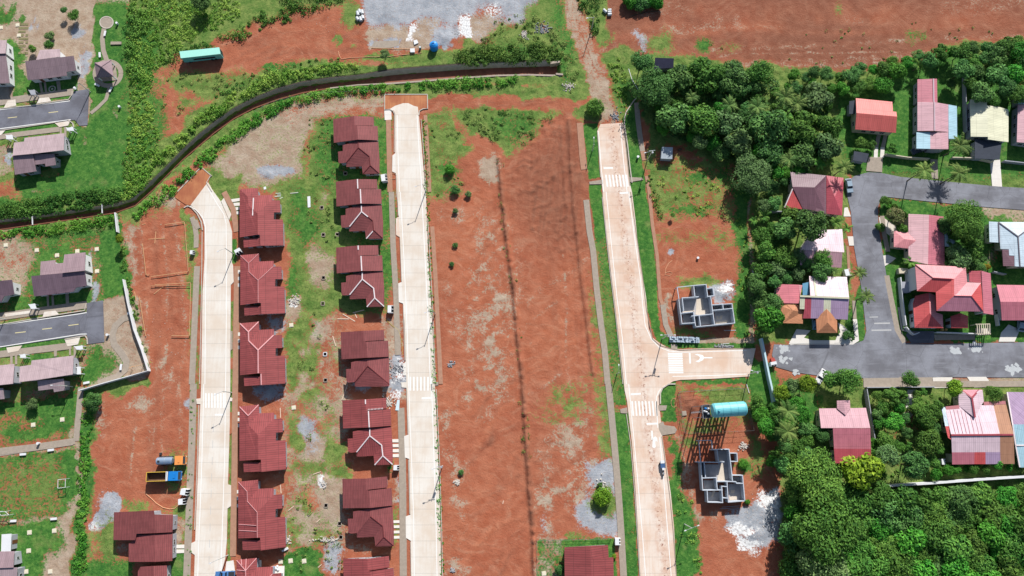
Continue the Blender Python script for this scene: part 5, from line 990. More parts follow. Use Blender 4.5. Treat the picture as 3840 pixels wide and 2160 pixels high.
house('red_roofed_house', 'coral-red gabled house on the wide lawn, alone left of the long pink house', 'house', ZR, [(M_CORAL, [[(360, 435, 3.0), (910, 490, 3.0), (920, 635, 3.9), (972, 640, 3.9), (982, 712, 4.3), (370, 658, 4.3)], [(370, 658, 4.3), (982, 712, 4.3), (965, 958, 2.9), (350, 905, 2.9)]])], None, M_WALLC)
house('pink_roofed_house', 'long house with red, pink and pale blue roof sheets right of the coral-red one', 'house', ZR,
      [(M_PKR, [[(1290, 150, 2.9), (1530, 142, 4.0), (1535, 492, 4.0), (1290, 490, 2.9)], [(1530, 142, 4.0), (1585, 141, 3.75), (1590, 497, 3.75), (1535, 492, 4.0)]]),
       (M_PK, [[(1290, 492, 3.1), (1545, 494, 4.3), (1548, 930, 4.3), (1290, 930, 3.1)], [(1545, 494, 4.3), (1755, 530, 3.3), (1757, 945, 3.3), (1548, 930, 4.3)]]),
       (M_BL, [[(1757, 530, 3.0), (1885, 555, 2.6), (1890, 1050, 2.6), (1760, 1048, 3.0)]], True, 'lean_to_roof'), (M_BL, [[(1275, 950, 2.9), (1483, 950, 3.5), (1483, 1200, 3.5), (1275, 1195, 2.9)]], True, 'blue_roof'),
       (M_PK, [[(1483, 950, 3.5), (1630, 955, 3.9), (1640, 1203, 3.9), (1483, 1200, 3.5)], [(1630, 955, 3.9), (1755, 950, 3.4), (1757, 1205, 3.4), (1640, 1203, 3.9)]])], None, M_WALLG, cap=[([[(1545, 494, 4.32), (1548, 930, 4.32)], [(1530, 142, 4.02), (1535, 492, 4.02)]], M_PKL, .35)])
house('cream_roofed_house', 'cream-roofed gabled house with a dark front terrace, near the right edge', 'house', T30, [(M_CRM, [[(1525, 750, 2.9), (1652, 750, 3.9), (1660, 1032, 3.9), (1530, 1030, 2.9)], [(1652, 795, 3.9), (1752, 808, 3.1), (1815, 828, 2.7), (1815, 1072, 2.7), (1660, 1052, 3.9)]])], None, M_WALLG)
house('pink_roofed_house', 'pink and blue roofed house cut by the right edge, beside the cream-roofed one', 'house', T30, [(M_BL, [[(1886, 702, 3.0), (2060, 712, 3.8), (2060, 790, 3.8), (1886, 785, 3.0)]]), (M_PK, [[(1886, 788, 3.0), (2060, 795, 3.9), (2050, 1085, 3.9), (1878, 1072, 3.0)]])], None, M_WALLG)
SR = Fr(0, 0, 1.0)
house('maroon_roofed_house', 'house with maroon hip roof, red pyramid wing and white verge line, by the road bend', 'house', SR, [(M_MAR, [[(2964, 644, 2.9), (3098, 658, 2.9), (3054, 703, 4.2), (2972, 700, 4.2)], [(3054, 703, 4.2), (3098, 658, 2.9), (3098, 802, 2.9), (3058, 790, 3.1)], [(2972, 700, 4.2), (3054, 703, 4.2), (3058, 790, 3.1), (3010, 782, 3.1)]]), (M_RD, [[(2970, 706, 3.9), (3000, 712, 3.9), (3012, 784, 3.0), (2942, 780, 2.8)]]),
      (M_DRED, [[(3099, 658, 2.9), (3164, 667, 2.9), (3130, 738, 4.0)], [(3164, 667, 2.9), (3158, 808, 2.9), (3130, 738, 4.0)], [(3158, 808, 2.9), (3099, 801, 2.9), (3130, 738, 4.0)], [(3099, 801, 2.9), (3099, 658, 2.9), (3130, 738, 4.0)]])], None, M_WALLC, cap=[([[(2972, 708, 4.0), (2942, 778, 2.9)]], M_CAP, .3)])
house('pink_roofed_house', 'dusty pink gabled house partly under big dark trees, west of the residential road', 'house', T31, [(M_PKL, [[(330, 290, 3.0), (560, 280, 3.0), (576, 455, 4.2), (245, 435, 4.2)]]), (M_PK, [[(240, 437, 4.2), (562, 457, 4.2), (555, 572, 2.9), (245, 552, 2.9)]])], None, M_WALLC, d=.5)
ZC = Z(2880, 980)
house('pink_roofed_house', 'house with white-pink and striped sheets, orange-tiled porch and side wing, at the road corner', 'house', ZC,
      [(M_PKL, [[(622, 222, 3.0), (1190, 235, 3.0), (1225, 552, 4.6), (640, 520, 4.6)]]), (M_CRM, [[(482, 525, 4.5), (558, 530, 4.5), (550, 722, 3.7), (480, 720, 3.7)]], True, 'cream_panel'), (M_DRED, [[(558, 530, 4.5), (655, 536, 4.5), (645, 860, 3.0), (525, 862, 3.0), (550, 722, 3.7)]], False, 'red_panel'), (M_LAV, [[(655, 536, 4.5), (845, 546, 4.5), (835, 862, 3.0), (645, 860, 3.0)]], True, 'lavender_panel'), (M_CRM, [[(845, 546, 4.5), (950, 552, 4.5), (945, 866, 3.0), (835, 862, 3.0)]], False, 'cream_panel'), (M_LAV, [[(950, 552, 4.5), (1225, 556, 4.5), (1205, 880, 3.0), (945, 866, 3.0)]], True, 'lavender_panel'),
       (M_ORG, [[(885, 720, 3.9), (900, 925, 3.9), (752, 1080, 2.8), (738, 1078, 2.8), (724, 862, 2.8)], [(885, 720, 3.9), (1042, 872, 2.8), (1046, 1080, 2.8), (900, 925, 3.9)], [(900, 925, 3.9), (1046, 1080, 2.8), (752, 1080, 2.8)]], False, 'porch_roof'),
       (S('rose_red_sheet', col(222, 128, 138)), [[(125, 385, 2.7), (190, 345, 2.8), (462, 352, 3.2), (482, 635, 3.2), (150, 630, 2.7), (128, 520, 2.7)]], True, 'side_roof'), (M_SAL, [[(462, 352, 3.2), (520, 362, 3.4), (482, 530, 3.4), (480, 600, 3.2)]], False, 'pale_panel'),
       (M_ORG, [[(175, 665, 2.8), (285, 652, 2.8), (385, 742, 3.5), (222, 905, 2.7)], [(285, 652, 2.8), (478, 655, 2.8), (530, 760, 2.9), (385, 742, 3.5)], [(385, 742, 3.5), (530, 760, 2.9), (526, 940, 2.7), (232, 932, 2.7), (222, 905, 2.7)]], True, 'side_roof'),
       (plain('blue_skylight', col(120, 176, 208), .2, .6, .3, .4), [[(520, 335, 3.0), (615, 312, 3.0), (640, 505, 3.0), (525, 512, 3.0)]], False, 'skylight')], None, M_WALLC, cap=[([[(482, 525, 4.55), (1225, 556, 4.6)], [(690, 230, 3.1), (725, 520, 4.6)]], M_CRM, .5)])
house('pink_roofed_house', 'pink two-tone gabled house with hipped porch and a pale blue lean-to, east of the road', 'house', T31, [(M_PKL if False else S('shell_pink_sheet', col(226, 180, 184)), [[(1060, 165, 3.0), (1215, 172, 4.3), (1208, 545, 4.3), (1060, 515, 3.0)]]), (M_PKR, [[(1215, 172, 4.3), (1325, 185, 3.2), (1335, 552, 3.2), (1208, 545, 4.3)]]), (M_SAL, [[(950, 290, 2.8), (1085, 305, 2.9), (1140, 370, 3.5), (1028, 355, 3.4)], [(1028, 355, 3.4), (1140, 370, 3.5), (1075, 428, 2.9), (950, 415, 2.8)], [(950, 290, 2.8), (1028, 355, 3.4), (950, 415, 2.8)]], True, 'porch_roof'), (M_WBL, [[(1330, 252, 3.0), (1408, 258, 2.6), (1415, 415, 2.6), (1335, 410, 3.0)]], True, 'lean_to_roof')], None, M_WALLC)
ZB = Z(3280, 960); hz = 2.8
def up(P, k): return [(x, y, z + k) for x, y, z in P]
house('red_roofed_mansion', 'large two-storey house with many red-pink hip roofs at the centre of the right estate', 'house', ZB,
      [(M_SAL, [up(p, 0) for p in ([(610, 125, 5.8), (1375, 165, 5.8), (1200, 345, 7.1), (880, 330, 7.1)], [(610, 125, 5.8), (880, 330, 7.1), (640, 528, 5.8)], [(1375, 165, 5.8), (1395, 398, 5.8), (1235, 580, 7.0), (1200, 600, 7.2), (1200, 345, 7.1)], [(1235, 580, 7.0), (1395, 398, 5.8), (1605, 405, 5.8), (1458, 605, 7.2), (1200, 600, 7.2)])]),
       (M_RD, [[(880, 330, 7.1), (1200, 345, 7.1), (925, 545, 5.8), (640, 528, 5.8)], [(1200, 345, 7.1), (1200, 600, 7.2), (935, 828, 5.8), (925, 545, 5.8)], [(1458, 605, 7.2), (1605, 405, 5.8), (1640, 838, 5.8)]], False, 'red_roof'), (M_ROSE2, [[(1200, 600, 7.2), (1458, 605, 7.2), (1640, 838, 5.8), (935, 828, 5.8)]], False, 'rose_roof'),
       (M_DRED, [[(1425, 225, 3.2), (1612, 222, 4.0), (1608, 405, 4.0), (1430, 385, 3.2)]], True, 'annex_roof'), (M_PKR, [[(1612, 222, 4.2), (1750, 262, 3.4), (1792, 886, 3.4), (1642, 862, 4.2)]], True, 'annex_roof'),
       (M_RD, [[(618, 600, 3.1), (815, 555, 4.3), (832, 862, 4.3), (605, 1082, 3.0), (580, 715, 3.0)], [(832, 862, 4.3), (1036, 1088, 3.0), (605, 1082, 3.0)]], True, 'front_roof'), (M_SAL, [[(815, 555, 4.3), (915, 590, 3.7), (925, 850, 3.7), (1026, 885, 3.1), (1036, 1088, 3.0), (832, 862, 4.3)]], False, 'front_roof'),
       (M_RD, [[(1150, 910, 3.0), (1298, 862, 3.8), (1300, 970, 3.8), (1155, 1086, 3.0)], [(1298, 862, 3.8), (1410, 905, 3.0), (1412, 1088, 3.0), (1300, 970, 3.8)], [(1300, 970, 3.8), (1412, 1088, 3.0), (1155, 1086, 3.0)]], True, 'porch_roof')], None, M_WALLW, storeys=2, cap=[([[(610, 125, 5.85), (880, 330, 7.15), (1165, 345, 7.15)], [(1200, 600, 7.2), (1458, 605, 7.2), (1640, 838, 5.85)]], M_DRED, .14)])
house('blue_roofed_house', 'pale blue hip-roofed house with maroon patch and dark ridges at the right edge', 'house', T31, [(M_WBL, [[(1738, 226, 2.9), (2040, 228, 2.9), (1887, 335, 4.2)], [(1738, 226, 2.9), (1887, 335, 4.2), (1902, 562, 4.2), (1862, 560, 3.9), (1860, 480, 3.85), (1820, 478, 3.5), (1818, 432, 3.5), (1755, 430, 2.95)], [(1887, 335, 4.2), (2040, 228, 2.9), (2060, 565, 2.9), (1902, 562, 4.2)]]), (M_WBL, [[(1668, 222, 2.6), (1738, 226, 2.9), (1745, 382, 2.9), (1672, 378, 2.6)]]), (M_MAR, [[(1768, 432, 3.0), (1818, 434, 3.45), (1820, 480, 3.45), (1860, 482, 3.8), (1862, 560, 3.85), (1775, 558, 3.0)]], False, 'maroon_panel')], None, M_WALLC, cap=[([[(1740, 228, 2.95), (1887, 335, 4.25), (1902, 562, 4.25)], [(1887, 335, 4.25), (1960, 282, 3.6)], [(1740, 226, 3), (1746, 382, 3)]], plain('grey_ridge_cap', col(120, 112, 120), .6, .3, .2, 1), .28)])
house('pink_roofed_house', 'rose-pink gabled house at the right edge, south of the lawn beside the mansion', 'house', T31, [(M_PKR, [[(1725, 700, 3.0), (2060, 705, 3.0), (2060, 830, 4.3), (1755, 828, 4.3)], [(1755, 828, 4.3), (2060, 830, 4.3), (2060, 968, 3.0), (1765, 968, 3.0)]])], None, M_WALLG)
house('pink_roofed_house', 'pink-to-red gabled house with tiny north porch, between palms and yellow-green tree', 'house', T32, [(M_PK, [[(385, 185, 3.0), (740, 180, 3.0), (772, 332, 4.2), (400, 332, 4.2)], [(520, 125, 3.2), (572, 123, 3.8), (585, 235, 3.8), (522, 185, 3.3)], [(572, 123, 3.8), (618, 122, 3.2), (622, 185, 3.3), (585, 235, 3.8)]]), (M_PKR, [[(490, 334, 4.2), (772, 334, 4.2), (778, 490, 3.2), (498, 488, 3.2)]], True, 'rear_roof'), (M_DRED, [[(498, 488, 3.2), (778, 490, 3.2), (778, 600, 2.6), (505, 598, 2.6)]], True, 'rear_roof')], None, M_WALLC)
ZD = Z(3400, 1420)
house('pink_roofed_house', 'broad pale pink house with brown side strip and white hipped porch, south of the road', 'house', ZD,
      [(M_PKL, [[(580, 430, 2.95), (780, 408, 3.0), (1165, 400, 3.05), (1310, 395, 3.0), (1405, 832, 4.6), (670, 845, 4.6)], [(675, 868, 4.5), (1410, 862, 4.5), (1412, 1108, 3.6), (685, 1112, 3.6)]]),
       (M_BRN, [[(1310, 395, 3.0), (1490, 345, 2.8), (1612, 835, 4.55), (1405, 832, 4.6)], [(1410, 862, 4.5), (1614, 862, 4.5), (1630, 1285, 2.9), (1418, 1288, 2.9)]], True, 'brown_roof_strip'), (M_PKR, [[(685, 1112, 3.6), (1025, 1110, 3.6), (1020, 1290, 2.9), (688, 1295, 2.9)]], True, 'rose_panel'), (M_RD, [[(1025, 1110, 3.6), (1190, 1108, 3.6), (1192, 1290, 2.9), (1020, 1290, 2.9)]], False, 'red_panel'), (M_LAV, [[(1190, 1108, 3.6), (1412, 1108, 3.6), (1418, 1288, 2.9), (1192, 1290, 2.9)]], True, 'lavender_panel'),
       (M_PKL, [[(840, 185, 3.3), (985, 290, 4.1), (1030, 590, 4.1), (790, 410, 3.0), (770, 185, 2.95)], [(985, 290, 4.1), (1080, 180, 3.3), (1145, 170, 2.95), (1165, 345, 3.0), (1125, 405, 3.1), (1030, 590, 4.1)]], True, 'porch_roof'), (M_PKR, [[(770, 168, 2.9), (1145, 165, 2.9), (985, 290, 4.1)]], False, 'porch_roof'),
       (M_WBL, [[(522, 422, 2.9), (580, 430, 2.95), (640, 715, 4.0), (582, 718, 3.9)]], False, 'white_verge'), (M_RD, [[(582, 718, 3.9), (640, 715, 4.0), (670, 920, 4.4), (625, 890, 4.2)]], False, 'red_verge')], None, M_WALLC,
      cap=[([[(670, 850, 4.65), (1610, 845, 4.62)], [(985, 288, 4.15), (1030, 585, 4.2)], [(830, 175, 3), (985, 288, 4.15), (1090, 172, 3)]], M_DRED, .45), ([[(590, 445, 3), (790, 425, 3.05)], [(1160, 375, 3.0), (1490, 360, 2.9)]], M_SAL, .9), ([[(x, 470, 3.1), (x + 85, 828, 4.55)] for x in (650, 705, 760, 815, 870, 935, 1000, 1060)], plain('rusty_seam', col(176, 120, 130), .7, .3, .2, 2), .07)])
house('blue_roofed_house', 'lavender and pale blue roofed house cut by the lower right edge', 'house', ZD, [(M_LAV, [[(1515, 200, 3.0), (1900, 205, 3.6), (1900, 690, 4.0), (1595, 690, 3.8)]]), (M_BL, [[(1595, 690, 3.8), (1900, 690, 4.0), (1900, 1340, 2.8), (1705, 1340, 2.8), (1640, 1000, 3.3)]])], None, M_WALLC, cap=[([[(1515, 205, 3.05), (1598, 700, 3.85), (1642, 1000, 3.35), (1705, 1335, 2.85)], [(1645, 1005, 3.4), (1900, 1005, 3.4)]], M_CAP, .35)])
house('tin_roofed_shed', 'small square shed with worn tin roof on bare red soil south of the grove', 'shed', T20, [(S('tin_sheet', col(190, 200, 208), .4, .7, .4, .3), [[(1132, 1108, 2.3), (1214, 1112, 2.3), (1210, 1200, 2.0), (1124, 1196, 2.0)]])], None, M_WALLG, d=.15, openings=False)
house('tarp_shelter', 'dark flat shelter roof half hidden between the trees at the grove north edge', 'shed', T20, [(plain('black_shade_net', col(56, 58, 78), .95, .1, .4, 1), [[(1080, 435, 3.0), (1222, 440, 3.0), (1218, 512, 2.7), (1075, 520, 2.7)]])], None, M_WALLG, openings=False)
house('dark_terrace', 'dark slab-roofed carport in front of the cream-roofed house', 'carport', T30, [(plain('dark_slab', col(72, 78, 90), .8, .2, .3, 1), [[(1562, 1048, 2.5), (1765, 1076, 2.5), (1748, 1205, 2.4), (1560, 1196, 2.4)]])], None, M_WALLG, openings=False)
house('dark_gate_roof', 'narrow dark roofed carport at the road west of the two-track driveway', 'carport', T30, [(plain('dark_slab', col(72, 78, 90)), [[(650, 1140, 2.4), (762, 1160, 2.4), (742, 1228, 2.3), (640, 1210, 2.3)]])], None, M_WALLG, openings=False)
house('lean_to_shed', 'dark lean-to shed against the west side of the coral-red house', 'shed', ZR, [(plain('dark_slab', col(72, 78, 90)), [[(262, 480, 2.3), (355, 465, 2.6), (352, 670, 2.6), (258, 672, 2.3)]])], None, M_WALLG, openings=False)

# ---- two roofless shells
M_BLOCK = plain('raw_block_wall', col(206, 214, 224), .9, .15, .2, 1.4); M_SLAB = plain('shell_floor', col(206, 202, 202), .9, .15, .35, .7); M_SUNPATCH = plain('sunlit_floor_paint', col(226, 212, 194), .95, .1, .15, 1.5)  # last one: pale colour for painted sunlit floor
def shell(name, label, fr, lines, floors, low=(), sand=None, zt=2.7):  # sand: outlines of the painted sunlit floor patches
    allp = [fr(*p, zt) for ln in lines for p in ln]; org = Vector((sum(p.x for p in allp) / len(allp), sum(p.y for p in allp) / len(allp), 0)); root = empty(name, org, label, 'unfinished house')
    for ln in lines:
        for a, b_ in zip(ln, ln[1:]):
            A, B = fr(*a, zt), fr(*b_, zt); u = (B - A).normalized() * .1; k = .002 * (hash((a, b_)) % 9); A, B = A - u, B + u
            s_ = Vector((-u.y, u.x, 0)).normalized() * .11
            MB().prism([A + s_, B + s_, B - s_, A - s_], 0, zt + k).mk('wall', M_BLOCK, root, org)
    for f in floors: MB().prism([fr(*p, .1) for p in f], -.1, .12).mk('floor', M_SLAB, root, org)
    for ln in low:
        for a, b_ in zip(ln, ln[1:]):
            A, B = fr(*a, zt), fr(*b_, zt); MB().bar(A, B, .2, .22).mk('tie_beam', M_BLOCK, root, org)
        for a in ln: A = fr(*a, zt); MB().bar((A.x, A.y, 0), (A.x, A.y, zt - .1), .2).mk('column', M_BLOCK, root, org)
    for s_ in (sand or []): props(MB().prism([fr(*p, .12) for p in s_], .12, .16).mk('spill_or_sunlit_patch', M_SUNPATCH), kind='structure')  # thin pale plates paint the sunlit floor between the wall shadows
    return root
ZS = Z(2500, 1020, 5.3667)
shell('unfinished_house', 'roofless grey block shell beside pale rubble, north of the side street', ZS,
      [[(545, 270), (795, 250), (825, 490), (875, 488)], [(545, 275), (570, 500)], [(570, 500), (640, 495)], [(310, 520), (570, 502)], [(245, 540), (280, 830)], [(315, 525), (342, 775)], [(280, 830), (540, 800)], [(540, 800), (585, 1100)], [(285, 835), (310, 1035), (570, 1020)], [(585, 1100), (1370, 1025), (1315, 635), (925, 660)], [(885, 490), (965, 1055)], [(940, 768), (1330, 730)], [(1130, 655), (1142, 745)], [(505, 885), (935, 842)], [(655, 880), (685, 1090)], [(820, 490), (955, 475), (930, 320), (810, 330)]],
      [[(580, 300), (790, 280), (830, 520), (560, 530)], [(300, 560), (900, 520), (960, 1040), (600, 1080), (560, 860), (330, 860)], [(320, 850), (540, 850), (570, 1040), (340, 1050)], [(950, 680), (1310, 680), (1350, 1040), (980, 1060)]], [[(245, 540), (210, 308), (545, 272)]],
      [[(600, 560), (700, 520), (735, 560), (740, 740), (790, 760), (770, 850), (640, 880), (580, 850), (590, 740)], [(320, 790), (560, 770), (560, 800), (320, 815)], [(980, 1000), (1220, 970), (1230, 1020), (990, 1040)], [(1000, 890), (1040, 880), (1045, 950), (1005, 955)], [(1070, 880), (1130, 870), (1110, 950), (1060, 955)]])
ZT = Z(2560, 1600)
shell('unfinished_house', 'roofless grey block shell south of the elevated teal tank, in its leg shadows', ZT,
      [[(445, 350), (700, 340), (755, 830)], [(520, 350), (545, 545)], [(220, 535), (545, 540)], [(545, 540), (625, 530)], [(275, 545), (305, 960), (600, 955)], [(325, 545), (348, 770)], [(290, 775), (505, 768)], [(505, 768), (525, 955)], [(370, 965), (380, 1140), (605, 1145), (590, 905)], [(520, 828), (750, 828), (805, 832), (815, 855), (915, 855)], [(590, 900), (665, 905)], [(670, 835), (690, 1140), (940, 1120), (905, 735), (745, 735)], [(600, 1075), (690, 1078)], [(718, 400), (820, 400), (828, 525), (722, 525)]],
      [[(530, 360), (700, 360), (740, 560), (540, 570)], [(290, 570), (560, 570), (740, 560), (760, 840), (520, 850), (520, 790), (310, 790)], [(310, 810), (520, 810), (540, 960), (330, 980)], [(380, 985), (590, 985), (600, 1120), (390, 1130)], [(690, 860), (900, 870), (920, 1110), (700, 1120)], [(750, 760), (890, 760), (900, 850), (770, 850)]], [[(270, 540), (242, 210), (435, 205), (450, 350)]],
      [[(560, 560), (620, 550), (630, 700), (650, 830), (600, 850), (520, 830), (530, 740), (560, 640)], [(460, 900), (500, 890), (490, 980), (455, 1060), (430, 1070), (450, 980)], [(725, 960), (790, 950), (780, 1000), (728, 1005)], [(700, 1060), (810, 1040), (820, 1100), (710, 1110)]])
# ================================================================ VEGETATION
def leafmat(name, a, b_, dark, rnd=.25, huev=.03):
    q = newmat(name, .75, .2); at = q.n('ShaderNodeAttribute', attribute_name='tone'); sp = q.n('ShaderNodeSeparateColor'); q.l(at.outputs['Color'], sp.inputs[0])
    cc = q.mix(sp.outputs[0], a, b_); cc = q.mix(q.ramp(sp.outputs[1], .75, 1.0), cc, dark)
    oi = q.n('ShaderNodeObjectInfo').outputs['Random']; hs = q.n('ShaderNodeHueSaturation'); q.l(cc, hs.inputs['Color'])
    q.l(q.math('MULTIPLY_ADD', oi, rnd * 2, 1 - rnd), hs.inputs['Value'])
    q.l(q.math('MULTIPLY_ADD', q.math('FRACT', q.math('MULTIPLY', oi, 7.13)), huev, .5 - huev / 2), hs.inputs['Hue'])
    q.l(hs.outputs[0], q.b.inputs['Base Color'])
    tr = q.n('ShaderNodeBsdfTranslucent'); q.l(hs.outputs[0], tr.inputs['Color']); mx = q.n('ShaderNodeMixShader', i0=.22)
    q.l(q.b.outputs[0], mx.inputs[1]); q.l(tr.outputs[0], mx.inputs[2]); q.l(mx.outputs[0], q.t.nodes['Material Output'].inputs[0])
    return q.m
L_DARK = leafmat('leaf_dark', col(70, 122, 60), col(116, 162, 84), col(46, 78, 50)); L_MID = leafmat('leaf_mid', col(72, 124, 48), col(122, 166, 70), col(50, 92, 42)); L_YEL = leafmat('leaf_yellow', col(96, 144, 36), col(158, 186, 54), col(80, 110, 30)); L_BRT = leafmat('leaf_bright', col(60, 140, 44), col(110, 180, 64), col(40, 96, 34))
L_GREY = leafmat('leaf_greyish', col(88, 128, 72), col(134, 166, 100), col(70, 90, 66)); L_PALM = leafmat('leaf_palm', col(70, 112, 48), col(136, 160, 84), col(70, 90, 44)); L_THK = leafmat('leaf_thicket', col(104, 158, 54), col(176, 206, 92), col(70, 118, 46), .0); L_FLW = leafmat('leaf_flower', col(196, 150, 40), col(150, 160, 50), col(120, 110, 40), .1); L_PINK = leafmat('leaf_pinkish', col(150, 130, 100), col(110, 140, 70), col(90, 100, 60), .1)
L_WEED = leafmat('leaf_weed', col(100, 136, 56), col(160, 176, 98), col(56, 80, 40), .0); L_HEDGE = leafmat('leaf_hedge', col(70, 146, 44), col(128, 186, 70), col(36, 84, 30), .1)
M_BARK = plain('bark', col(110, 90, 74), .9, .1, .4, 2); M_PBARK = plain('palm_bark', col(140, 128, 112), .9, .1, .3, 3)
def quads(name, c, nrm, size, mat, rs, aspect=1.0, tone=None):
    n = len(c); r = rs.normal(size=(n, 3)); nrm = nrm / (np.linalg.norm(nrm, axis=1)[:, None] + 1e-9)
    u = np.cross(nrm, r); u /= np.linalg.norm(u, axis=1)[:, None] + 1e-9; v = np.cross(nrm, u)
    s = (size * (0.65 + .7 * rs.rand(n)))[:, None] if np.isscalar(size) else size[:, None]
    u = u * s; v = v * s * aspect
    # a leaf clump: a pointed four-sided blade with a bent middle
    co = np.stack([c - u, c - v * .55 + nrm * s * .15, c + u * 1.1, c + v * .55 + nrm * s * .15], 1).reshape(-1, 3)
    me = bpy.data.meshes.new(name); me.vertices.add(4 * n); me.vertices.foreach_set('co', co.ravel()); me.loops.add(4 * n); me.polygons.add(n)
    me.loops.foreach_set('vertex_index', np.arange(4 * n)); me.polygons.foreach_set('loop_start', np.arange(0, 4 * n, 4)); me.update(calc_edges=True)
    t = tone if tone is not None else rs.rand(n); at = me.attributes.new('tone', 'FLOAT_COLOR', 'POINT')
    ca = np.stack([t, rs.rand(n), np.zeros(n), np.ones(n)], 1); at.data.foreach_set('color', np.repeat(ca, 4, 0).ravel())
    me.materials.append(mat); return me
def crown_mesh(seed, n=2600, leaf=.085, flat=.72, lobes=16, mat=None, spread=.62):
    """unit crown: centre at 0, radius about 1, built of lobes whose shells are covered with leaf clumps"""
    rs = np.random.RandomState(seed); L = []
    for k in range(lobes):
        a = rs.rand() * 2 * math.pi; rr = spread * math.sqrt((k + .3) / lobes); zc = (1 - (rr / 1.0) ** 2) ** .5 * flat * .55 * (.6 + .6 * rs.rand()); L.append((rr * math.cos(a * 1) if k else 0, rr * math.sin(a) if k else 0, zc, .26 + .22 * rs.rand()))
    L.append((0, 0, .1, .55)); per = n // len(L); C_, Nn, Tn = [], [], []
    for (x, y, z, r) in L:
        m = int(per * (.5 + r * 1.5)); d = rs.normal(size=(m, 3)); d[:, 2] = d[:, 2] * .9 + .25; d /= np.linalg.norm(d, axis=1)[:, None]
        rad = r * (.72 + .34 * rs.rand(m)); p = np.array([x, y, z]) + d * rad[:, None] * np.array([1, 1, flat + .1]); C_.append(p); Nn.append(d + rs.normal(size=(m, 3)) * .45 + [0, 0, .35]); Tn.append(np.clip(rs.rand() * .5 + rs.rand(m) * .5, 0, 1))
    me = quads('crown', np.concatenate(C_), np.concatenate(Nn), leaf, mat, rs, .9, np.concatenate(Tn)); return me
def trunk_mesh(seed, h=1.0, r=.06, mat=None):
    rd = random.Random(seed); m = MB(); top = Vector((rd.uniform(-.08, .08), rd.uniform(-.08, .08), .55 * h)); m.tube([(0, 0, -.02), (rd.uniform(-.03, .03), 0, .25 * h), top], [r, r * .8, r * .6], 8)
    for k in range(5):
        a = k * 1.256 + rd.random() * .6; e = top + Vector((math.cos(a) * .45, math.sin(a) * .45, .38)); m.tube([top - Vector((0, 0, .08)), top.lerp(e, .5) + Vector((0, 0, .06)), e], [r * .5, r * .35, r * .15], 5)
    me = bpy.data.meshes.new('trunk'); me.from_pydata([tuple(v) for v in m.V], [], m.F); me.update(); me.materials.append(M_BARK); return me
CR = {}
for key, mt in (('dark', L_DARK), ('mid', L_MID), ('yel', L_YEL), ('brt', L_BRT), ('grey', L_GREY), ('flw', L_FLW), ('pink', L_PINK)):
    CR[key] = [crown_mesh(100 + i * 7 + hash_ * 31, mat=mt, lobes=(20, 13, 26, 15)[i], spread=(.66, .6, .7, .86)[i], leaf=(.075, .09, .066, .08)[i], n=(3000, 2300, 3600, 3000)[i]) for i in range(4 if key in ('dark', 'mid') else 2) for hash_ in [len(key)]]
BIG = {k: crown_mesh(900 + len(k), n=9000, leaf=.042, lobes=30, spread=.72, mat=m_) for k, m_ in (('mid', L_MID), ('grey', L_GREY), ('dark', L_DARK))}
TR = [trunk_mesh(i) for i in range(3)]
VR = random.Random(77)
def tree(ox, oy, r_px, key, label, group=None, cat='tree', name='tree', hr=None, variant=None):
    """crown measured in the photo at (ox, oy) with radius r_px; its foot is straight below"""
    r = r_px / 8.7; h = (hr or (1.25 + .5 * VR.random())) * r if cat == 'tree' else r * .75
    zc = h; p = OV(ox, oy, zc); foot = Vector((p.x, p.y, 0)); root = empty(name, foot, label, cat, group, VR.random() * 6.28)
    if cat == 'shrub': zc = r * .42
    me = VR.choice(CR[key]); me = BIG[key] if r_px > 47 and key in BIG else me; c = bpy.data.objects.new('crown', me); C.objects.link(c); c.parent = root; c.location = (0, 0, zc - r * .35 * (cat == 'tree')); s_ = r * VR.uniform(1.0, 1.16); c.scale = (s_, s_ * VR.uniform(.9, 1.1), s_ * VR.uniform(.85, 1.15))
    t = bpy.data.objects.new('trunk' if cat == 'tree' else 'stem', VR.choice(TR)); C.objects.link(t); t.parent = root; t.scale = (r * .9, r * .9, max(.3, zc) * 1.05)
    return root
def frond_part(rs, n, L, droop, w, up, leaflets=16, mat=L_PALM, name='crown'):
    C_, Nn, V, F, T_ = [], [], [], [], []
    for k in range(n):
        a = 2 * math.pi * k / n + rs.rand() * .35; u0 = up * (.5 + rs.rand()); l = L * (.8 + .35 * rs.rand()); d = np.array([math.cos(a), math.sin(a), 0]); s_ = np.array([-math.sin(a), math.cos(a), 0]); tn = rs.rand()
        pts = []
        for j in range(leaflets + 1):
            t = j / leaflets; pts.append(d * l * t * (1 - .12 * t) + np.array([0, 0, u0 * l * t - droop * l * t * t * (1 + .3 * rs.rand())]))
        for j in range(leaflets):
            t = (j + .5) / leaflets; ll = w * math.sin(math.pi * min(1, .12 + t * .9)) * (.8 + .3 * rs.rand()); a0, a1 = pts[j], pts[j + 1]; e = a1 - a0
            for sg in (-1, 1):
                tip = a0 + s_ * sg * ll + e * 1.5 + np.array([0, 0, -ll * .35]); b0 = len(V)
                V += [a0, a1, a1 * .5 + tip * .5 + e * .2, tip]; F.append([b0, b0 + 1, b0 + 2, b0 + 3] if sg > 0 else [b0 + 3, b0 + 2, b0 + 1, b0]); T_ += [tn] * 4
    me = bpy.data.meshes.new(name); me.from_pydata([tuple(v) for v in V], [], F); me.update(); at = me.attributes.new('tone', 'FLOAT_COLOR', 'POINT')
    at.data.foreach_set('color', np.array([[t, rs.rand(), 0, 1] for t in T_]).ravel()); me.materials.append(mat); return me
PALM = [frond_part(np.random.RandomState(5 + i), 17, 1.0, .55, .17, .5) for i in range(2)]; BAN = [frond_part(np.random.RandomState(15 + i), 9, 1.0, .7, .26, .9, 7, L_MID) for i in range(2)]
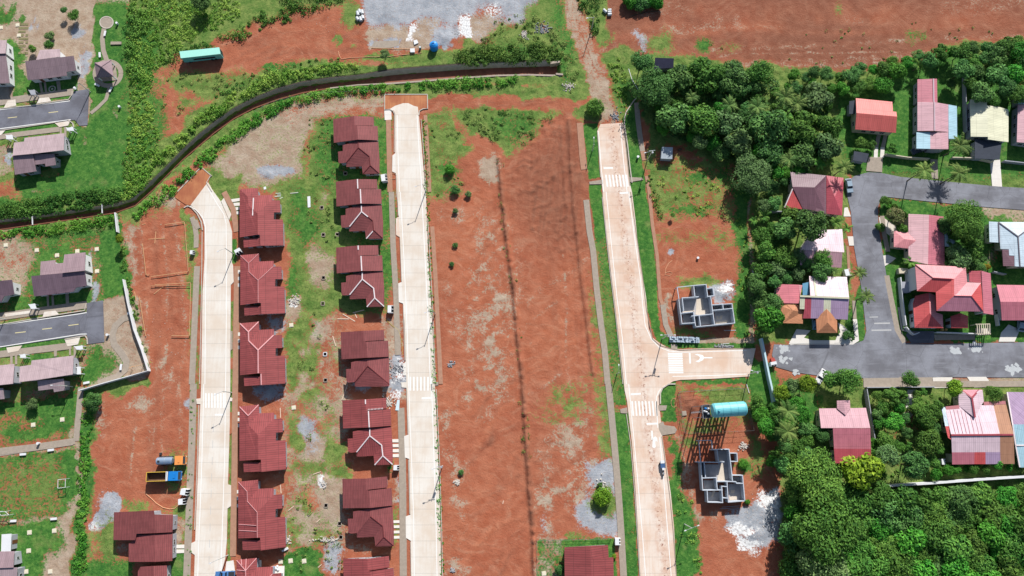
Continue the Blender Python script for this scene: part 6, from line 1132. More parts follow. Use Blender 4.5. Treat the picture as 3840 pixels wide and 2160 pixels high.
pt = MB().tube([(0, 0, 0), (.02, 0, .3), (.01, .03, .65), (0, 0, 1)], [.055, .035, .03, .035], 8); pme = bpy.data.meshes.new('trunk'); pme.from_pydata([tuple(v) for v in pt.V], [], pt.F); pme.materials.append(M_PBARK)
def palm(ox, oy, r_px, h, label, ban=False, group=None):
    r = r_px / 8.7; p = OV(ox, oy, h); root = empty('banana_plant' if ban else 'palm_tree', (p.x, p.y, 0), label, 'plant' if ban else 'palm tree', group, VR.random() * 6)
    c = bpy.data.objects.new('leaves' if ban else 'crown', VR.choice(BAN if ban else PALM)); C.objects.link(c); c.parent = root; c.location = (0, 0, h); c.scale = (r, r, r)
    t = bpy.data.objects.new('stem' if ban else 'trunk', pme); C.objects.link(t); t.parent = root; t.scale = (4 if not ban else 3, 4 if not ban else 3, h)
    return root
def inpoly(x, y, P):
    c = False; n = len(P)
    for i in range(n):
        (x0, y0), (x1, y1) = P[i], P[(i + 1) % n]
        if (y0 > y) != (y1 > y) and x < (x1 - x0) * (y - y0) / (y1 - y0) + x0: c = not c
    return c
PLACED = []
def grove(P, rmin, rmax, keys, label, group, k=.72, tries=1500, hr=None, maxn=80):
    xs = [p[0] for p in P]; ys = [p[1] for p in P]; n = 0
    for _ in range(tries):
        x, y = VR.uniform(min(xs), max(xs)), VR.uniform(min(ys), max(ys))
        if not inpoly(x, y, P): continue
        r = VR.uniform(rmin, rmax)
        if any((x - a) ** 2 + (y - b_) ** 2 < (k * (r + c)) ** 2 for a, b_, c in PLACED): continue
        PLACED.append((x, y, r)); key = VR.choice(keys); kn = {'dark': 'dark green', 'mid': 'mid green', 'brt': 'bright green', 'grey': 'grey-green', 'yel': 'yellow-green'}[key]
        tree(x, y, r, key, kn + ' ' + label, kn + ' ' + group, hr=hr); n += 1
        if n >= maxn: break
def T_(ox, oy, r, key, label, **k): PLACED.append((ox, oy, r)); return tree(ox, oy, r, key, label, **k)
# single trees that stand out
T_(1975, 577, 32, 'dark', 'dark bushy tree left of the biggest crown north of the dusty pink house'); T_(2040, 562, 42, 'dark', 'biggest dark round crown beside the dusty pink house'); T_(2432, 550, 50, 'mid', 'large round tree between the two-tone pink house and the blue hip roof'); T_(2452, 628, 30, 'mid', 'smaller dark tree south of the large round one by the blue hip roof')
T_(2408, 650, 30, 'grey', 'low grey-green tree north of the mansion roof'); T_(1935, 806, 34, 'brt', 'vivid green dense tree at the west side of the corner house'); T_(2252, 545, 24, 'pink', 'pinkish flowering tree northwest of the two-tone pink house'); T_(2268, 575, 16, 'mid', 'small tree below the pinkish flowering one')
T_(2165, 358, 17, 'mid', 'left one of two round clipped trees in front of the coral-red house'); T_(2192, 364, 14, 'mid', 'right one of two round clipped trees in front of the coral-red house'); T_(2391, 209, 12, 'dark', 'small dark conical tree on the lawn right of the long pink roof'); T_(2245, 372, 13, 'mid', 'little tree by the front wall between the driveways')
T_(2172, 1188, 52, 'yel', 'large yellow-green tree at the south corner of the pink-to-red house'); T_(2055, 1206, 62, 'mid', 'huge dull green tree west of the yellow-green one', hr=1.3); T_(2075, 1330, 70, 'mid', 'huge olive tree at the western edge of the wood', hr=1.2); T_(2070, 1420, 60, 'grey', 'big grey-green tree at the bottom of the wood western edge', hr=1.2)
T_(2139, 955, 30, 'mid', 'largest clipped round tree along the road south side, right of the white car'); T_(2094, 957, 26, 'mid', 'second clipped round tree right of the white car'); T_(2032, 963, 24, 'yel', 'clipped round tree immediately left of the white car'); T_(1998, 968, 20, 'grey', 'greyish clipped tree two left of the white car'); T_(1964, 986, 20, 'yel', 'yellow-green round tree beside the long pale wall end')
T_(2400, 975, 20, 'yel', 'pale yellow-green tree at the porch of the broad pale pink house'); T_(2502, 990, 20, 'mid', 'round tree right of the white hipped porch'); T_(2290, 955, 0.1 + 20, 'mid', 'bushy tree right of the walled garden driveway'); T_(2335, 1110, 30, 'mid', 'leafy tree touching the west side of the broad pale pink house'); T_(2068, 1092, 18, 'dark', 'dark tree leaning on the west eave of the pink-to-red house')
T_(2250, 1060, 26, 'brt', 'bright bushy garden tree in the upper middle of the walled garden'); T_(2235, 1150, 30, 'grey', 'grey-green garden tree near the yellow-green crown'); T_(2300, 1170, 34, 'dark', 'dark spreading tree in the south of the walled garden'); T_(2330, 1050, 24, 'mid', 'tree east of the garden path in the walled garden')
T_(1500, 272, 26, 'mid', 'round bush-like tree at the head of the right concrete road', hr=.6); T_(966, 136, 15, 'grey', 'isolated pale green tree above the channel wall', hr=1.6); T_(300, 600, 12, 'yel', 'slim yellow-green tree by the estate boundary wall', hr=2.6); T_(82, 122, 12, 'mid', 'small tree left of the pair behind the top mauve house', hr=1.3); T_(122, 112, 12, 'mid', 'small tree right of the pair behind the top mauve house', hr=1.3)
T_(185, 38, 15, 'mid', 'leafy tree right of the thin dark one in the dry yard', hr=1.4); T_(160, 24, 9, 'dark', 'thin dark tree in the dry yard near the top', hr=2.5); T_(124, 90, 14, 'grey', 'greyish shrub-tree in the dry yard', hr=.9); T_(505, 5, 24, 'dark', 'dark round tree at the top edge left of the red yard'); T_(215, 1020 - 0, 16, 'dark', 'dark tree at the corner of the path and the dirt lot') if False else T_(232, 1010, 18, 'dark', 'dark round bush-tree at the northwest corner of the dirt lot', hr=1.1)
T_(80, 1018, 14, 'grey', 'grey-green tree behind the streaked mauve-roofed house', hr=1.0); T_(1585, 2, 24, 'brt', 'left one of three green trees at the top edge above the log', hr=.6); T_(1615, 0, 26, 'dark', 'middle one of three green trees at the top edge above the log', hr=.6); T_(1648, 4, 24, 'brt', 'right one of three green trees at the top edge above the log', hr=.6); T_(1762, 350 + 5, 22, 'grey', 'pale crown at the south edge of the grove near the tin shed')
T_(1617, 152, 30, 'dark', 'dark tree standing apart at the northwest corner of the grove'); T_(1760, 540 - 490 + 0, 1, 'mid', 'x') if False else None
T_(1692, 540, 6, 'mid', 'lone sapling casting a round shadow on the red plot', hr=2.2); T_(2260, 1025, 0 + 16, 'brt', 'small bright garden tree near the stone path'); T_(2145, 20, 0 + 8, 'mid', 'x2') if False else None
for x, y, r, h, lb in ((1985, 402, 30, 8, 'coconut palm right above the maroon hip roof'), (2125, 420, 26, 7, 'coconut palm at the bend northeast of the red pyramid roof'), (2325, 428, 34, 9, 'left coconut palm of the two beside the upper residential road'), (2412, 435, 34, 9, 'right coconut palm of the two beside the upper residential road'), (2415, 366, 38, 8, 'full palm covering the corner of the pale blue lean-to'), (2162, 686, 22, 6, 'upper one of two small palms on the road verge'), (2180, 745, 26, 6, 'lower one of two small palms on the road verge'), (1982, 1034, 34, 8, 'upper coconut palm at the edge of the south wood'), (1982, 1086, 36, 9, 'lower coconut palm at the edge of the south wood'), (2098, 682, 14, 4, 'small palm between the dusty pink house and the corner house'), (1975, 245, 36, 12, 'star-shaped palm in the middle of the grove'), (1905, 270, 32, 12, 'palm in the grove left of the star-shaped one'), (2005, 260, 32, 11, 'palm in the grove just right of the star-shaped one'), (1835, 265, 30, 11, 'westernmost palm of the grove'), (1740, 245, 24, 6, 'palm-like crown near the grove western corner')):
    PLACED.append((x, y, r * .6)); palm(x, y, r, h, lb)
for x, y, r, lb in ((2100, 560, 20, 'banana plants behind the dusty pink house'), (2130, 575, 18, 'banana clump at the residential road west verge'), (2290, 660, 20, 'banana clump at the northwest corner of the mansion'), (1922, 560 - 15, 20, 'banana clump at the fence east of the red plot'), (2060, 410, 22, 'left banana clump above the maroon roof'), (2085, 405, 20, 'right banana clump above the maroon roof'), (2310, 165, 22, 'banana row behind the long red roof'), (1895, 575 - 20, 14, 'small banana clump at the plot fence'), (1980, 292, 22, 'banana clump in the grove south of the star-shaped palm'), (1738, 170, 16, 'banana clump under the grove north edge')):
    PLACED.append((x, y, r * .6)); palm(x, y, r, 3.0, lb, True)
grove([(1625, 260), (1640, 210), (1690, 175), (1740, 150), (1800, 150), (1870, 160), (1940, 190), (1990, 210), (2060, 195), (2080, 240), (2110, 330), (2100, 390), (1960, 400), (1960, 470), (1900, 500), (1880, 430), (1840, 400), (1790, 380), (1740, 350), (1670, 340)], 36, 52, ['dark', 'dark', 'mid', 'grey'], 'broad tree in the grove beside the right road', 'big trees of the grove', .74, 1500, 1.0, 26)
grove([(1625, 260), (1690, 175), (1800, 150), (1990, 205), (2080, 240), (2105, 390), (1960, 470), (1900, 500), (1880, 430), (1740, 350), (1660, 330)], 12, 24, ['dark', 'mid', 'brt', 'dark'], 'small tree between the broad ones of the grove', 'small trees of the grove', .56, 2500, 1.2, 55)
grove([(1985, 178), (2080, 180), (2190, 165), (2300, 140), (2420, 115), (2440, 140), (2300, 170), (2230, 215), (2120, 235), (2060, 240)], 14, 26, ['dark', 'mid', 'mid', 'brt'], 'tree in the belt between the brown field and the lawns', 'trees of the northern belt', .66, 1500, None, 32)
grove([(2425, 115), (2590, 100), (2590, 245), (2540, 240), (2500, 260), (2440, 240), (2418, 190)], 18, 32, ['dark', 'mid', 'brt'], 'tree in the dense clump at the upper right edge', 'trees of the upper right clump', .62, 900, None, 22)
grove([(1895, 520), (1960, 510), (2010, 530), (1995, 620), (2020, 650), (2100, 650), (2090, 690), (1990, 700), (1945, 720), (1950, 790), (1895, 760), (1900, 640)], 16, 28, ['dark', 'mid', 'grey'], 'tree in the strip between the red plot and the pink houses', 'trees of the strip east of the red plot', .66, 900, None, 24)
grove([(2370, 560), (2470, 600), (2470, 680), (2380, 680)], 14, 22, ['dark', 'mid'], 'tree in the garden north of the mansion', 'trees north of the mansion', .6, 300)
grove([(1900, 995), (1990, 1000), (2050, 1070), (2060, 1120), (2010, 1160), (1940, 1180), (1915, 1080)], 14, 24, ['dark', 'mid', 'brt'], 'tree in the thicket around the two coconut palms', 'trees round the two coconut palms', .62, 900, None, 20)
grove([(2190, 975), (2360, 985), (2375, 1200), (2200, 1195)], 10, 22, ['mid', 'brt', 'dark', 'mid'], 'shrub-like tree inside the walled garden', 'small trees of the walled garden', .72, 900, None, 24)
grove([(2350, 1172), (2600, 1152), (2600, 1176), (2340, 1188)], 8, 14, ['mid', 'brt'], 'low round tree along the inside of the long white wall', 'low trees inside the long white wall', .66, 400, None, 16)
PLACED += [(2225 + k * 22, 1219 - k * 1.4, 30) for k in range(18)]
grove([(1995, 1200), (2180, 1235), (2600, 1225), (2600, 1480), (1985, 1480), (2000, 1330)], 26, 44, ['mid', 'mid', 'mid', 'dark', 'mid', 'brt'], 'tree packed in the lower right wood', 'trees of the lower right wood', .56, 4000, 1.05, 75)
grove([(2215, 500), (2240, 505), (2280, 540), (2240, 560)], 8, 12, ['mid', 'pink'] if False else ['mid', 'brt'], 'shrub at the corner garden by the road bend', 'shrubs at the corner garden', .6, 200)
for x, y, r in ((2434, 668, 10), (2450, 669, 10), (2466, 670, 10), (2482, 672, 10)): tree(x, y, r, 'flw', 'golden flowering shrub in the row along the mansion north side', 'golden shrubs', 'shrub', 'shrub')
for x, y, r, key, lb in ((1130, 426, 14, 'brt', 'bright green shrub on the bare field north part'), (1146, 476, 14, 'dark', 'dark green shrub south of the bright one on the bare field'), (1178, 488, 9, 'grey', 'grey shrub beside the dark one on the bare field'), (1145, 530, 9, 'grey', 'grey dry shrub on the orange soil'), (1136, 665, 7, 'dark', 'little dark plant on the orange soil'), (1145, 617, 7, 'dark', 'dark plant in the middle of the orange soil'), (1160, 1189, 7, 'dark', 'dark tuft above the heap of broken stone'),
                         (1518, 1252, 20, 'yel', 'yellow-green bush on the rubble by the grey pavement'), (1510, 1220, 8, 'dark', 'small dark bush north of the yellow-green one'), (1410, 1435, 14, 'dark', 'dark bush at the west wall of the fenced red house'), (1545, 1400, 6, 'yel', 'flowering shrub at the east wall of the fenced red house'), (1870, 1168, 12, 'brt', 'bright round shrub east of the second shell'), (1880, 1262, 8, 'brt', 'small bright shrub by the southeast corner of the second shell'),
                         (1270, 1230 - 400, 1, 'mid', ''), (2215, 570, 14, 'mid', 'dark shrub at the bend west of the pinkish tree'), (2132, 845, 12, 'dark', 'shrub at the orange porch corner'), (2505, 745, 13, 'mid', 'shrub between the mansion and the rose-pink house'), (2290, 650, 12, 'mid', 'shrub at the mansion forecourt'), (1960, 410, 14, 'mid', 'shrub west of the maroon roof'), (1618, 287, 7, 'dark', 'small shrub at the kerb end near the dirt track'),
                         (115, 1017, 8, 'mid', 'x'), (290, 1022, 7, 'dark', 'x')):
    if r > 1 and len(lb) > 2: tree(x, y, r, key, lb, None, 'shrub', 'shrub')
# ---- low growth nobody could count: clumps along belts, all leaves of a belt in one mesh
def thicket(name, label, P, dens, rr, mat, seed, leaf=.26, per=34, hgt=.75, gap=.0, edge=1.6):
    rs = np.random.RandomState(seed); W_ = ovp(P); x0, y0 = W_.min(0); x1, y1 = W_.max(0); n = int((x1 - x0) * (y1 - y0) * dens)
    xs, ys = x0 + rs.rand(n) * (x1 - x0), y0 + rs.rand(n) * (y1 - y0); d = sd_poly(xs, ys, W_); keep = d > (vnoise(xs, ys, 2.5, seed) * edge + .12 * edge)
    if gap: keep &= vnoise(xs, ys, 4.0, seed + 3) + .5 > gap
    xs, ys = xs[keep], ys[keep]; n = len(xs)
    if n == 0: return
    R_ = rr * (.5 + rs.rand(n) * .9) * (1 + 1.1 * vnoise(xs, ys, 6, seed + 9)); tone0 = np.clip(.5 + 1.3 * vnoise(xs, ys, 5, seed + 5) + .25 * rs.randn(n), 0, 1)
    m = per; d3 = rs.normal(size=(n, m, 3)); d3[:, :, 2] = np.abs(d3[:, :, 2]); d3 /= np.linalg.norm(d3, axis=2)[:, :, None]
    c = np.stack([xs, ys, np.zeros(n)], 1)[:, None, :] + d3 * (R_[:, None] * (.55 + .5 * rs.rand(n, m)))[:, :, None] * np.array([1, 1, hgt * 1.3]); nr = d3 + rs.normal(size=d3.shape) * .5 + [0, 0, .4]
    tone = np.clip(tone0[:, None] + .25 * rs.randn(n, m), 0, 1)
    me = quads(name, c.reshape(-1, 3), nr.reshape(-1, 3), leaf, mat, rs, .9, tone.ravel()); o = bpy.data.objects.new(name, me); C.objects.link(o); props(o, label, 'undergrowth', None, 'stuff')
belt = [(325, -20), (520, -20), (610, 10), (590, 60), (505, 85), (440, 130), (425, 165), (385, 180), (380, 260), (400, 320), (395, 390), (340, 460), (305, 500), (322, 300)]
thicket('undergrowth', 'rough green belt between the estate lawn and the red yard', belt, 1.0, .8, L_THK, 1, .22, 28, .5, .08)
thicket('undergrowth', 'dark bushes inside the rough green belt', [(318, 20), (375, 20), (378, 85), (345, 100), (320, 150), (360, 190), (330, 210), (318, 160)], .6, 1.3, L_MID, 2, .26, 44, .9)
thicket('undergrowth', 'bushes along the upper left edge of the red yard', [(640, 40), (560, 90), (500, 110), (430, 120), (400, 160), (440, 165), (520, 130), (640, 85), (860, 5), (860, -20), (720, -20)], .5, 1.1, L_MID, 3, .25, 36, .8, .1)
thicket('undergrowth', 'bushes on the north bank of the channel, western part', [(450, 345), (520, 275), (620, 215), (700, 180), (760, 172), (860, 160), (900, 165), (900, 180), (830, 185), (700, 212), (600, 255), (500, 325), (430, 395), (380, 440), (340, 500), (290, 505), (350, 420), (420, 370)], 1.0, 1.15, L_THK, 4, .24, 38, .85, 0, .6)
thicket('undergrowth', 'bushes on the north bank of the channel, eastern part', [(1130, 140), (1180, 125), (1290, 115), (1400, 110), (1412, 156), (1300, 161), (1150, 166)], 1.0, 1.2, L_MID, 5, .25, 40, .85, 0, .6)
thicket('undergrowth', 'hedge-like bushes on the south bank of the channel', [(1300, 195), (1120, 202), (1000, 212), (930, 216), (850, 222), (760, 242), (690, 262), (620, 300), (560, 345), (480, 415), (400, 480), (330, 540), (345, 555), (420, 500), (500, 430), (580, 365), (640, 318), (720, 270), (820, 246), (960, 235), (1100, 222), (1300, 215)], 1.1, 1.0, L_HEDGE, 6, .23, 40, .9, .04, .5)
thicket('undergrowth', 'bushes over the western end of the channel, north side', [(-20, 520), (90, 505), (190, 480), (300, 475), (310, 505), (200, 530), (100, 543), (-20, 555)], 1.3, 1.25, L_MID, 7, .25, 42, .9, 0, .4)
thicket('undergrowth', 'bushes over the western end of the channel, south side', [(-20, 585), (100, 570), (200, 556), (295, 540), (298, 565), (200, 580), (100, 590), (-20, 605)], 1.3, .9, L_HEDGE, 8, .22, 36, .8, 0, .4)
thicket('undergrowth', 'long raised hedge strip west of the dirt lot', [(216, 985), (240, 1000), (232, 1060), (226, 1160), (220, 1300), (214, 1470), (186, 1470), (196, 1250), (206, 1060)], 1.3, .7, L_HEDGE, 9, .2, 30, .6, 0, .4)
thicket('undergrowth', 'weeds lining the boundary wall of the estate', [(298, 590), (312, 600), (322, 700), (335, 730), (350, 800), (382, 930), (372, 925), (340, 800), (318, 740), (305, 660)], 1.6, .75, L_MID, 10, .2, 30, .7, 0, .3)
thicket('undergrowth', 'rough weeds west and east of the right dirt track', [(1380, 40), (1440, 150), (1468, 235), (1440, 245), (1395, 140), (1330, 110), (1290, 60), (1330, 40)], .35, .8, L_WEED, 11, .22, 26, .6, .35)
thicket('undergrowth', 'bushes between the dirt track and the grove', [(1512, 150), (1560, 130), (1600, 150), (1605, 230), (1570, 290), (1540, 230)], .5, .9, L_THK, 12, .22, 30, .6, .3)
thicket('undergrowth', 'bushes right of the dirt track at the top', [(1442, -20), (1520, -20), (1515, 60), (1490, 100), (1460, 30)], .6, 1.0, L_MID, 13, .24, 34, .8, .2)
thicket('undergrowth', 'tall grass patch at the head of the bare field', [(1155, 278), (1230, 275), (1340, 285), (1400, 290), (1345, 330), (1350, 350), (1305, 375), (1270, 385), (1225, 350), (1180, 335)], .45, .8, L_WEED, 14, .2, 26, .5, .3)
thicket('undergrowth', 'tufts growing along the ridge through the bare field', [(x - 9, y) for x, y in BERM] + [(x + 9, y) for x, y in BERM[::-1]], .55, .6, L_WEED, 15, .18, 20, .7, .52)
thicket('undergrowth', 'weeds around the storage yard', [(1190, 120), (1240, 60), (1300, 30), (1350, 10), (1385, 60), (1395, 110), (1290, 118)], .3, .8, L_WEED, 16, .2, 24, .6, .4)
thicket('undergrowth', 'sparse weeds below the turquoise trailer', [(400, 180), (560, 185), (700, 165), (700, 185), (600, 215), (500, 262), (430, 330), (400, 260)], .22, .55, L_WEED, 17, .2, 20, .6, .35)
thicket('undergrowth', 'green overgrowth between the two rows of red-tiled houses', [(760, 300), (840, 290), (845, 600), (800, 640), (765, 560), (790, 480), (770, 400)], .22, .6, L_WEED, 18, .2, 22, .6, .42)
thicket('undergrowth', 'scrub between the lower red-tiled houses', [(740, 800), (850, 760), (860, 1449), (730, 1449)], .10, .65, L_WEED, 19, .2, 22, .6, .5)
thicket('undergrowth', 'weeds on the plot with the northern shell', [(1640, 410), (1870, 410), (1890, 850), (1860, 840), (1850, 560), (1640, 540)], .2, .6, L_THK, 20, .2, 22, .6, .42)
thicket('undergrowth', 'undergrowth filling the gaps of the grove', [(1630, 230), (1700, 170), (1860, 165), (1990, 215), (2080, 240), (2110, 400), (1950, 420), (1900, 500), (1880, 420), (1740, 360), (1650, 330)], .35, 1.2, L_DARK, 21, .3, 34, .8)
thicket('undergrowth', 'undergrowth strip east of the red plot', [(1893, 500), (1960, 520), (2000, 660), (1945, 720), (1945, 850), (1900, 840)], .45, 1.0, L_MID, 22, .25, 30, .7)
thicket('undergrowth', 'undergrowth beneath the lower right wood', [(1985, 1215), (2180, 1248), (2600, 1236), (2600, 1480), (1985, 1480)], .45, 2.2, L_MID, 23, .32, 30, .8)
thicket('undergrowth', 'garden greenery inside the walled garden', [(2190, 980), (2375, 985), (2375, 1200), (2190, 1200)], .25, .8, L_MID, 24, .22, 30, .7, .35)
thicket('undergrowth', 'thin grass line along the middle road east kerb', [(1062, 300), (1072, 300), (1118, 1460), (1107, 1460)], 2.4, .38, L_HEDGE, 25, .15, 14, .6, 0, .2)
thicket('undergrowth', 'creepers along the right road east verge', [(1622, 440), (1640, 440), (1668, 560), (1650, 540)], .8, .7, L_MID, 26, .2, 28, .6)
thicket('undergrowth', 'low weeds on the verge by the lower right road', [(1700, 1230), (1745, 1260), (1765, 1449), (1735, 1449), (1712, 1330)], .4, .6, L_THK, 27, .2, 24, .6, .4)
thicket('undergrowth', 'scattered plants on the weedy left part of the field', [(1075, 300), (1145, 290), (1175, 480), (1100, 500)], .18, .6, L_WEED, 28, .2, 22, .6, .45)
thicket('undergrowth', 'scattered tufts over the brown field', [(1760, 100), (2500, 40), (2500, 95), (2200, 165), (1990, 170), (1840, 145)], .05, .5, L_WEED, 29, .18, 16, .6, .45)
thicket('undergrowth', 'planted strip inside the lower road kerb', [(150, 895), (210, 885), (212, 893), (160, 903)], 2.0, .5, L_HEDGE, 30, .16, 26, .7)
thicket('undergrowth', 'weeds south of the trailer toward the channel', [(520, 230), (700, 170), (760, 150), (900, 140), (900, 155), (700, 185), (560, 250)], .4, .8, L_MID, 31, .22, 28, .7, .25)
hed = MB()
thicket('undergrowth', 'trimmed hedge lining the lawn of the corner house', [(2137, 775), (2146, 775), (2152, 855), (2140, 860)], 4, .35, L_DARK, 32, .16, 24, .9)
thicket('undergrowth', 'lawn weeds by the striped bank at the left road', [(478, 980), (490, 980), (480, 1449), (468, 1449)], .5, .4, L_HEDGE, 33, .15, 16, .6)
# ================================================================ THINGS
M_WHT = plain('white_paint_metal', col(236, 238, 240), .5, .4, .1, 3); M_STEEL = plain('galvanised_steel', col(190, 196, 202), .4, .5, .15, 3, .3); M_DK = plain('dark_steel', col(60, 62, 66), .5, .4, .2, 2); M_TYRE = plain('rubber', col(36, 36, 38), .9, .1, .2, 3)
M_TEAL = plain('teal_paint', col(120, 206, 216), .45, .4, .10, .7); M_TRL = plain('turquoise_paint', col(172, 240, 222), .5, .4, .08, .6); M_TRS = plain('turquoise_side', col(120, 204, 196), .5, .4, .12, .8); M_BLUE = plain('blue_plastic', col(30, 150, 236), .35, .5, .12, .8); M_TRKB = plain('blue_truck_paint', col(30, 132, 214), .4, .5, .1, .8); M_TRKO = plain('orange_truck_paint', col(248, 160, 86), .45, .4, .08, .8); M_YELL = plain('yellow_truck_paint', col(232, 190, 80), .5, .4, .15, 1.5); M_RUST = plain('rusty_steel', col(128, 96, 76), .8, .2, .35, 1.2); M_WOOD = plain('raw_timber', col(226, 176, 130), .8, .2, .2, 3); M_PIPE = plain('pale_blue_pipe', col(176, 214, 222), .5, .4, .12, .6); M_CARB = plain('blue_car_paint', col(84, 132, 190), .3, .5, .08, 1); M_CARW = plain('white_car_paint', col(250, 250, 250), .35, .5, .05, 1); M_HOSE = plain('pale_hose', col(232, 176, 136), .6, .3, .1, 2); M_WIRE = plain('fence_wire', col(120, 122, 120), .5, .4, .1, 2)
def lt(root, org): return root
def local(o_, rz):
    ca, sa = math.cos(rz), math.sin(rz)
    return lambda x, y, z: o_ + Vector((x * ca - y * sa, x * sa + y * ca, z))
# street lamps: base and shadow measured, arm direction by angle
def lamp(fr, x, y, h, arm, label, arml=1.9, twin=False, box=False):
    p = fr(x, y); root = empty('street_lamp' if not box else 'utility_pole', p, label, 'street lamp' if not box else 'utility pole')
    MB().tube([p, p + Vector((0, 0, h))], [.14, .09], 10).mk('pole', plain('pale_pole', col(206, 208, 202), .6, .3, .15, 2), root, p)
    for k, a in enumerate([arm] + ([arm + 180] if twin else [])):
        d = Vector((math.cos(R(a)), math.sin(R(a)), 0)); t = p + Vector((0, 0, h - .35)); e = t + d * arml + Vector((0, 0, .3))
        MB().tube([t, t.lerp(e, .5) + Vector((0, 0, .12)), e], .045, 6).mk('arm', M_STEEL, root, p); m = MB(); m.bar(e - d * .05, e + d * .5, .26, .12); m.bar(e + d * .05 + Vector((0, 0, .07)), e + d * .35 + Vector((0, 0, .07)), .16, .06); m.mk('lamp_head', M_WHT, root, p)
    if box:
        c = p + Vector((.3, -.1, h - 1.2)); MB().tube([c - Vector((0, 0, .45)), c + Vector((0, 0, .45))], .26, 12).mk('transformer', M_STEEL, root, p)
        m = MB(); m.bar(p + Vector((-.9, .1, h - .15)), p + Vector((.9, .25, h - .15)), .1); m.mk('crossarm', M_STEEL, root, p)
    return root
lamp(Z(2480, 1900, 6.04), 525, 395, 8, 200, 'street lamp with two arms on the lower verge of the right road', 1.6, True, False); lamp(Z(1520, 1100, 6.04), 676, 472, 7, 200, 'street lamp on the middle road east kerb between the upper and lower ones'); lamp(Z(1520, 1680, 6.04), 842, 402, 7, 195, 'lamp pole with transformer can at the lower middle road', 1.9, False, True); lamp(Z(2360, 560, 7.245), 480, 325, 8, 195, 'pole with transformer beside the tin shed', 1.9, False, True)
lamp(Z(800, 900, 8.05), 620, 422, 6.6, 205, 'street lamp on the left road beside the second red house'); lamp(T02, 1750, 65, 6.6, 205, 'street lamp on the left road at its crosswalk'); lamp(Z(780, 2060, 8.587), 645, 188, 6.6, 205, 'street lamp on the left road just above the blue pickup'); lamp(T11, 1280, 0, 7, 200, 'uppermost street lamp on the middle road east kerb')
lamp(Z(220, 280, 9.056), 1078, 590, 6, 250, 'street lamp at the end of the upper estate road'); lamp(T21, 1132, 1108, 8, 180, 'pole at the junction of the right road and the side street', 1.6, True, True); lamp(Z(2420, 1220, 6.586), 600, 215, 8, 185, 'utility pole standing at the stack of grey blocks', 1.2, False, True) if False else None
lamp(T31, -5 + 0, 1135 - 720 + 300, 1, 0, 'x') if False else None
lamp(T22, 1770, 20 - 60, 7, 190, 'pole at the far end of the side street') if False else lamp(T21, 1785, 1375, 7.5, 165, 'utility pole at the far end of the side street', 1.4, False, True); lamp(T01, -5, 945, 6, 200, 'street lamp at the left edge on the lower estate road') if False else lamp(T01, 42, 960, 6, 215, 'street lamp at the left edge on the lower estate road')
lamp(T01, 548, 1449 + 20, 6, 180, 'thin lamp behind the streaked mauve-roofed house'); lamp(T20, 600, 165 + 60, 7, 190, 'leaning pole beside the dirt track near the pipes') ; lamp(T20, 605, 1160 - 20, 5, 90, 'small lamp post on the lawn west of the right road') ; lamp(T21, 792, 1372, 4, 90, 'short post on the lower west verge of the right road')
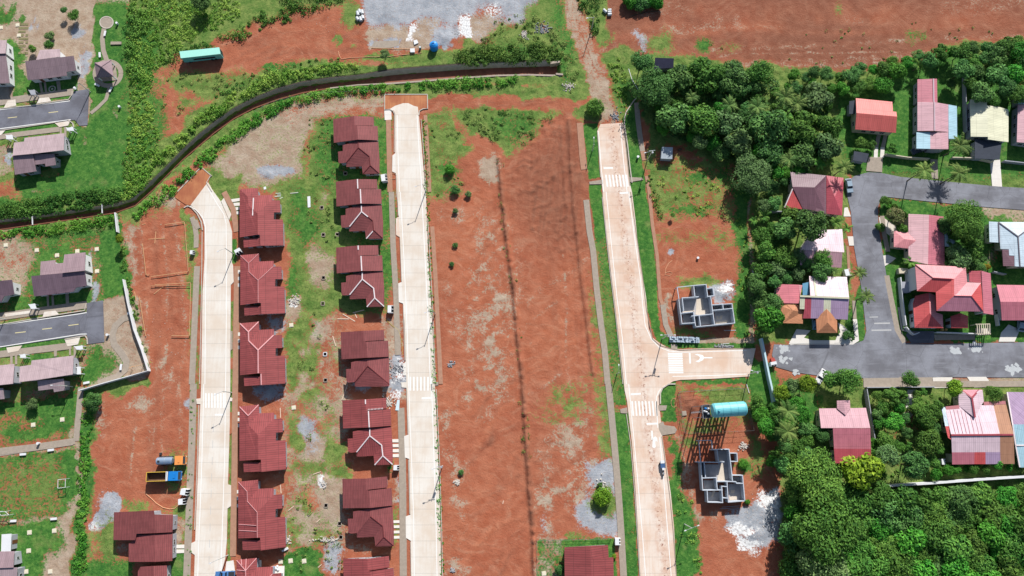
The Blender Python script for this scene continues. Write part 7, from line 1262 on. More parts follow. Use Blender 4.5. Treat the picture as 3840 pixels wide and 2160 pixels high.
# elevated teal tank
def tank():
    f = Z(2560, 1460, 4.83); zt = 13.0; a, b_ = f(560, 385, zt), f(1115, 345, zt); c = (a + b_) / 2; u = (b_ - a).normalized(); s_ = Vector((-u.y, u.x, 0)); r = 1.85; org = Vector((c.x, c.y, 0)); root = empty('water_tank', org, 'big teal cylindrical water tank lying on tall steel legs inside the fenced compound', 'water tank')
    L = (b_ - a).length; pts = [a - u * .9 * 0 + u * t for t in (-.55, -.35, 0)] + [b_ + u * t for t in (0, .35, .55)]
    MB().tube(pts, [r * .45, r * .85, r, r, r * .85, r * .45], 28).mk('tank_body', M_TEAL, root, org, smooth=False)
    m = MB()
    for k in range(5): q_ = a.lerp(b_, k / 4 * .98 + .01); m.tube([q_ - u * .05, q_ + u * .05], r + .03, 28)
    m.mk('hoop', plain('teal_dark', col(96, 176, 190), .5, .4, .1, 1), root, org); q_ = a.lerp(b_, .12) + Vector((0, 0, r + .05)); MB().tube([q_, q_ + Vector((0, 0, .18))], .35, 14).mk('hatch', M_TEAL, root, org)
    for k in range(5):
        for sg in (-1, 1):
            q_ = a.lerp(b_, .03 + k * .235); t = Vector((q_.x, q_.y, 0)) + s_ * sg * 1.3; MB().bar(t, t + Vector((0, 0, zt - r * .7)), .42).mk('leg', M_STEEL, root, org)
    m = MB()
    for sg in (-1, 1):
        for k in range(4):
            A = a.lerp(b_, .03 + k * .235) + s_ * sg * 1.3; B = a.lerp(b_, .03 + (k + 1) * .235) + s_ * sg * 1.3
            for j in range(3): z0, z1 = .3 + j * 3.7, .3 + (j + 1) * 3.7; m.bar((A.x, A.y, z0), (B.x, B.y, z1), .26); m.bar((A.x, A.y, z1), (B.x, B.y, z1), .26)
    for k in range(5):
        A = a.lerp(b_, .03 + k * .235)
        for j in range(1, 4): m.bar((A + s_ * 1.3).xy.to_3d() + Vector((0, 0, j * 3.7)), (A - s_ * 1.3).xy.to_3d() + Vector((0, 0, j * 3.7)), .14)
    m.mk('brace', M_STEEL, root, org); d0 = a - u * 2.4
    m = MB(); P = [a - u * .4 + s_ * 1.7, a - u * 2.6 + s_ * 1.6, a - u * 2.6 - s_ * 1.8, a - u * .4 - s_ * 1.8]; m.prism(P, zt - 2.0, zt - 1.88); m.mk('platform', M_DK, root, org)
    m = MB()
    for p0, p1 in zip(P, P[1:]):
        for hh in (-.9, -1.4): m.bar(p0 + Vector((0, 0, hh)), p1 + Vector((0, 0, hh)), .05)
        m.bar(p0 - Vector((0, 0, 1.9)), p0 - Vector((0, 0, .85)), .05); m.bar(p1 - Vector((0, 0, 1.9)), p1 - Vector((0, 0, .85)), .05)
    m.mk('railing', M_STEEL, root, org)
    for k, (dx, dy) in enumerate(((-1.0, .6), (-1.7, .7), (-1.1, -.7), (-2.1, 0), (-1.6, -.2))): q_ = a + u * dx + s_ * dy; MB().tube([q_ - Vector((0, 0, 1.9)), q_ - Vector((0, 0, .9)), q_ - Vector((0, 0, .6))], [.26, .26, .1], 12).mk('valve_pot', M_WHT if k != 1 else M_BLUE, root, org)
    for sg in (-1, 1): q_ = a - u * 2.4 + s_ * sg * 1.5; MB().bar((q_.x, q_.y, 0), (q_.x, q_.y, zt - 2), .16).mk('leg', M_STEEL, root, org)
    m = MB(); q_ = a - u * 2.7; m.bar((q_.x, q_.y - .25, 0), (q_.x, q_.y - .25, zt - 2), .06); m.bar((q_.x, q_.y + .25, 0), (q_.x, q_.y + .25, zt - 2), .06)
    for j in range(28): m.bar((q_.x, q_.y - .25, .4 + j * .38), (q_.x, q_.y + .25, .4 + j * .38), .04)
    m.mk('ladder', M_STEEL, root, org)
tank()
def wirefence(name, label, fr, pts, h, step=2.6, panel=True, mat=None, solid=None):
    P = [fr(*p) for p in pts]; org = P[0].copy(); root = empty(name, org, label, 'fence'); m = MB(); mat = mat or M_WIRE
    for a, b_ in zip(P, P[1:]):
        n = max(1, int((b_ - a).length / step))
        for k in range(n + 1):
            q_ = a.lerp(b_, k / n)
            MB().tube([q_, q_ + Vector((0, 0, h))], .05, 6).mk('post', M_STEEL if solid is None else solid, root, org)
        for z in ([.3, h * .5, h - .08] if panel else [h * .35, h * .7]): m.bar(a + Vector((0, 0, z)), b_ + Vector((0, 0, z)), .035)
        if panel:
            k2 = int((b_ - a).length / .35)
            for k in range(k2): q_ = a.lerp(b_, k / k2); r_ = a.lerp(b_, min(1, (k + 1) / k2)); m.bar(q_ + Vector((0, 0, .1)), r_ + Vector((0, 0, h - .1)), .018)
    m.mk('wire_mesh' if panel else 'rail', mat, root, org); return root
wirefence('wire_fence', 'tall chain-link fence around the teal tank compound', T22, [(1255, 62), (1740, 35), (1808, 352), (1300, 372), (1278, 250), (1252, 72)], 2.4, 4.5)
wirefence('lawn_fence', 'low post fence round the lawn of the red house at the bottom', T22, [(190, 1449), (186, 1180), (745, 1165)], 1.3, 3.2, False)
wirefence('slope_fence', 'thin wire fence above the grey track north of the left road bend', T10, [(0, 850), (110, 778), (260, 742), (450, 712), (640, 700), (960, 690)], 1.2, 2.4, False)
def wall(name, label, fr, pts, w, h, mat, cat='wall', top=None):
    P = [fr(*p) for p in pts]; org = P[0].copy(); root = empty(name, org, label, cat)
    band(pts, w, 0, h, mat, 'wall_body', fr); o = bpy.data.objects[-1] if False else None
    return root
def bwall(name, label, fr, pts, w, h, mat, cat='wall'):
    o = band(pts, w, -.05, h, mat, name, fr); props(o, label, cat); return o
bwall('long_pale_wall', 'long pale blue wall slanting past the end of the side street', Fr(2880 - 960, 720, 2.0125), [(1868, 1110), (1892, 1230), (1925, 1400), (1950, 1510), (1965, 1600)], .5, 2.0, plain('pale_wall_paint', col(198, 226, 234), .7, .3, .1, 1)); bwall('boundary_wall', 'white boundary wall along the east side of the dry park', T01, [(950, 668), (985, 850), (1030, 1040), (1090, 1200), (1136, 1352), (985, 1395), (790, 1449), (620, 1500)], .22, 1.7, M_WALLW)
bwall('boundary_wall', 'short white wall stub in the bushes south of the channel', T01, [(885, 165), (900, 310)], .25, 1.4, M_WALLW); bwall('garden_wall', 'long white topped garden wall above the lower right wood', T32, [(870, 765), (1200, 745), (1600, 715), (1960, 692)], .55, 2.2, M_WALLW); bwall('garden_wall', 'dark side wall between the pink-to-red house and the walled garden', T32, [(722, 40), (752, 230), (800, 520)], .2, 2.0, M_WALLG); bwall('garden_wall', 'front wall of the upper lots, along the palms', T30, [(870, 1175), (1040, 1200), (1200, 1210)], .25, 1.5, M_WALLC)
bwall('garden_wall', 'front wall right of the dark terrace', T30, [(1370, 1200), (1560, 1205), (1680, 1230)], .25, 1.5, M_WALLC); bwall('garden_wall', 'front wall at the upper right edge', T30, [(1760, 1225), (1940, 1245)], .25, 1.5, M_WALLG); bwall('garden_wall', 'side wall between the long pink house and the cream-roofed house', T30, [(1465, 590), (1470, 860), (1475, 1010)], .2, 1.8, M_WALLG); bwall('garden_wall', 'white forecourt wall along the mansion road side', ZB, [(345, 340), (370, 600), (400, 860), (430, 1060)], .25, 1.8, M_WALLW)
bwall('garden_wall', 'low front wall of the mansion toward the cross road', ZB, [(890, 1160), (1200, 1170), (1530, 1185)], .25, 1.6, M_WALLW); bwall('garden_wall', 'curved white wall stub at the mansion gate', ZB, [(440, 1080), (520, 1170), (560, 1195), (635, 1165)], .25, 1.5, M_WALLW); bwall('garden_wall', 'back wall behind the maroon-roofed house', T31, [(0, 158), (150, 160)], .25, 1.8, M_WALLG); bwall('garden_wall', 'concrete wall on the east side of the red plot', T21, [(1815, 570), (1832, 820)], .25, 1.6, M_WALLG); bwall('garden_wall', 'low wall between mansion and rose-pink house', ZB, [(1750, 250), (1940, 290)], .2, 1.5, M_WALLG); bwall('garden_wall', 'long wall from the blue-roofed garden to the lawn', ZB, [(1800, 860), (1830, 1060)], .2, 1.6, M_WALLW); bwall('garden_wall', 'low roadside wall of the lots south of the cross road', T32, [(730, 28), (1240, 24)], .25, 1.4, M_WALLG)
# trailer
def trailer():
    f = Z(640, 160, 11.71); z = 3.2; P = [f(395, 385, z), f(2120, 205, z), f(2180, 490, z), f(450, 680, z)]; c = sum(P, Vector()) / 4; org = Vector((c.x, c.y, 0)); root = empty('trailer', org, 'long turquoise box trailer parked on red soil above the channel', 'trailer'); g = [Vector((p.x, p.y, 0)) for p in P]
    MB().prism(g, .55, z - .12).mk('body', M_TRS, root, org); e = lambda k: [org + (p - org) * k for p in g]; MB().prism(e(1.01), z - .12, z).mk('roof', M_TRL, root, org); m = MB()
    u = (g[1] - g[0]).normalized(); v = (g[3] - g[0]).normalized(); Ln = (g[1] - g[0]).length; Wd = (g[3] - g[0]).length
    a = g[3] + u * Ln * .27; b_ = g[3] + u * Ln * .82; MB().prism([a - v * .02, b_ - v * .02, b_ + v * .04, a + v * .04], 1.35, 2.1).mk('side_window', M_GLASS, root, org)
    for k in range(4): q_ = g[1].lerp(g[2], .14 + k * .22); m.bar(q_ + u * .03 + Vector((0, 0, .7)), q_ + u * .03 + Vector((0, 0, z - .25)), .12)
    m.mk('door_bar', M_DK, root, org)
    for t in (.16, .72, .82):
        for k in (0.02, .86): q_ = g[0] + u * Ln * t + v * Wd * (k + .06); MB().tube([q_ - v * .14 + Vector((0, 0, .48)), q_ + v * .14 + Vector((0, 0, .48))], .48, 18).mk('wheel', M_TYRE, root, org)
trailer()
# trucks
def wheels(root, org, L_, xs, w, r=.5):
    for x in xs:
        for s_ in (-1, 1):
            o = MB().tube([L_(x, s_ * (w / 2 - .16), r), L_(x, s_ * (w / 2 + .12), r)], r, 18).mk('wheel', M_TYRE, root, org); MB().tube([L_(x, s_ * (w / 2 + .12), r), L_(x, s_ * (w / 2 + .15), r)], r * .55, 12).mk('rim', M_STEEL, o, org)
def cab(root, org, L_, x0, x1, w, h, mat, name='cab'):
    V = []; prof = [(x0, .9), (x1, .9), (x1, 1.7), (x1 - .35, h - .1), (x1 - .6, h), (x0, h)]
    for s_ in (-1, 1): V += [L_(x, s_ * w / 2, z) for x, z in prof]
    n = 6; mk(name, V, [list(range(n)), list(range(n, 2 * n))[::-1]] + [[(i + 1) % n, i, i + n, (i + 1) % n + n] for i in range(n)], mat, root, org)
    MB().add([L_(x1 + .015, -w * .43, 1.75), L_(x1 + .015, w * .43, 1.75), L_(x1 - .33, w * .43, h - .12), L_(x1 - .33, -w * .43, h - .12)], [[0, 1, 2, 3]]).mk('windscreen', M_GLASS, root, org)
    for s_ in (-1, 1): MB().box(L_(x1 - .75, s_ * (w / 2 + .01), 1.95), (.8, .03, .6), RZC[0]).mk('side_window', M_GLASS, root, org); MB().box(L_(x1 + .02, s_ * w * .38, 1.05), (.06, .3, .2), RZC[0]).mk('headlight', M_WHT, root, org); MB().box(L_(x1 - .1, s_ * (w / 2 + .18), 2.0), (.12, .2, .4), RZC[0]).mk('mirror', M_DK, root, org)
    MB().box(L_(x1 - 1.35, 0, h + .06), (.5, 1.2, .1), RZC[0]).mk('roof_hatch', mat, root, org)
RZC = [0]
def dump_truck():
    f = Z(520, 1660, 6.04); a, b_ = f(205, 770, 1.5), f(960, 745, 1.5); d = b_ - a; rz = math.atan2(d.y, d.x); RZC[0] = rz; Lt = d.length; org = Vector(((a.x + b_.x) / 2, (a.y + b_.y) / 2, 0)); root = empty('dump_truck', org, 'blue-cab dump truck with empty yellow-rimmed tipper body on the dirt lot', 'truck'); L_ = local(org, rz); h0, h1 = -Lt / 2, Lt / 2; w = 2.45
    MB().box(L_(-.1, 0, .8), (Lt - .6, .9, .25), rz).mk('chassis', M_DK, root, org); bx0, bx1 = h0 + .1, h0 + Lt * .62
    m = MB(); cx = (bx0 + bx1) / 2; lx = bx1 - bx0; m.box(L_(cx, 0, 1.15), (lx, w, .12), rz)
    for s_ in (-1, 1): m.box(L_(cx, s_ * (w / 2 - .05), 1.85), (lx, .1, 1.3), rz)
    m.box(L_(bx0 + .05, 0, 1.85), (.1, w - .2, 1.3), rz); m.box(L_(bx1 - .05, 0, 1.95), (.1, w - .2, 1.5), rz); m.mk('tipper_body', M_RUST, root, org)
    m = MB()
    for s_ in (-1, 1): m.box(L_(cx, s_ * (w / 2 - .05), 2.54), (lx, .16, .1), rz)
    m.box(L_(bx0 + .05, 0, 2.54), (.16, w - .32, .1), rz); m.mk('body_rim', M_YELL, root, org); MB().box(L_(bx1 + .05, 0, 2.62), (.55, w, .1), rz).mk('cab_guard', M_WHT, root, org)
    cab(root, org, L_, bx1 + .55, h1, 2.4, 2.75, M_TRKB); wheels(root, org, L_, (h0 + 1.2, h0 + 2.5, h1 - 1.3), 2.3)
dump_truck()
def tanker():
    f = Z(520, 1660, 6.04); a, b_ = f(430, 420, 1.5), f(1065, 390, 1.5); d = b_ - a; rz = math.atan2(d.y, d.x); RZC[0] = rz; Lt = d.length; org = Vector(((a.x + b_.x) / 2, (a.y + b_.y) / 2, 0)); root = empty('tank_truck', org, 'orange-cab tank truck with silver water tank parked above the dump truck', 'truck'); L_ = local(org, rz); h0, h1 = -Lt / 2, Lt / 2
    MB().box(L_(-.1, 0, .8), (Lt - .6, .9, .25), rz).mk('chassis', M_DK, root, org); e = h0 + Lt * .57
    MB().tube([L_(h0 + .05, 0, 1.95), L_(h0 + .2, 0, 1.95), L_(e - .3, 0, 1.95), L_(e, 0, 1.95)], [.8, 1.0, 1.0, .7], 24).mk('tank', plain('silver_tank', col(176, 198, 222), .3, .6, .1, 1, .5), root, org)
    m = MB()
    for x in (h0 + .9, h0 + 2.4): m.tube([L_(x, 0, 1.95), L_(x + .08, 0, 1.95)], 1.03, 24)
    m.mk('tank_band', M_STEEL, root, org); MB().tube([L_(h0 + .9, -.05, 2.9), L_(h0 + .9, -.05, 3.08)], .32, 16).mk('filler_lid', M_DK, root, org); MB().box(L_((h0 + e) / 2, 1.05, 1.3), (e - h0 - .4, .3, .5), rz).mk('side_locker', M_DK, root, org)
    cab(root, org, L_, e + .8, h1, 2.35, 2.65, M_TRKO); wheels(root, org, L_, (h0 + 1.0, h0 + 2.2, h1 - 1.2), 2.2)
tanker()
def car(fr, x, y, deg, mat, label, pickup=False, L=4.3, w=1.75):
    p = fr(x, y); p.z = .08; rz = R(deg); root = empty('pickup_truck' if pickup else 'car', p, label, 'pickup truck' if pickup else 'car'); L_ = local(p, rz); n = 12
    prof = [(-L / 2, .35), (L / 2, .35), (L / 2 + .03, .7), (L / 2 - .1, .88), (L * .22, .98), (L * .08, 1.42), (-L * .04 if pickup else -L * .3, 1.45), (-L * .1 if pickup else -L * .44, 1.0), (-L / 2, .95)]
    k = len(prof); V = []
    for s_, sh in ((-1, 1), (1, 1)): V += [L_(a, s_ * (w / 2 - (.18 if z > 1.1 else 0)), z) for a, z in prof]
    mk('body', V, [list(range(k)), list(range(k, 2 * k))[::-1]] + [[(i + 1) % k, i, i + k, (i + 1) % k + k] for i in range(k)], mat, root, p)
    up_ = Vector((0, 0, .02)); MB().add([L_(L * .215, -w * .42, 1.01) + up_, L_(L * .215, w * .42, 1.01) + up_, L_(L * .085, w * .37, 1.40) + up_, L_(L * .085, -w * .37, 1.40) + up_], [[0, 1, 2, 3]]).mk('windscreen', M_GLASS, root, p)
    a0, a1 = (-L * .045, -L * .098) if pickup else (-L * .305, -L * .435); MB().add([L_(a0 - .02, w * .37, 1.43), L_(a0 - .02, -w * .37, 1.43), L_(a1 - .03, -w * .42, 1.04), L_(a1 - .03, w * .42, 1.04)], [[0, 1, 2, 3]]).mk('rear_window', M_GLASS, root, p)
    for s_ in (-1, 1): MB().add([L_(L * .19, s_ * (w / 2 - .01), 1.02), L_(L * .07, s_ * (w / 2 - .165), 1.38), L_(a0, s_ * (w / 2 - .165), 1.38), L_(a1 + .1, s_ * (w / 2 - .01), 1.02)], [[0, 1, 2, 3] if s_ < 0 else [3, 2, 1, 0]]).mk('side_window', M_GLASS, root, p); MB().box(L_(L / 2 + .01, s_ * w * .36, .68), (.08, .32, .16), rz).mk('headlight', M_WHT, root, p)
    if pickup:
        m = MB(); m.box(L_(-L * .31, 0, .975), (L * .34, w - .3, .03), rz); m.mk('cargo_bed', M_DK, root, p)
    for a in (-L * .31, L * .31):
        for s_ in (-1, 1): o = MB().tube([L_(a, s_ * (w / 2 - .2), .33), L_(a, s_ * (w / 2 + .02), .33)], .33, 16).mk('wheel', M_TYRE, root, p); MB().tube([L_(a, s_ * (w / 2 + .02), .33), L_(a, s_ * (w / 2 + .04), .33)], .18, 10).mk('rim', M_STEEL, o, p)
    return root
car(Z(780, 2060, 8.587), 590, 810, 182, M_CARB, 'blue pickup with open bed at the bottom edge beside the left road', True, 5.2, 1.9); car(Z(2840, 1320, 8.587), 2010, 790, 235, M_CARW, 'white car parked between the clipped roadside trees'); car(T31, 350, 985, 88, plain('light_blue_car', col(130, 176, 206), .3, .5, .1, 1), 'light blue car peeking out under the orange porch roof'); car(T31, 1895, 1000, 80, plain('silver_car', col(160, 180, 196), .3, .5, .1, 1), 'grey-blue car at the right edge under the rose-pink house'); car(T30, 1120, 1140, 20, plain('dark_car', col(70, 78, 90), .3, .5, .1, 1), 'dark car in the shade south of the long pink house'); car(T30, 580 + 22, 1449 - 40, 275, plain('silver_car', col(160, 180, 196)), 'silver car close to the red pyramid roof')
# moped-like cargo tricycle on the right road
def trike():
    f = Z(2420, 1700, 12.075); p = f(775, 700); p.z = RZ; root = empty('cargo_tricycle', p, 'small blue-grey cargo tricycle with load, alone on the lower right road', 'vehicle'); L_ = local(p, R(-86))
    MB().box(L_(-1.2, 0, .8), (2.0, 1.25, .35), R(-86)).mk('cargo_box', plain('trike_blue', col(70, 104, 150), .5, .4, .2, 2), root, p); MB().box(L_(-1.9, 0, .99), (.8, 1.1, .06), R(-86)).mk('load', M_WHT, root, p); m = MB(); m.bar(L_(-.3, 0, .7), L_(1.5, 0, .85), .3, .3); m.bar(L_(1.2, -.4, 1.05), L_(1.2, .4, 1.05), .06); m.mk('frame', M_STEEL, root, p); MB().box(L_(.5, 0, .95), (.7, .35, .12), R(-86)).mk('seat', M_DK, root, p); MB().box(L_(0.0, 0, 1.0), (.6, .6, .25), R(-86)).mk('bundle', M_WHT, root, p)
    for a, s_ in ((-1.4, -.68), (-1.4, .68), (1.55, 0)): MB().tube([L_(a, s_ - .07, .32), L_(a, s_ + .07, .32)], .32, 14).mk('wheel', M_TYRE, root, p)
trike()
# blue water tank and yard stuff
def blue_tank():
    f = Z(1500, 80, 9.055); z = 2.6; c = f(1130, 760, z); org = Vector((c.x, c.y, 0)); root = empty('plastic_tank', org, 'bright blue ribbed plastic water tank in the storage yard', 'water tank'); MB().tube([org + Vector((0, 0, t)) for t in (0, .1, .9, 1.0, 1.1, 1.95, 2.3, 2.55)], [1.25, 1.3, 1.3, 1.24, 1.3, 1.3, .95, .4], 26).mk('tank_body', M_BLUE, root, org); m = MB()
    for k in range(8): a = k * math.pi / 4 + .3; d = Vector((math.cos(a), math.sin(a), 0)); m.bar(org + d * .45 + Vector((0, 0, 2.56)), org + d * 1.2 + Vector((0, 0, 2.06)), .14, .1)
    m.mk('rib', M_BLUE, root, org); MB().tube([org + Vector((0, .35, 2.4)), org + Vector((0, .35, 2.75))], .3, 16).mk('lid', M_TRKB, root, org)
blue_tank()
def barrel(f, x, y, r, h, mat, label, lid=None, name='barrel'):
    p = f(x, y); root = empty(name, p, label, 'barrel'); MB().tube([p, p + Vector((0, 0, h * .1)), p + Vector((0, 0, h * .5)), p + Vector((0, 0, h * .9)), p + Vector((0, 0, h))], [r * .92, r, r * 1.04, r, r * .92], 16).mk('drum', mat, root, p); MB().tube([p + Vector((0, 0, h)), p + Vector((0, 0, h + .05))], r * .8, 14).mk('lid', lid or mat, root, p); return root
fy_ = Z(1500, 80, 9.055); barrel(fy_, 690, 930, .35, 1.0, plain('teal_drum', col(50, 140, 150), .5, .4, .1, 2), 'teal drum with white lid left of the blue tank', M_WHT)
props(slab('board', [fy_(462, 670), (fy_(580, 640)), fy_(628, 750), fy_(490, 810)], .02, .35, M_WHT, None), 'white square board lying left of the teal drum', 'board'); del_ = None
def crate(f, q, h, mat, label, cat='box', name='box', lip=True):
    P = [f(*p) for p in q]; c = sum(P, Vector()) / len(P); root = empty(name, c, label, cat); MB().prism(P, .0, h).mk('body', mat, root, c); e = [c + (p - c) * 1.08 for p in P]
    MB().prism(e, h, h + .05).mk('lid', mat, root, c); return root
crate(fy_, [(358, 965), (500, 955), (508, 1075), (365, 1080)], .6, M_WHT, 'open white box beside the hose at the yard edge')
# concrete pipes
fp = Z(1280, 0, 10.733); gp = 'concrete drain pipes left of the dark sand heap'
def pipe(f, a, b_, r, label, group):
    A, B = f(*a), f(*b_); A.z = B.z = r; c = (A + B) / 2; m = MB(); n = 18; d = (B - A).normalized(); s_ = Vector((-d.y, d.x, 0)); V = []
    for P_, rr in ((A, r), (B, r), (B, r * .8), (A, r * .8)): V += [P_ + s_ * math.cos(2 * math.pi * k / n) * rr + Vector((0, 0, math.sin(2 * math.pi * k / n) * rr)) for k in range(n)]
    m.add(V, [[j * n + k, j * n + (k + 1) % n, ((j + 1) % 4) * n + (k + 1) % n, ((j + 1) % 4) * n + k] for j in range(4) for k in range(n)]); o = m.mk('concrete_pipe', plain('pipe_concrete', col(226, 230, 232), .85, .2, .12, 2), None, c); props(o, label, 'pipe', group)
for a, b_, lb in (((655, 500), (690, 660), 'upper left pipe of the concrete pipe pile'), ((720, 430), (780, 570), 'top middle pipe of the concrete pipe pile'), ((830, 450), (865, 600), 'upper right pipe of the concrete pipe pile'), ((625, 740), (700, 850), 'lower left pipe of the concrete pipe pile'), ((760, 730), (810, 880), 'lower middle pipe of the concrete pipe pile'), ((850, 670), (890, 800), 'lower right pipe of the concrete pipe pile')): pipe(fp, a, b_, .5, lb, gp)
for a, b_, lb in (((688, 78), (712, 100), 'single tilted pipe of the group by the dirt track'), ((722, 84), (748, 82), 'upper of three parallel pipes by the dirt track'), ((722, 100), (748, 98), 'middle of three parallel pipes by the dirt track'), ((722, 117), (750, 115), 'lower of three parallel pipes by the dirt track')): pipe(T20, a, b_, .45, lb, 'concrete pipes by the dirt track')
def log(f, pts, r, label, mat=M_BARK, name='log', cat='log'): o = MB().tube([f(*p, r) for p in pts], r, 8).mk(name, mat, None, f(*pts[0])); props(o, label, cat)
log(T20, [(890, 125), (950, 105), (1040, 88), (1110, 82)], .16, 'fallen grey log under the three top trees'); log(T20, [(1254, 1130), (1280, 1126)], .35, 'short cut log right of the tin shed')
# benches, slabs, bins, poles
def bench(f, x, y, rz, label, L=1.7):
    p = f(x, y); root = empty('park_bench', p, label, 'bench', 'white park benches'); L_ = local(p, R(rz)); MB().box(L_(0, 0, .42), (L, .62, .1), R(rz)).mk('seat', M_WHT, root, p)
    for s_ in (-1, 1): MB().box(L_(s_ * L * .38, 0, .19), (.16, .5, .38), R(rz)).mk('leg', M_KERB, root, p)
for f, x, y, rz, lb in ((T00, 797, 257, 85, 'white bench beside the path below the round slab'), (T00, 758, 418, 100, 'white bench left of the curved path above the gazebo'), (T00, 840, 680, 70, 'white bench south of the gazebo on the lawn'), (T00, 738, 645, -30, 'white bench in the gazebo shadow'), (T01, 990, 915, 8, 'white bench at the top of the dry park by the wall'), (T01, 918, 1322, 88, 'white bench near the bottom left of the dry park path'), (T01, 658, 1440, 12, 'white bench at the path corner behind the streaked house'), (T02, 180, 530, 5, 'white bench left one south of the field path'), (T02, 390, 498, 8, 'white bench right one south of the field path'), (T02, 107, 1032, 3, 'white bench left one below the playing field'), (T02, 412, 1016, 5, 'white bench right one below the playing field')): bench(f, x, y, rz, lb)
def post(f, x, y, label, h=1.0, r=.35): p = f(x, y); root = empty('litter_bin', p, label, 'litter bin'); MB().tube([p, p + Vector((0, 0, h))], [r * .8, r], 12).mk('bin', M_WHT, root, p); MB().tube([p + Vector((0, 0, h)), p + Vector((0, 0, h + .08))], r * 1.05, 12).mk('lid', M_WHT, root, p)
for f, x, y, lb in ((T00, 891, 184, 'small white bin right of the round slab'), (T00, 910, 812, 'small white bin on the lawn below the gazebo'), (T01, 820, 1080, 'small white bin at the end of the lower road'), (T02, 299, 448, 'small white bin on the field path north edge'), (T00, 575, 672, 'small white bin at the kerb corner of the upper road'), (T20, 1400 - 452, 1190, 'white lid on the grass near the transformer pole'), (T21, 1400, 500, 'white drum lying on the red plot')): post(f, x, y, lb, .9 if 'drum' not in lb else .6)
def pad(f, x, y, label, s=1.15, h=.14, mat=None, hole=False, rz=8, group='square pale cover slabs on the ground'):
    p = f(x, y); o = MB()
    if hole:
        for dx, dy, sx, sy in ((0, s / 2, s, .18), (0, -s / 2, s, .18), (s / 2, 0, .18, s - .18), (-s / 2, 0, .18, s - .18)): o.box(p + Vector((dx, dy, h / 2 + .02)), (sx, sy, h + .1))
        r = empty('manhole', p, label, 'manhole', 'open square manholes between the houses'); o.mk('rim', M_PATH if not 'white' in label else M_WHT, r, p); MB().box(p + Vector((0, 0, .05)), (s - .18, s - .18, .06)).mk('opening', plain('pit_shade_black', col(16, 14, 14), 1, 0, .1, 1), r, p); return  # no real hole: a flat black plate paints the dark of the pit
    m = MB(); m.box(p + Vector((0, 0, h / 2)), (s, s, h), R(rz)); m.box(p + Vector((0, 0, h + .03)), (s * .7, s * .7, .05), R(rz)); ob = m.mk('cover_slab', mat or plain('slab_cream', col(236, 228, 204), .8, .2, .15, 2), None, p); props(ob, label, 'slab', group)
for f, x, y, lb in ((T01, 45, 402, 'cream cover slab furthest left on the dry lot'), (T01, 279, 440, 'cream cover slab left of the one behind the dark mauve house'), (T01, 432, 478, 'cream cover slab just above the rear block corner'), (T01, 585, 447, 'cream cover slab touching the top of the rear block'), (T01, 731, 432, 'cream cover slab right of the rear block top'), (T01, 734, 598, 'cream cover slab on the grass right of the house wall'), (T00, 134, 190, 'pale cover slab upper one by the stepping grid'), (T00, 8, 210, 'pale cover slab at the left edge near the stepping grid'), (T00, 144, 268, 'pale cover slab lower one by the stepping grid'), (T02, 252, 308, 'grey cover slab left one in the yard below the streaked house'), (T02, 471, 268, 'grey cover slab right one in the yard below the streaked house'), (T02, 224, 1120, 'grey cover slab upper left below the playing field'), (T02, 411, 1107, 'grey cover slab upper right below the playing field'), (T02, 218, 1258, 'grey cover slab on grass beside the corner house'), (T02, 198, 1415, 'grey cover slab at the bottom edge, left one'), (T02, 380, 1415, 'grey cover slab at the bottom edge, right one'), (T11, 267, 1005, 'pale cover slab between the rows near dry weeds'), (T12, 285, 178, 'pale cover slab on weeds beside the fourth left house'), (T12, 262, 1334, 'cover slab left one on the bright lawn at the bottom'), (T12, 364, 1336, 'cover slab with a stain on the bright lawn at the bottom'), (T12, 186, 1340, 'cover slab in house shadow at the bottom'), (T22, 241, 1430, 'white cover slab on the fenced lawn')): pad(f, x, y, lb)
for f, x, y, lb in ((T11, 497, 118, 'manhole half under a green bush between the rows'), (T11, 509, 323, 'manhole on the grass, left one of the pair level with the second house'), (T11, 614, 321, 'manhole on the grass, right one of the pair level with the second house'), (T11, 510, 647, 'manhole on dry straw level with the third house'), (T11, 505, 842, 'manhole on dry straw just below the third house'), (T11, 522, 1224, 'white-rimmed manhole left of the fourth middle house'), (T11, 525, 1420, 'pale manhole left of the gap under the fourth middle house'), (T12, 529, 916, 'pale manhole left of the sixth middle house'), (T12, 632, 1053, 'pale manhole filled with debris by the sixth middle house'), (T12, 641, 1156, 'pale manhole at the sixth middle house south corner'), (T12, 520, 1170, 'rough manhole in the rubble line'), (T10, 675, 1310, 'manhole in the shadow of the northernmost house')): pad(f, x, y, lb, 1.0, .12, None, True)
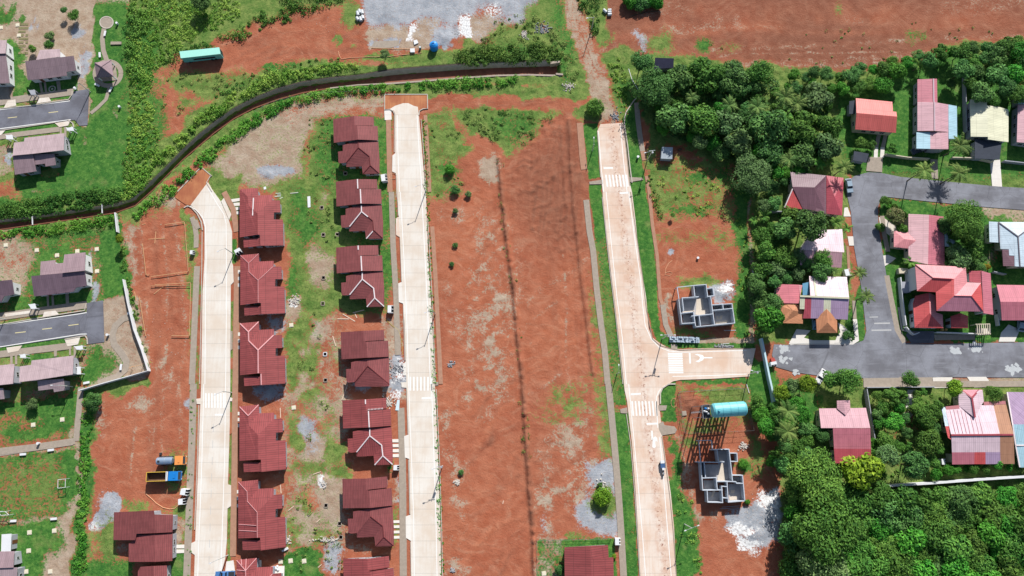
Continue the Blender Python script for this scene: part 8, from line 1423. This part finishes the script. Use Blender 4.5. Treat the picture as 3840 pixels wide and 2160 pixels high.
# meter cabinets and gas boxes at the pavements: open-fronted white boxes
def cabinet(f, x, y, w, d, h, rz, label, mat=M_WHT):
    p = f(x, y); root = empty('meter_cabinet', p, label, 'cabinet', 'white service cabinets'); L_ = local(p, R(rz)); m = MB(); m.box(L_(-w / 2, 0, h / 2), (.12, d, h), R(rz)); m.box(L_(0, d / 2, h / 2), (w, .12, h), R(rz)); m.box(L_(0, -d / 2, h / 2), (w, .12, h), R(rz)); m.box(L_(0, 0, h / 2), (w, .1, h), R(rz)); m.mk('shell', mat, root, p)
    MB().box(L_(-w * .2, 0, h + .04), (w * .75, d + .1, .08), R(rz)).mk('roof', mat, root, p); MB().box(L_(w * .25, 0, .25), (w * .4, d * .9, .4), R(rz)).mk('meter', M_DK, root, p)
for a in ((T10, 975, 1355, 1.6, 2.0, 1.7, 10, 'white double cabinet between first and second middle houses'), (T11, 1022, 890, 1.4, 2.0, 1.6, 0, 'white cabinet with dark window below the third middle house'), (T12, 1065, 630, 1.3, 1.2, 1.5, 0, 'plain white cabinet below the fifth middle house'), (T02, 1412, 812, 1.8, 1.5, 1.7, -8, 'white cabinet with grille right of the dump truck'), (T02, 1390, 884, 1.6, 1.4, 1.5, 5, 'pale open cabinet where the hose ends'), (T01, 1462, 462, 1.0, 1.0, 1.2, 0, 'small white box beside the pavement of the dirt lot'), (Z(800, 900, 8.05), 800, 380, 1.3, 1.6, 1.6, -60, 'pale blue cabinet squeezed at the second left house corner'), (T22, 795, 1184, 1.4, 1.6, 1.5, 0, 'white cabinet on the pavement by the fenced lawn'), (T31, 585, 615, 1.6, 1.8, 1.6, 10, 'white and green cabinet at the residential road'), (Z(2840, 1320, 8.587), 470, 400, 1.1, 1.6, 1.5, -80, 'white cabinet with open lid by the long pale wall'), (T32, 1305, 585, 1.2, 1.4, 1.5, 0, 'pale tank on the ground left of the broad pink house')): cabinet(*a)
crate(T31, [(965, 585), (1030, 588), (1032, 620), (970, 622)], 1.6, M_WALLC, 'cream gate pillar roof at the mansion forecourt, upper one', 'gate roof', 'gate_roof'); crate(T31, [(985, 690), (1045, 690), (1048, 765), (990, 765)], 1.8, M_WALLG, 'grey gate canopy at the mansion forecourt, lower one', 'gate roof', 'gate_roof'); barrel(ZB, 1000, 1118, .45, .9, plain('straw', col(226, 190, 110), .8, .2, .2, 2), 'left straw-coloured drum at the mansion porch'); barrel(ZB, 1055, 1118, .38, .9, plain('straw', col(226, 190, 110)), 'right straw-coloured drum at the mansion porch')
crate(Z(2840, 1320, 8.587), [(400, 215), (500, 190), (555, 290), (440, 330)], .8, plain('red_canvas', col(190, 84, 76), .7, .3, .2, 2), 'red canopy box next to the white cabinet by the pale wall')
# pergola
pg = empty('pergola', ZB(1640, 1100), 'cream slatted pergola at the mansion south side', 'pergola'); og = pg.location.copy()
for k in range(7): MB().bar(ZB(1545 + k * 32, 1040 - k * 2, 2.6), ZB(1555 + k * 30, 1180, 2.6), .2, .12).mk('rafter', M_WALLC, pg, og)
for x, y in ((1540, 1170), (1745, 1175), (1530, 1030), (1735, 1030)): q_ = ZB(x, y, 2.5); MB().bar((q_.x, q_.y, 0), (q_.x, q_.y, 2.52), .25).mk('post', M_WALLC, pg, og)
MB().bar(ZB(1540, 1180, 2.45), ZB(1750, 1175, 2.45), .3, .15).mk('beam', M_WALLC, pg, og); MB().bar(ZB(1530, 1030, 2.45), ZB(1740, 1025, 2.45), .2, .15).mk('beam', M_WALLC, pg, og)
# goal frames
def goal(f, P, label, d=(.9, 0)):
    A, B = f(*P[0], 2.0), f(*P[1], 2.0); org = Vector(((A.x + B.x) / 2, (A.y + B.y) / 2, 0)); root = empty('goal', org, label, 'goal'); m = MB(); D = Vector((d[0], d[1], 0))
    for q_ in (A, B): m.bar((q_.x, q_.y, 0), (q_.x, q_.y, 2), .1); m.bar((q_.x, q_.y, 2), (q_.x + D.x * 1.8, q_.y + D.y * 1.8, 2), .09); m.bar((q_.x + D.x * 1.8, q_.y + D.y * 1.8, 0.05), (q_.x + D.x * 1.8, q_.y + D.y * 1.8, 2), .09)
    m.bar(A, B, .1); m.bar(A + D * 1.8, B + D * 1.8, .09); m.mk('frame', M_WHT, root, org)
goal(T02, [(438, 722), (436, 786)], 'white goal frame at the east end of the playing field', (1.1, .12)); goal(T02, [(-20, 965), (40, 962)], 'white goal frame at the left edge, south end of the playing field', (.6, -.5))
# batter boards and strings on the dirt lot
def boards(f, segs, label, z=.55, r=.09):
    org = f(*segs[0][0]); root = empty('batter_board', org, label, 'setting-out frame', 'timber setting-out frames on the dirt lot'); m = MB(); st_ = MB()
    for a, b_ in segs:
        A, B = f(*a, z), f(*b_, z); m.bar(A, B, r, .12); n = max(1, int((B - A).length / 3))
        for k in range(n + 1): q_ = A.lerp(B, k / n); st_.bar((q_.x, q_.y, 0), (q_.x, q_.y, z + .12), .07)
    m.mk('rail', M_WOOD, root, org); st_.mk('stake', M_WOOD, root, org)
boards(T01, [((1392, 225), (1420, 600)), ((1420, 600), (1142, 638)), ((1392, 225), (1245, 245))], 'long timber setting-out frame on the east side of the upper plot', .5, .13); boards(T01, [((1075, 388), (1102, 625)), ((1105, 625), (1125, 625))], 'timber setting-out rail on the west side of the upper plot', .4, .13); boards(T01, [((1440, 684), (1430, 1085)), ((1430, 1085), (1295, 1083)), ((1440, 684), (1170, 700))], 'long timber setting-out frame on the east side of the lower plot', .5, .13); boards(T01, [((1050, 788), (1098, 1085))], 'timber setting-out rail on the west side of the lower plot', .4, .13); boards(T01, [((1140, 708), (1435, 706))], 'dark string rail between the two plots', .5, .08)
def planks(f, segs, label, w=.2, mat=M_WOOD, name='plank', cat='plank', h=.08, group=None):
    for i, (a, b_) in enumerate(segs): A, B = f(*a, h), f(*b_, h); o = MB().bar(A, B, w, h).mk(name, mat, None, A); props(o, label[i] if isinstance(label, list) else label, cat, group)
planks(T01, [((1177, 298), (1168, 388)), ((1120, 356), (1247, 349)), ((1162, 770), (1232, 714)), ((1072, 246), (1098, 240)), ((1015, 750), (1028, 822))], ['upright plank of the timber cross on the dirt lot', 'level plank of the timber cross on the dirt lot', 'diagonal plank below the dark string rail', 'short plank near the top of the dirt lot', 'yellow plank in the weeds beside the boundary wall'], .16)
planks(T11, [((615, 957), (702, 958)), ((655, 921), (748, 976)), ((578, 1086), (602, 1163)), ((745, 915), (762, 950)), ((730, 912), (815, 890))], ['level white plank above the fourth middle house', 'slanting white plank above the fourth middle house', 'thin plank left of the fourth middle house', 'short tan plank by the third house shadow', 'long thin plank at the third house shadow'], .22, plain('pale_plank', col(240, 214, 190), .7, .2, .15, 3))
planks(T12, [((183, 180), (186, 255)), ((430, 682), (488, 662)), ((245, 955), (285, 922)), ((455, 1045), (485, 1018)), ((648, 120), (690, 10)), ((185, 760), (190, 825)), ((468, 1385), (495, 1362)), ((210, 1258), (243, 1235)), ((1862, 905), (1868, 880))], ['plank by the fourth left house corner', 'plank among the dry weeds', 'tan plank beside the fifth left house light well', 'plank on the straw below the dark weeds', 'long thin pole left of the fifth middle house', 'plank at the northeast corner of the fifth left house', 'plank on the bottom lawn', 'white box beam at the southeast corner of the fifth left house', 'tiny stick on the bare field'], .18, plain('pale_plank', col(240, 214, 190)))
planks(Z8, [((685, 150), (780, 142)), ((760, 180), (808, 160)), ((700, 102), (775, 98)), ((920, 100), (1040, 88)), ((720, 128), (780, 124))], ['pale board lowest of the pile near the first left house', 'short board right of the pile near the first left house', 'grey tray topmost of the pile near the first left house', 'long board lying in the bush near the first left house', 'grey tray middle of the pile near the first left house'], .22, plain('pale_board', col(206, 214, 196), .7, .2, .1, 2))
planks(Z(2560, 1600), [((680, 1260), (870, 1235)), ((590, 1215), (870, 1195)), ((560, 1240), (850, 1225))], ['steel bar lowest beside the second shell', 'steel bar topmost beside the second shell', 'steel bar middle beside the second shell'], .1, M_STEEL, 'steel_bar', 'bar')
planks(T21, [((1600, 1045), (1690, 1043)), ((1590, 1165 - 20), (1640, 1145))], ['white bar south of the first shell', 'short beam by the side street verge'], .12, M_WHT)
planks(T22, [((1770, 0), (1790, 68))], 'slim white post lying on the grass by the tank compound', .15, M_WHT); planks(T01, [((244, 182), (246, 248)), ((770, 92), (772, 160))], ['left pipe crossing over the channel', 'right pipe crossing over the channel'], .2, M_WHT, 'crossing_pipe', 'pipe', .3); planks(T10, [((872, 362), (1180, 372))], 'low timber edge of the gravel slab', .15, M_WOOD)
def hose(f, pts, label, r=.05, mat=M_HOSE): o = MB().tube([f(*p, .06) for p in pts], r, 6).mk('hose', mat, None, f(*pts[0])); props(o, label, 'hose')
hose(T02, [(1100, 828), (1140, 862), (1180, 900), (1230, 932), (1280, 944), (1320, 938), (1345, 915), (1368, 895)], 'pale hose curving from the dump truck to the open cabinet', .09); hose(T21, [(1210, 515), (1180, 540), (1160, 580), (1155, 625), (1190, 632), (1210, 612), (1190, 600), (1158, 610)], 'looped pale hose on the red plot', .07); hose(T10, [(622, 388), (628, 420), (645, 448), (700, 438), (850, 430), (1000, 428), (1100, 415), (1250, 400)], 'long pale hose along the top of the channel bank', .09); hose(T10, [(1005 + 30 * math.cos(t) + 28, 1330 + 22 * math.sin(t)) for t in [k * .5 for k in range(13)]], 'coiled tan hose at the upper pavement of the middle road', .07); hose(T11, [(975, 960), (1030, 1010), (1075, 1040), (1100, 1120), (1106, 1230)], 'yellow hose from the white cabinet down to the cement spill', .05, plain('yellow_hose', col(216, 190, 90), .6, .3, .1, 2)); hose(T22, [(1222 + 22 * math.cos(t), 142 + 34 * math.sin(t)) for t in [k * .5 for k in range(13)]], 'hose ring by the tank compound fence', .05); hose(T20, [(880, 520), (905, 600), (960, 690)], 'pale pipe line at the west edge of the grove', .12, M_WHT)
# stacked blocks on the pavement at the side street
bl = random.Random(4); m_blk = plain('grey_block', col(184, 200, 214), .85, .2, .15, 2); root = empty('block_stack', T21(1295, 1118), 'uneven stack of grey concrete blocks along the side street', 'block stack'); ob = root.location.copy(); kk = 0
for i in range(17):
    for j in range(3):
        h = bl.choice([.3, .5, .7, .9, .9]); p_ = T21(1192 + i * 13.2, 1098 + j * 15 + i * .4); MB().box(p_ + Vector((0, 0, .09 + h / 2)), (.44, .50, h), bl.uniform(-.1, .1)).mk('block', m_blk, root, ob)
# heaps of stones and rubble
def rubble(f, x, y, n, rx, ry, mat, label, seed, smin=.12, smax=.4):
    rd = random.Random(seed); m = MB()
    for k in range(n):
        c = f(x + rd.gauss(0, rx), y + rd.gauss(0, ry)); s_ = rd.uniform(smin, smax); V = []; 
        for a, z in ((0, 0), (1.3, 0), (2.5, 0), (3.8, 0), (5.1, 0), (.6, 1), (2.6, 1), (4.5, 1)): V.append(c + Vector((math.cos(a + k) * s_ * rd.uniform(.6, 1) * (1 - .4 * z), math.sin(a + k) * s_ * rd.uniform(.6, 1) * (1 - .4 * z), z * s_ * .8)))
        m.add(V, [[0, 1, 5], [1, 2, 6, 5], [2, 3, 6], [3, 4, 7, 6], [4, 0, 5, 7], [5, 6, 7]])
    o = m.mk('rubble', mat, None, f(x, y)); props(o, label, 'rubble', None, 'stuff')
M_STN = plain('pale_stone', col(222, 214, 204), .9, .2, .25, 2); M_STNG = plain('grey_stone', col(170, 172, 176), .9, .2, .25, 2)
for a in ((T12, 1517, 744, 60, 11, 9, M_STN, 'heap of broken pale stone on the bare field', 1), (T11, 1470, 1300, 50, 12, 10, M_STNG, 'grey stone heap by the middle road', 2), (T12, 1478, 1405, 30, 9, 9, M_STNG, 'small stone heap at the bottom of the field', 3), (T21, 1620, 740, 160, 28, 24, M_STNG, 'grey rubble east of the first shell', 4, .07, .24), (T22, 1750, 470, 60, 16, 12, M_STN, 'pale scrap timber heap north of the second shell', 5), (T22, 1880, 1010, 260, 44, 64, M_STN, 'white rubble field southeast of the second shell', 6, .06, .2), (T11, 290, 815, 70, 18, 18, M_STN, 'pale straw rubble between the rows', 7), (T22, 690, 780, 60, 24, 30, M_STN, 'pale rubble by the grey pavement', 8), (T20, 225, 220, 120, 30, 22, M_STNG, 'heap of pale scrap near the dirt track', 9), (T20, 95, 265, 70, 12, 14, M_STN, 'white rubble pile west of the dirt track', 10), (T12, 515, 745, 40, 12, 14, M_STN, 'pale spill pile between the rows', 11), (T12, 1000, 130, 90, 26, 24, M_STN, 'building debris above the fifth middle house', 12), (T11, 1050, 1350, 90, 40, 30, M_STNG, 'building debris on the cement spill', 13), (T12, 540, 1175, 80, 40, 10, M_STN, 'rubble line between the lower rows', 14), (T21, 1600, 1165, 60, 40, 5, M_STNG, 'gravel along the side street kerb', 15), (T20, 430, 650, 70, 22, 14, M_STN, 'scattered light stones beside the dirt track', 16), (T02, 820, 900, 120, 40, 40, M_STNG, 'stones on the grey gravel patch south of the trucks', 17, .06, .22), (T12, 240, 1180, 30, 12, 16, M_STN, 'white scraps beside the fifth left house', 18), (T20, 780, 880, 80, 14, 24, M_STNG, 'grey stones at the head of the right road', 19), (T10, 1500, 250, 50, 30, 30, M_STN, 'white stone patch in the storage yard', 20, .06, .18), (T10, 500, 200, 30, 120, 40, M_STN, 'small stones strewn over the red yard', 21, .05, .14), (T01, 1250, 1100, 50, 100, 120, M_STN, 'pebbles strewn over the dirt lot', 22, .05, .15)): rubble(*a)
# sundry
def ladder_like():
    p = Z(2420, 1220, 6.586)(600, 300)
for f, pts, lb, m_, h_ in ((T11, [(388, 35), (410, 32), (412, 115), (392, 118)], 'white plastic sheet lying between the rows, level with the first left house', M_WHT, .12), (T10, [(58, 1412), (75, 1408), (78, 1428), (60, 1432)], 'small white slab at the top of the left row', M_WHT, .1), (T12, [(1066, 120), (1085, 118), (1080, 200), (1052, 198)], 'white plastic sheets by the debris above the fifth middle house', plain('bluish_sheet', col(214, 236, 244), .6, .3, .1, 2), .15), (T01, [(48, 88), (60, 80), (80, 102), (68, 112)], 'white slab on the dry ground near the channel', M_WHT, .1), (T22, [(1280, 205), (1312, 202), (1318, 236), (1284, 240)], 'grey slab by the west fence of the tank compound', M_PATH, .3), (Z(860, 1900, 5.367), [(1060, 880), (1170, 808), (1195, 850), (1085, 905)], 'white box beam stuck at the fifth left house corner', M_WHT, .5), (T02, [(1208, 518), (1224, 518), (1224, 535), (1210, 535)], 'little dark box above the tank truck', M_DK, .5), (T11, [(1010, 95), (1030, 68), (1040, 78), (1018, 105)], 'pale slab on the middle pavement', M_PATH, .15)):
    P = [f(*p) for p in pts]; c = sum(P, Vector()) / len(P); o = MB().prism(P, .0, h_).mk('sheet', m_, None, c); props(o, lb, 'sheet')
P = [Z(860, 1900, 5.367)(*p) for p in ((560, 1075), (645, 1075), (645, 1215), (790, 1215), (870, 1200), (1110, 1190), (1105, 1400), (560, 1400))]; PAVED.append(P); slab('path', P, -.1, .05, M_CONCW)
for x, y in ((935, 1245), (975, 1290)): pass
o = empty('laundry', Z(860, 1900, 5.367)(950, 1240), 'white and blue bundles on the terrace at the bottom left house', 'bundle'); og2 = o.location.copy()
for dx, dy, r_, mt in ((0, 0, .45, M_WHT), (.5, -.3, .4, M_WHT), (-.7, .2, .35, M_TRKB), (.2, .5, .35, M_WHT)): MB().tube([og2 + Vector((dx, dy, .05)), og2 + Vector((dx, dy, .3)), og2 + Vector((dx, dy, .5))], [r_, r_ * .9, r_ * .4], 8).mk('bundle', mt, o, og2)
# swing-frame shadow makers in the parks
def frame(f, a, b_, label):
    A, B = f(*a), f(*b_); root = empty('swing_frame', A, label, 'swing frame'); m = MB(); m.bar(A + Vector((0, 0, 1.9)), B + Vector((0, 0, 1.9)), .1)
    for q_ in (A, B):
        for s_ in (-.6, .6): m.bar(q_ + Vector((0, s_, 0)), q_ + Vector((0, 0, 1.95)), .08)
    m.mk('frame', M_WOOD, root, A)
P = [T00(*p) for p in ((840, 318), (920, 318), (918, 338), (838, 340))]; c = sum(P, Vector()) / 4; o = MB().prism(P, 0, .35).mk('sandbox_edge', M_PATH, None, c); props(o, 'low concrete edge of the sandpit right of the path', 'sandpit edge')
frame(T01, (1003, 1330), (1085, 1310), 'timber swing frame at the bottom of the dry park')
# sleepers grid near the left edge
g_ = MB()
rd = random.Random(8); PG = []
for i in range(4):
    for j in range(9):
        if rd.random() < .8: PG.append((150 + i * 18 + rd.uniform(-2, 2), 185 + j * 27))
for k, (x, y) in enumerate(PG): o = MB().box(T00(x, y) + Vector((0, 0, .04)), (.75, .75, .08)).mk('stepping_stone', plain('mossy_stone', col(150, 144, 104), .9, .2, .3, 3), None, T00(x, y)); props(o, 'mossy square stone in the stepping grid left of the top mauve house', 'stepping stone', 'stepping stones of the grid')
m = MB(); c = T00(395, 672)
for k in range(14): a = k * 2 * math.pi / 14; m.box(c + Vector((math.cos(a) * .95, math.sin(a) * .95, .08)), (.3, .3, .16), a)
m.box(c + Vector((0, 0, .08)), (.5, .5, .15)); o = m.mk('flowerbed', M_STN, None, c); props(o, 'round stone-edged flowerbed in front of the top mauve house', 'flowerbed')
# channel headwall
o = MB(); A = T20(290, 470); 
for P_, z0, z1 in (([(288, 470), (362, 465), (360, 478), (290, 488)], -1.5, .5), ([(330, 555), (385, 560), (384, 572), (332, 568)], -1.5, .4)): o.prism([T20(*p) for p in P_], z0, z1)
o = o.mk('headwall', M_CHT, None, A); props(o, 'pale concrete headwall at the east end of the channel', 'headwall')

ground = build_ground(ground_material())
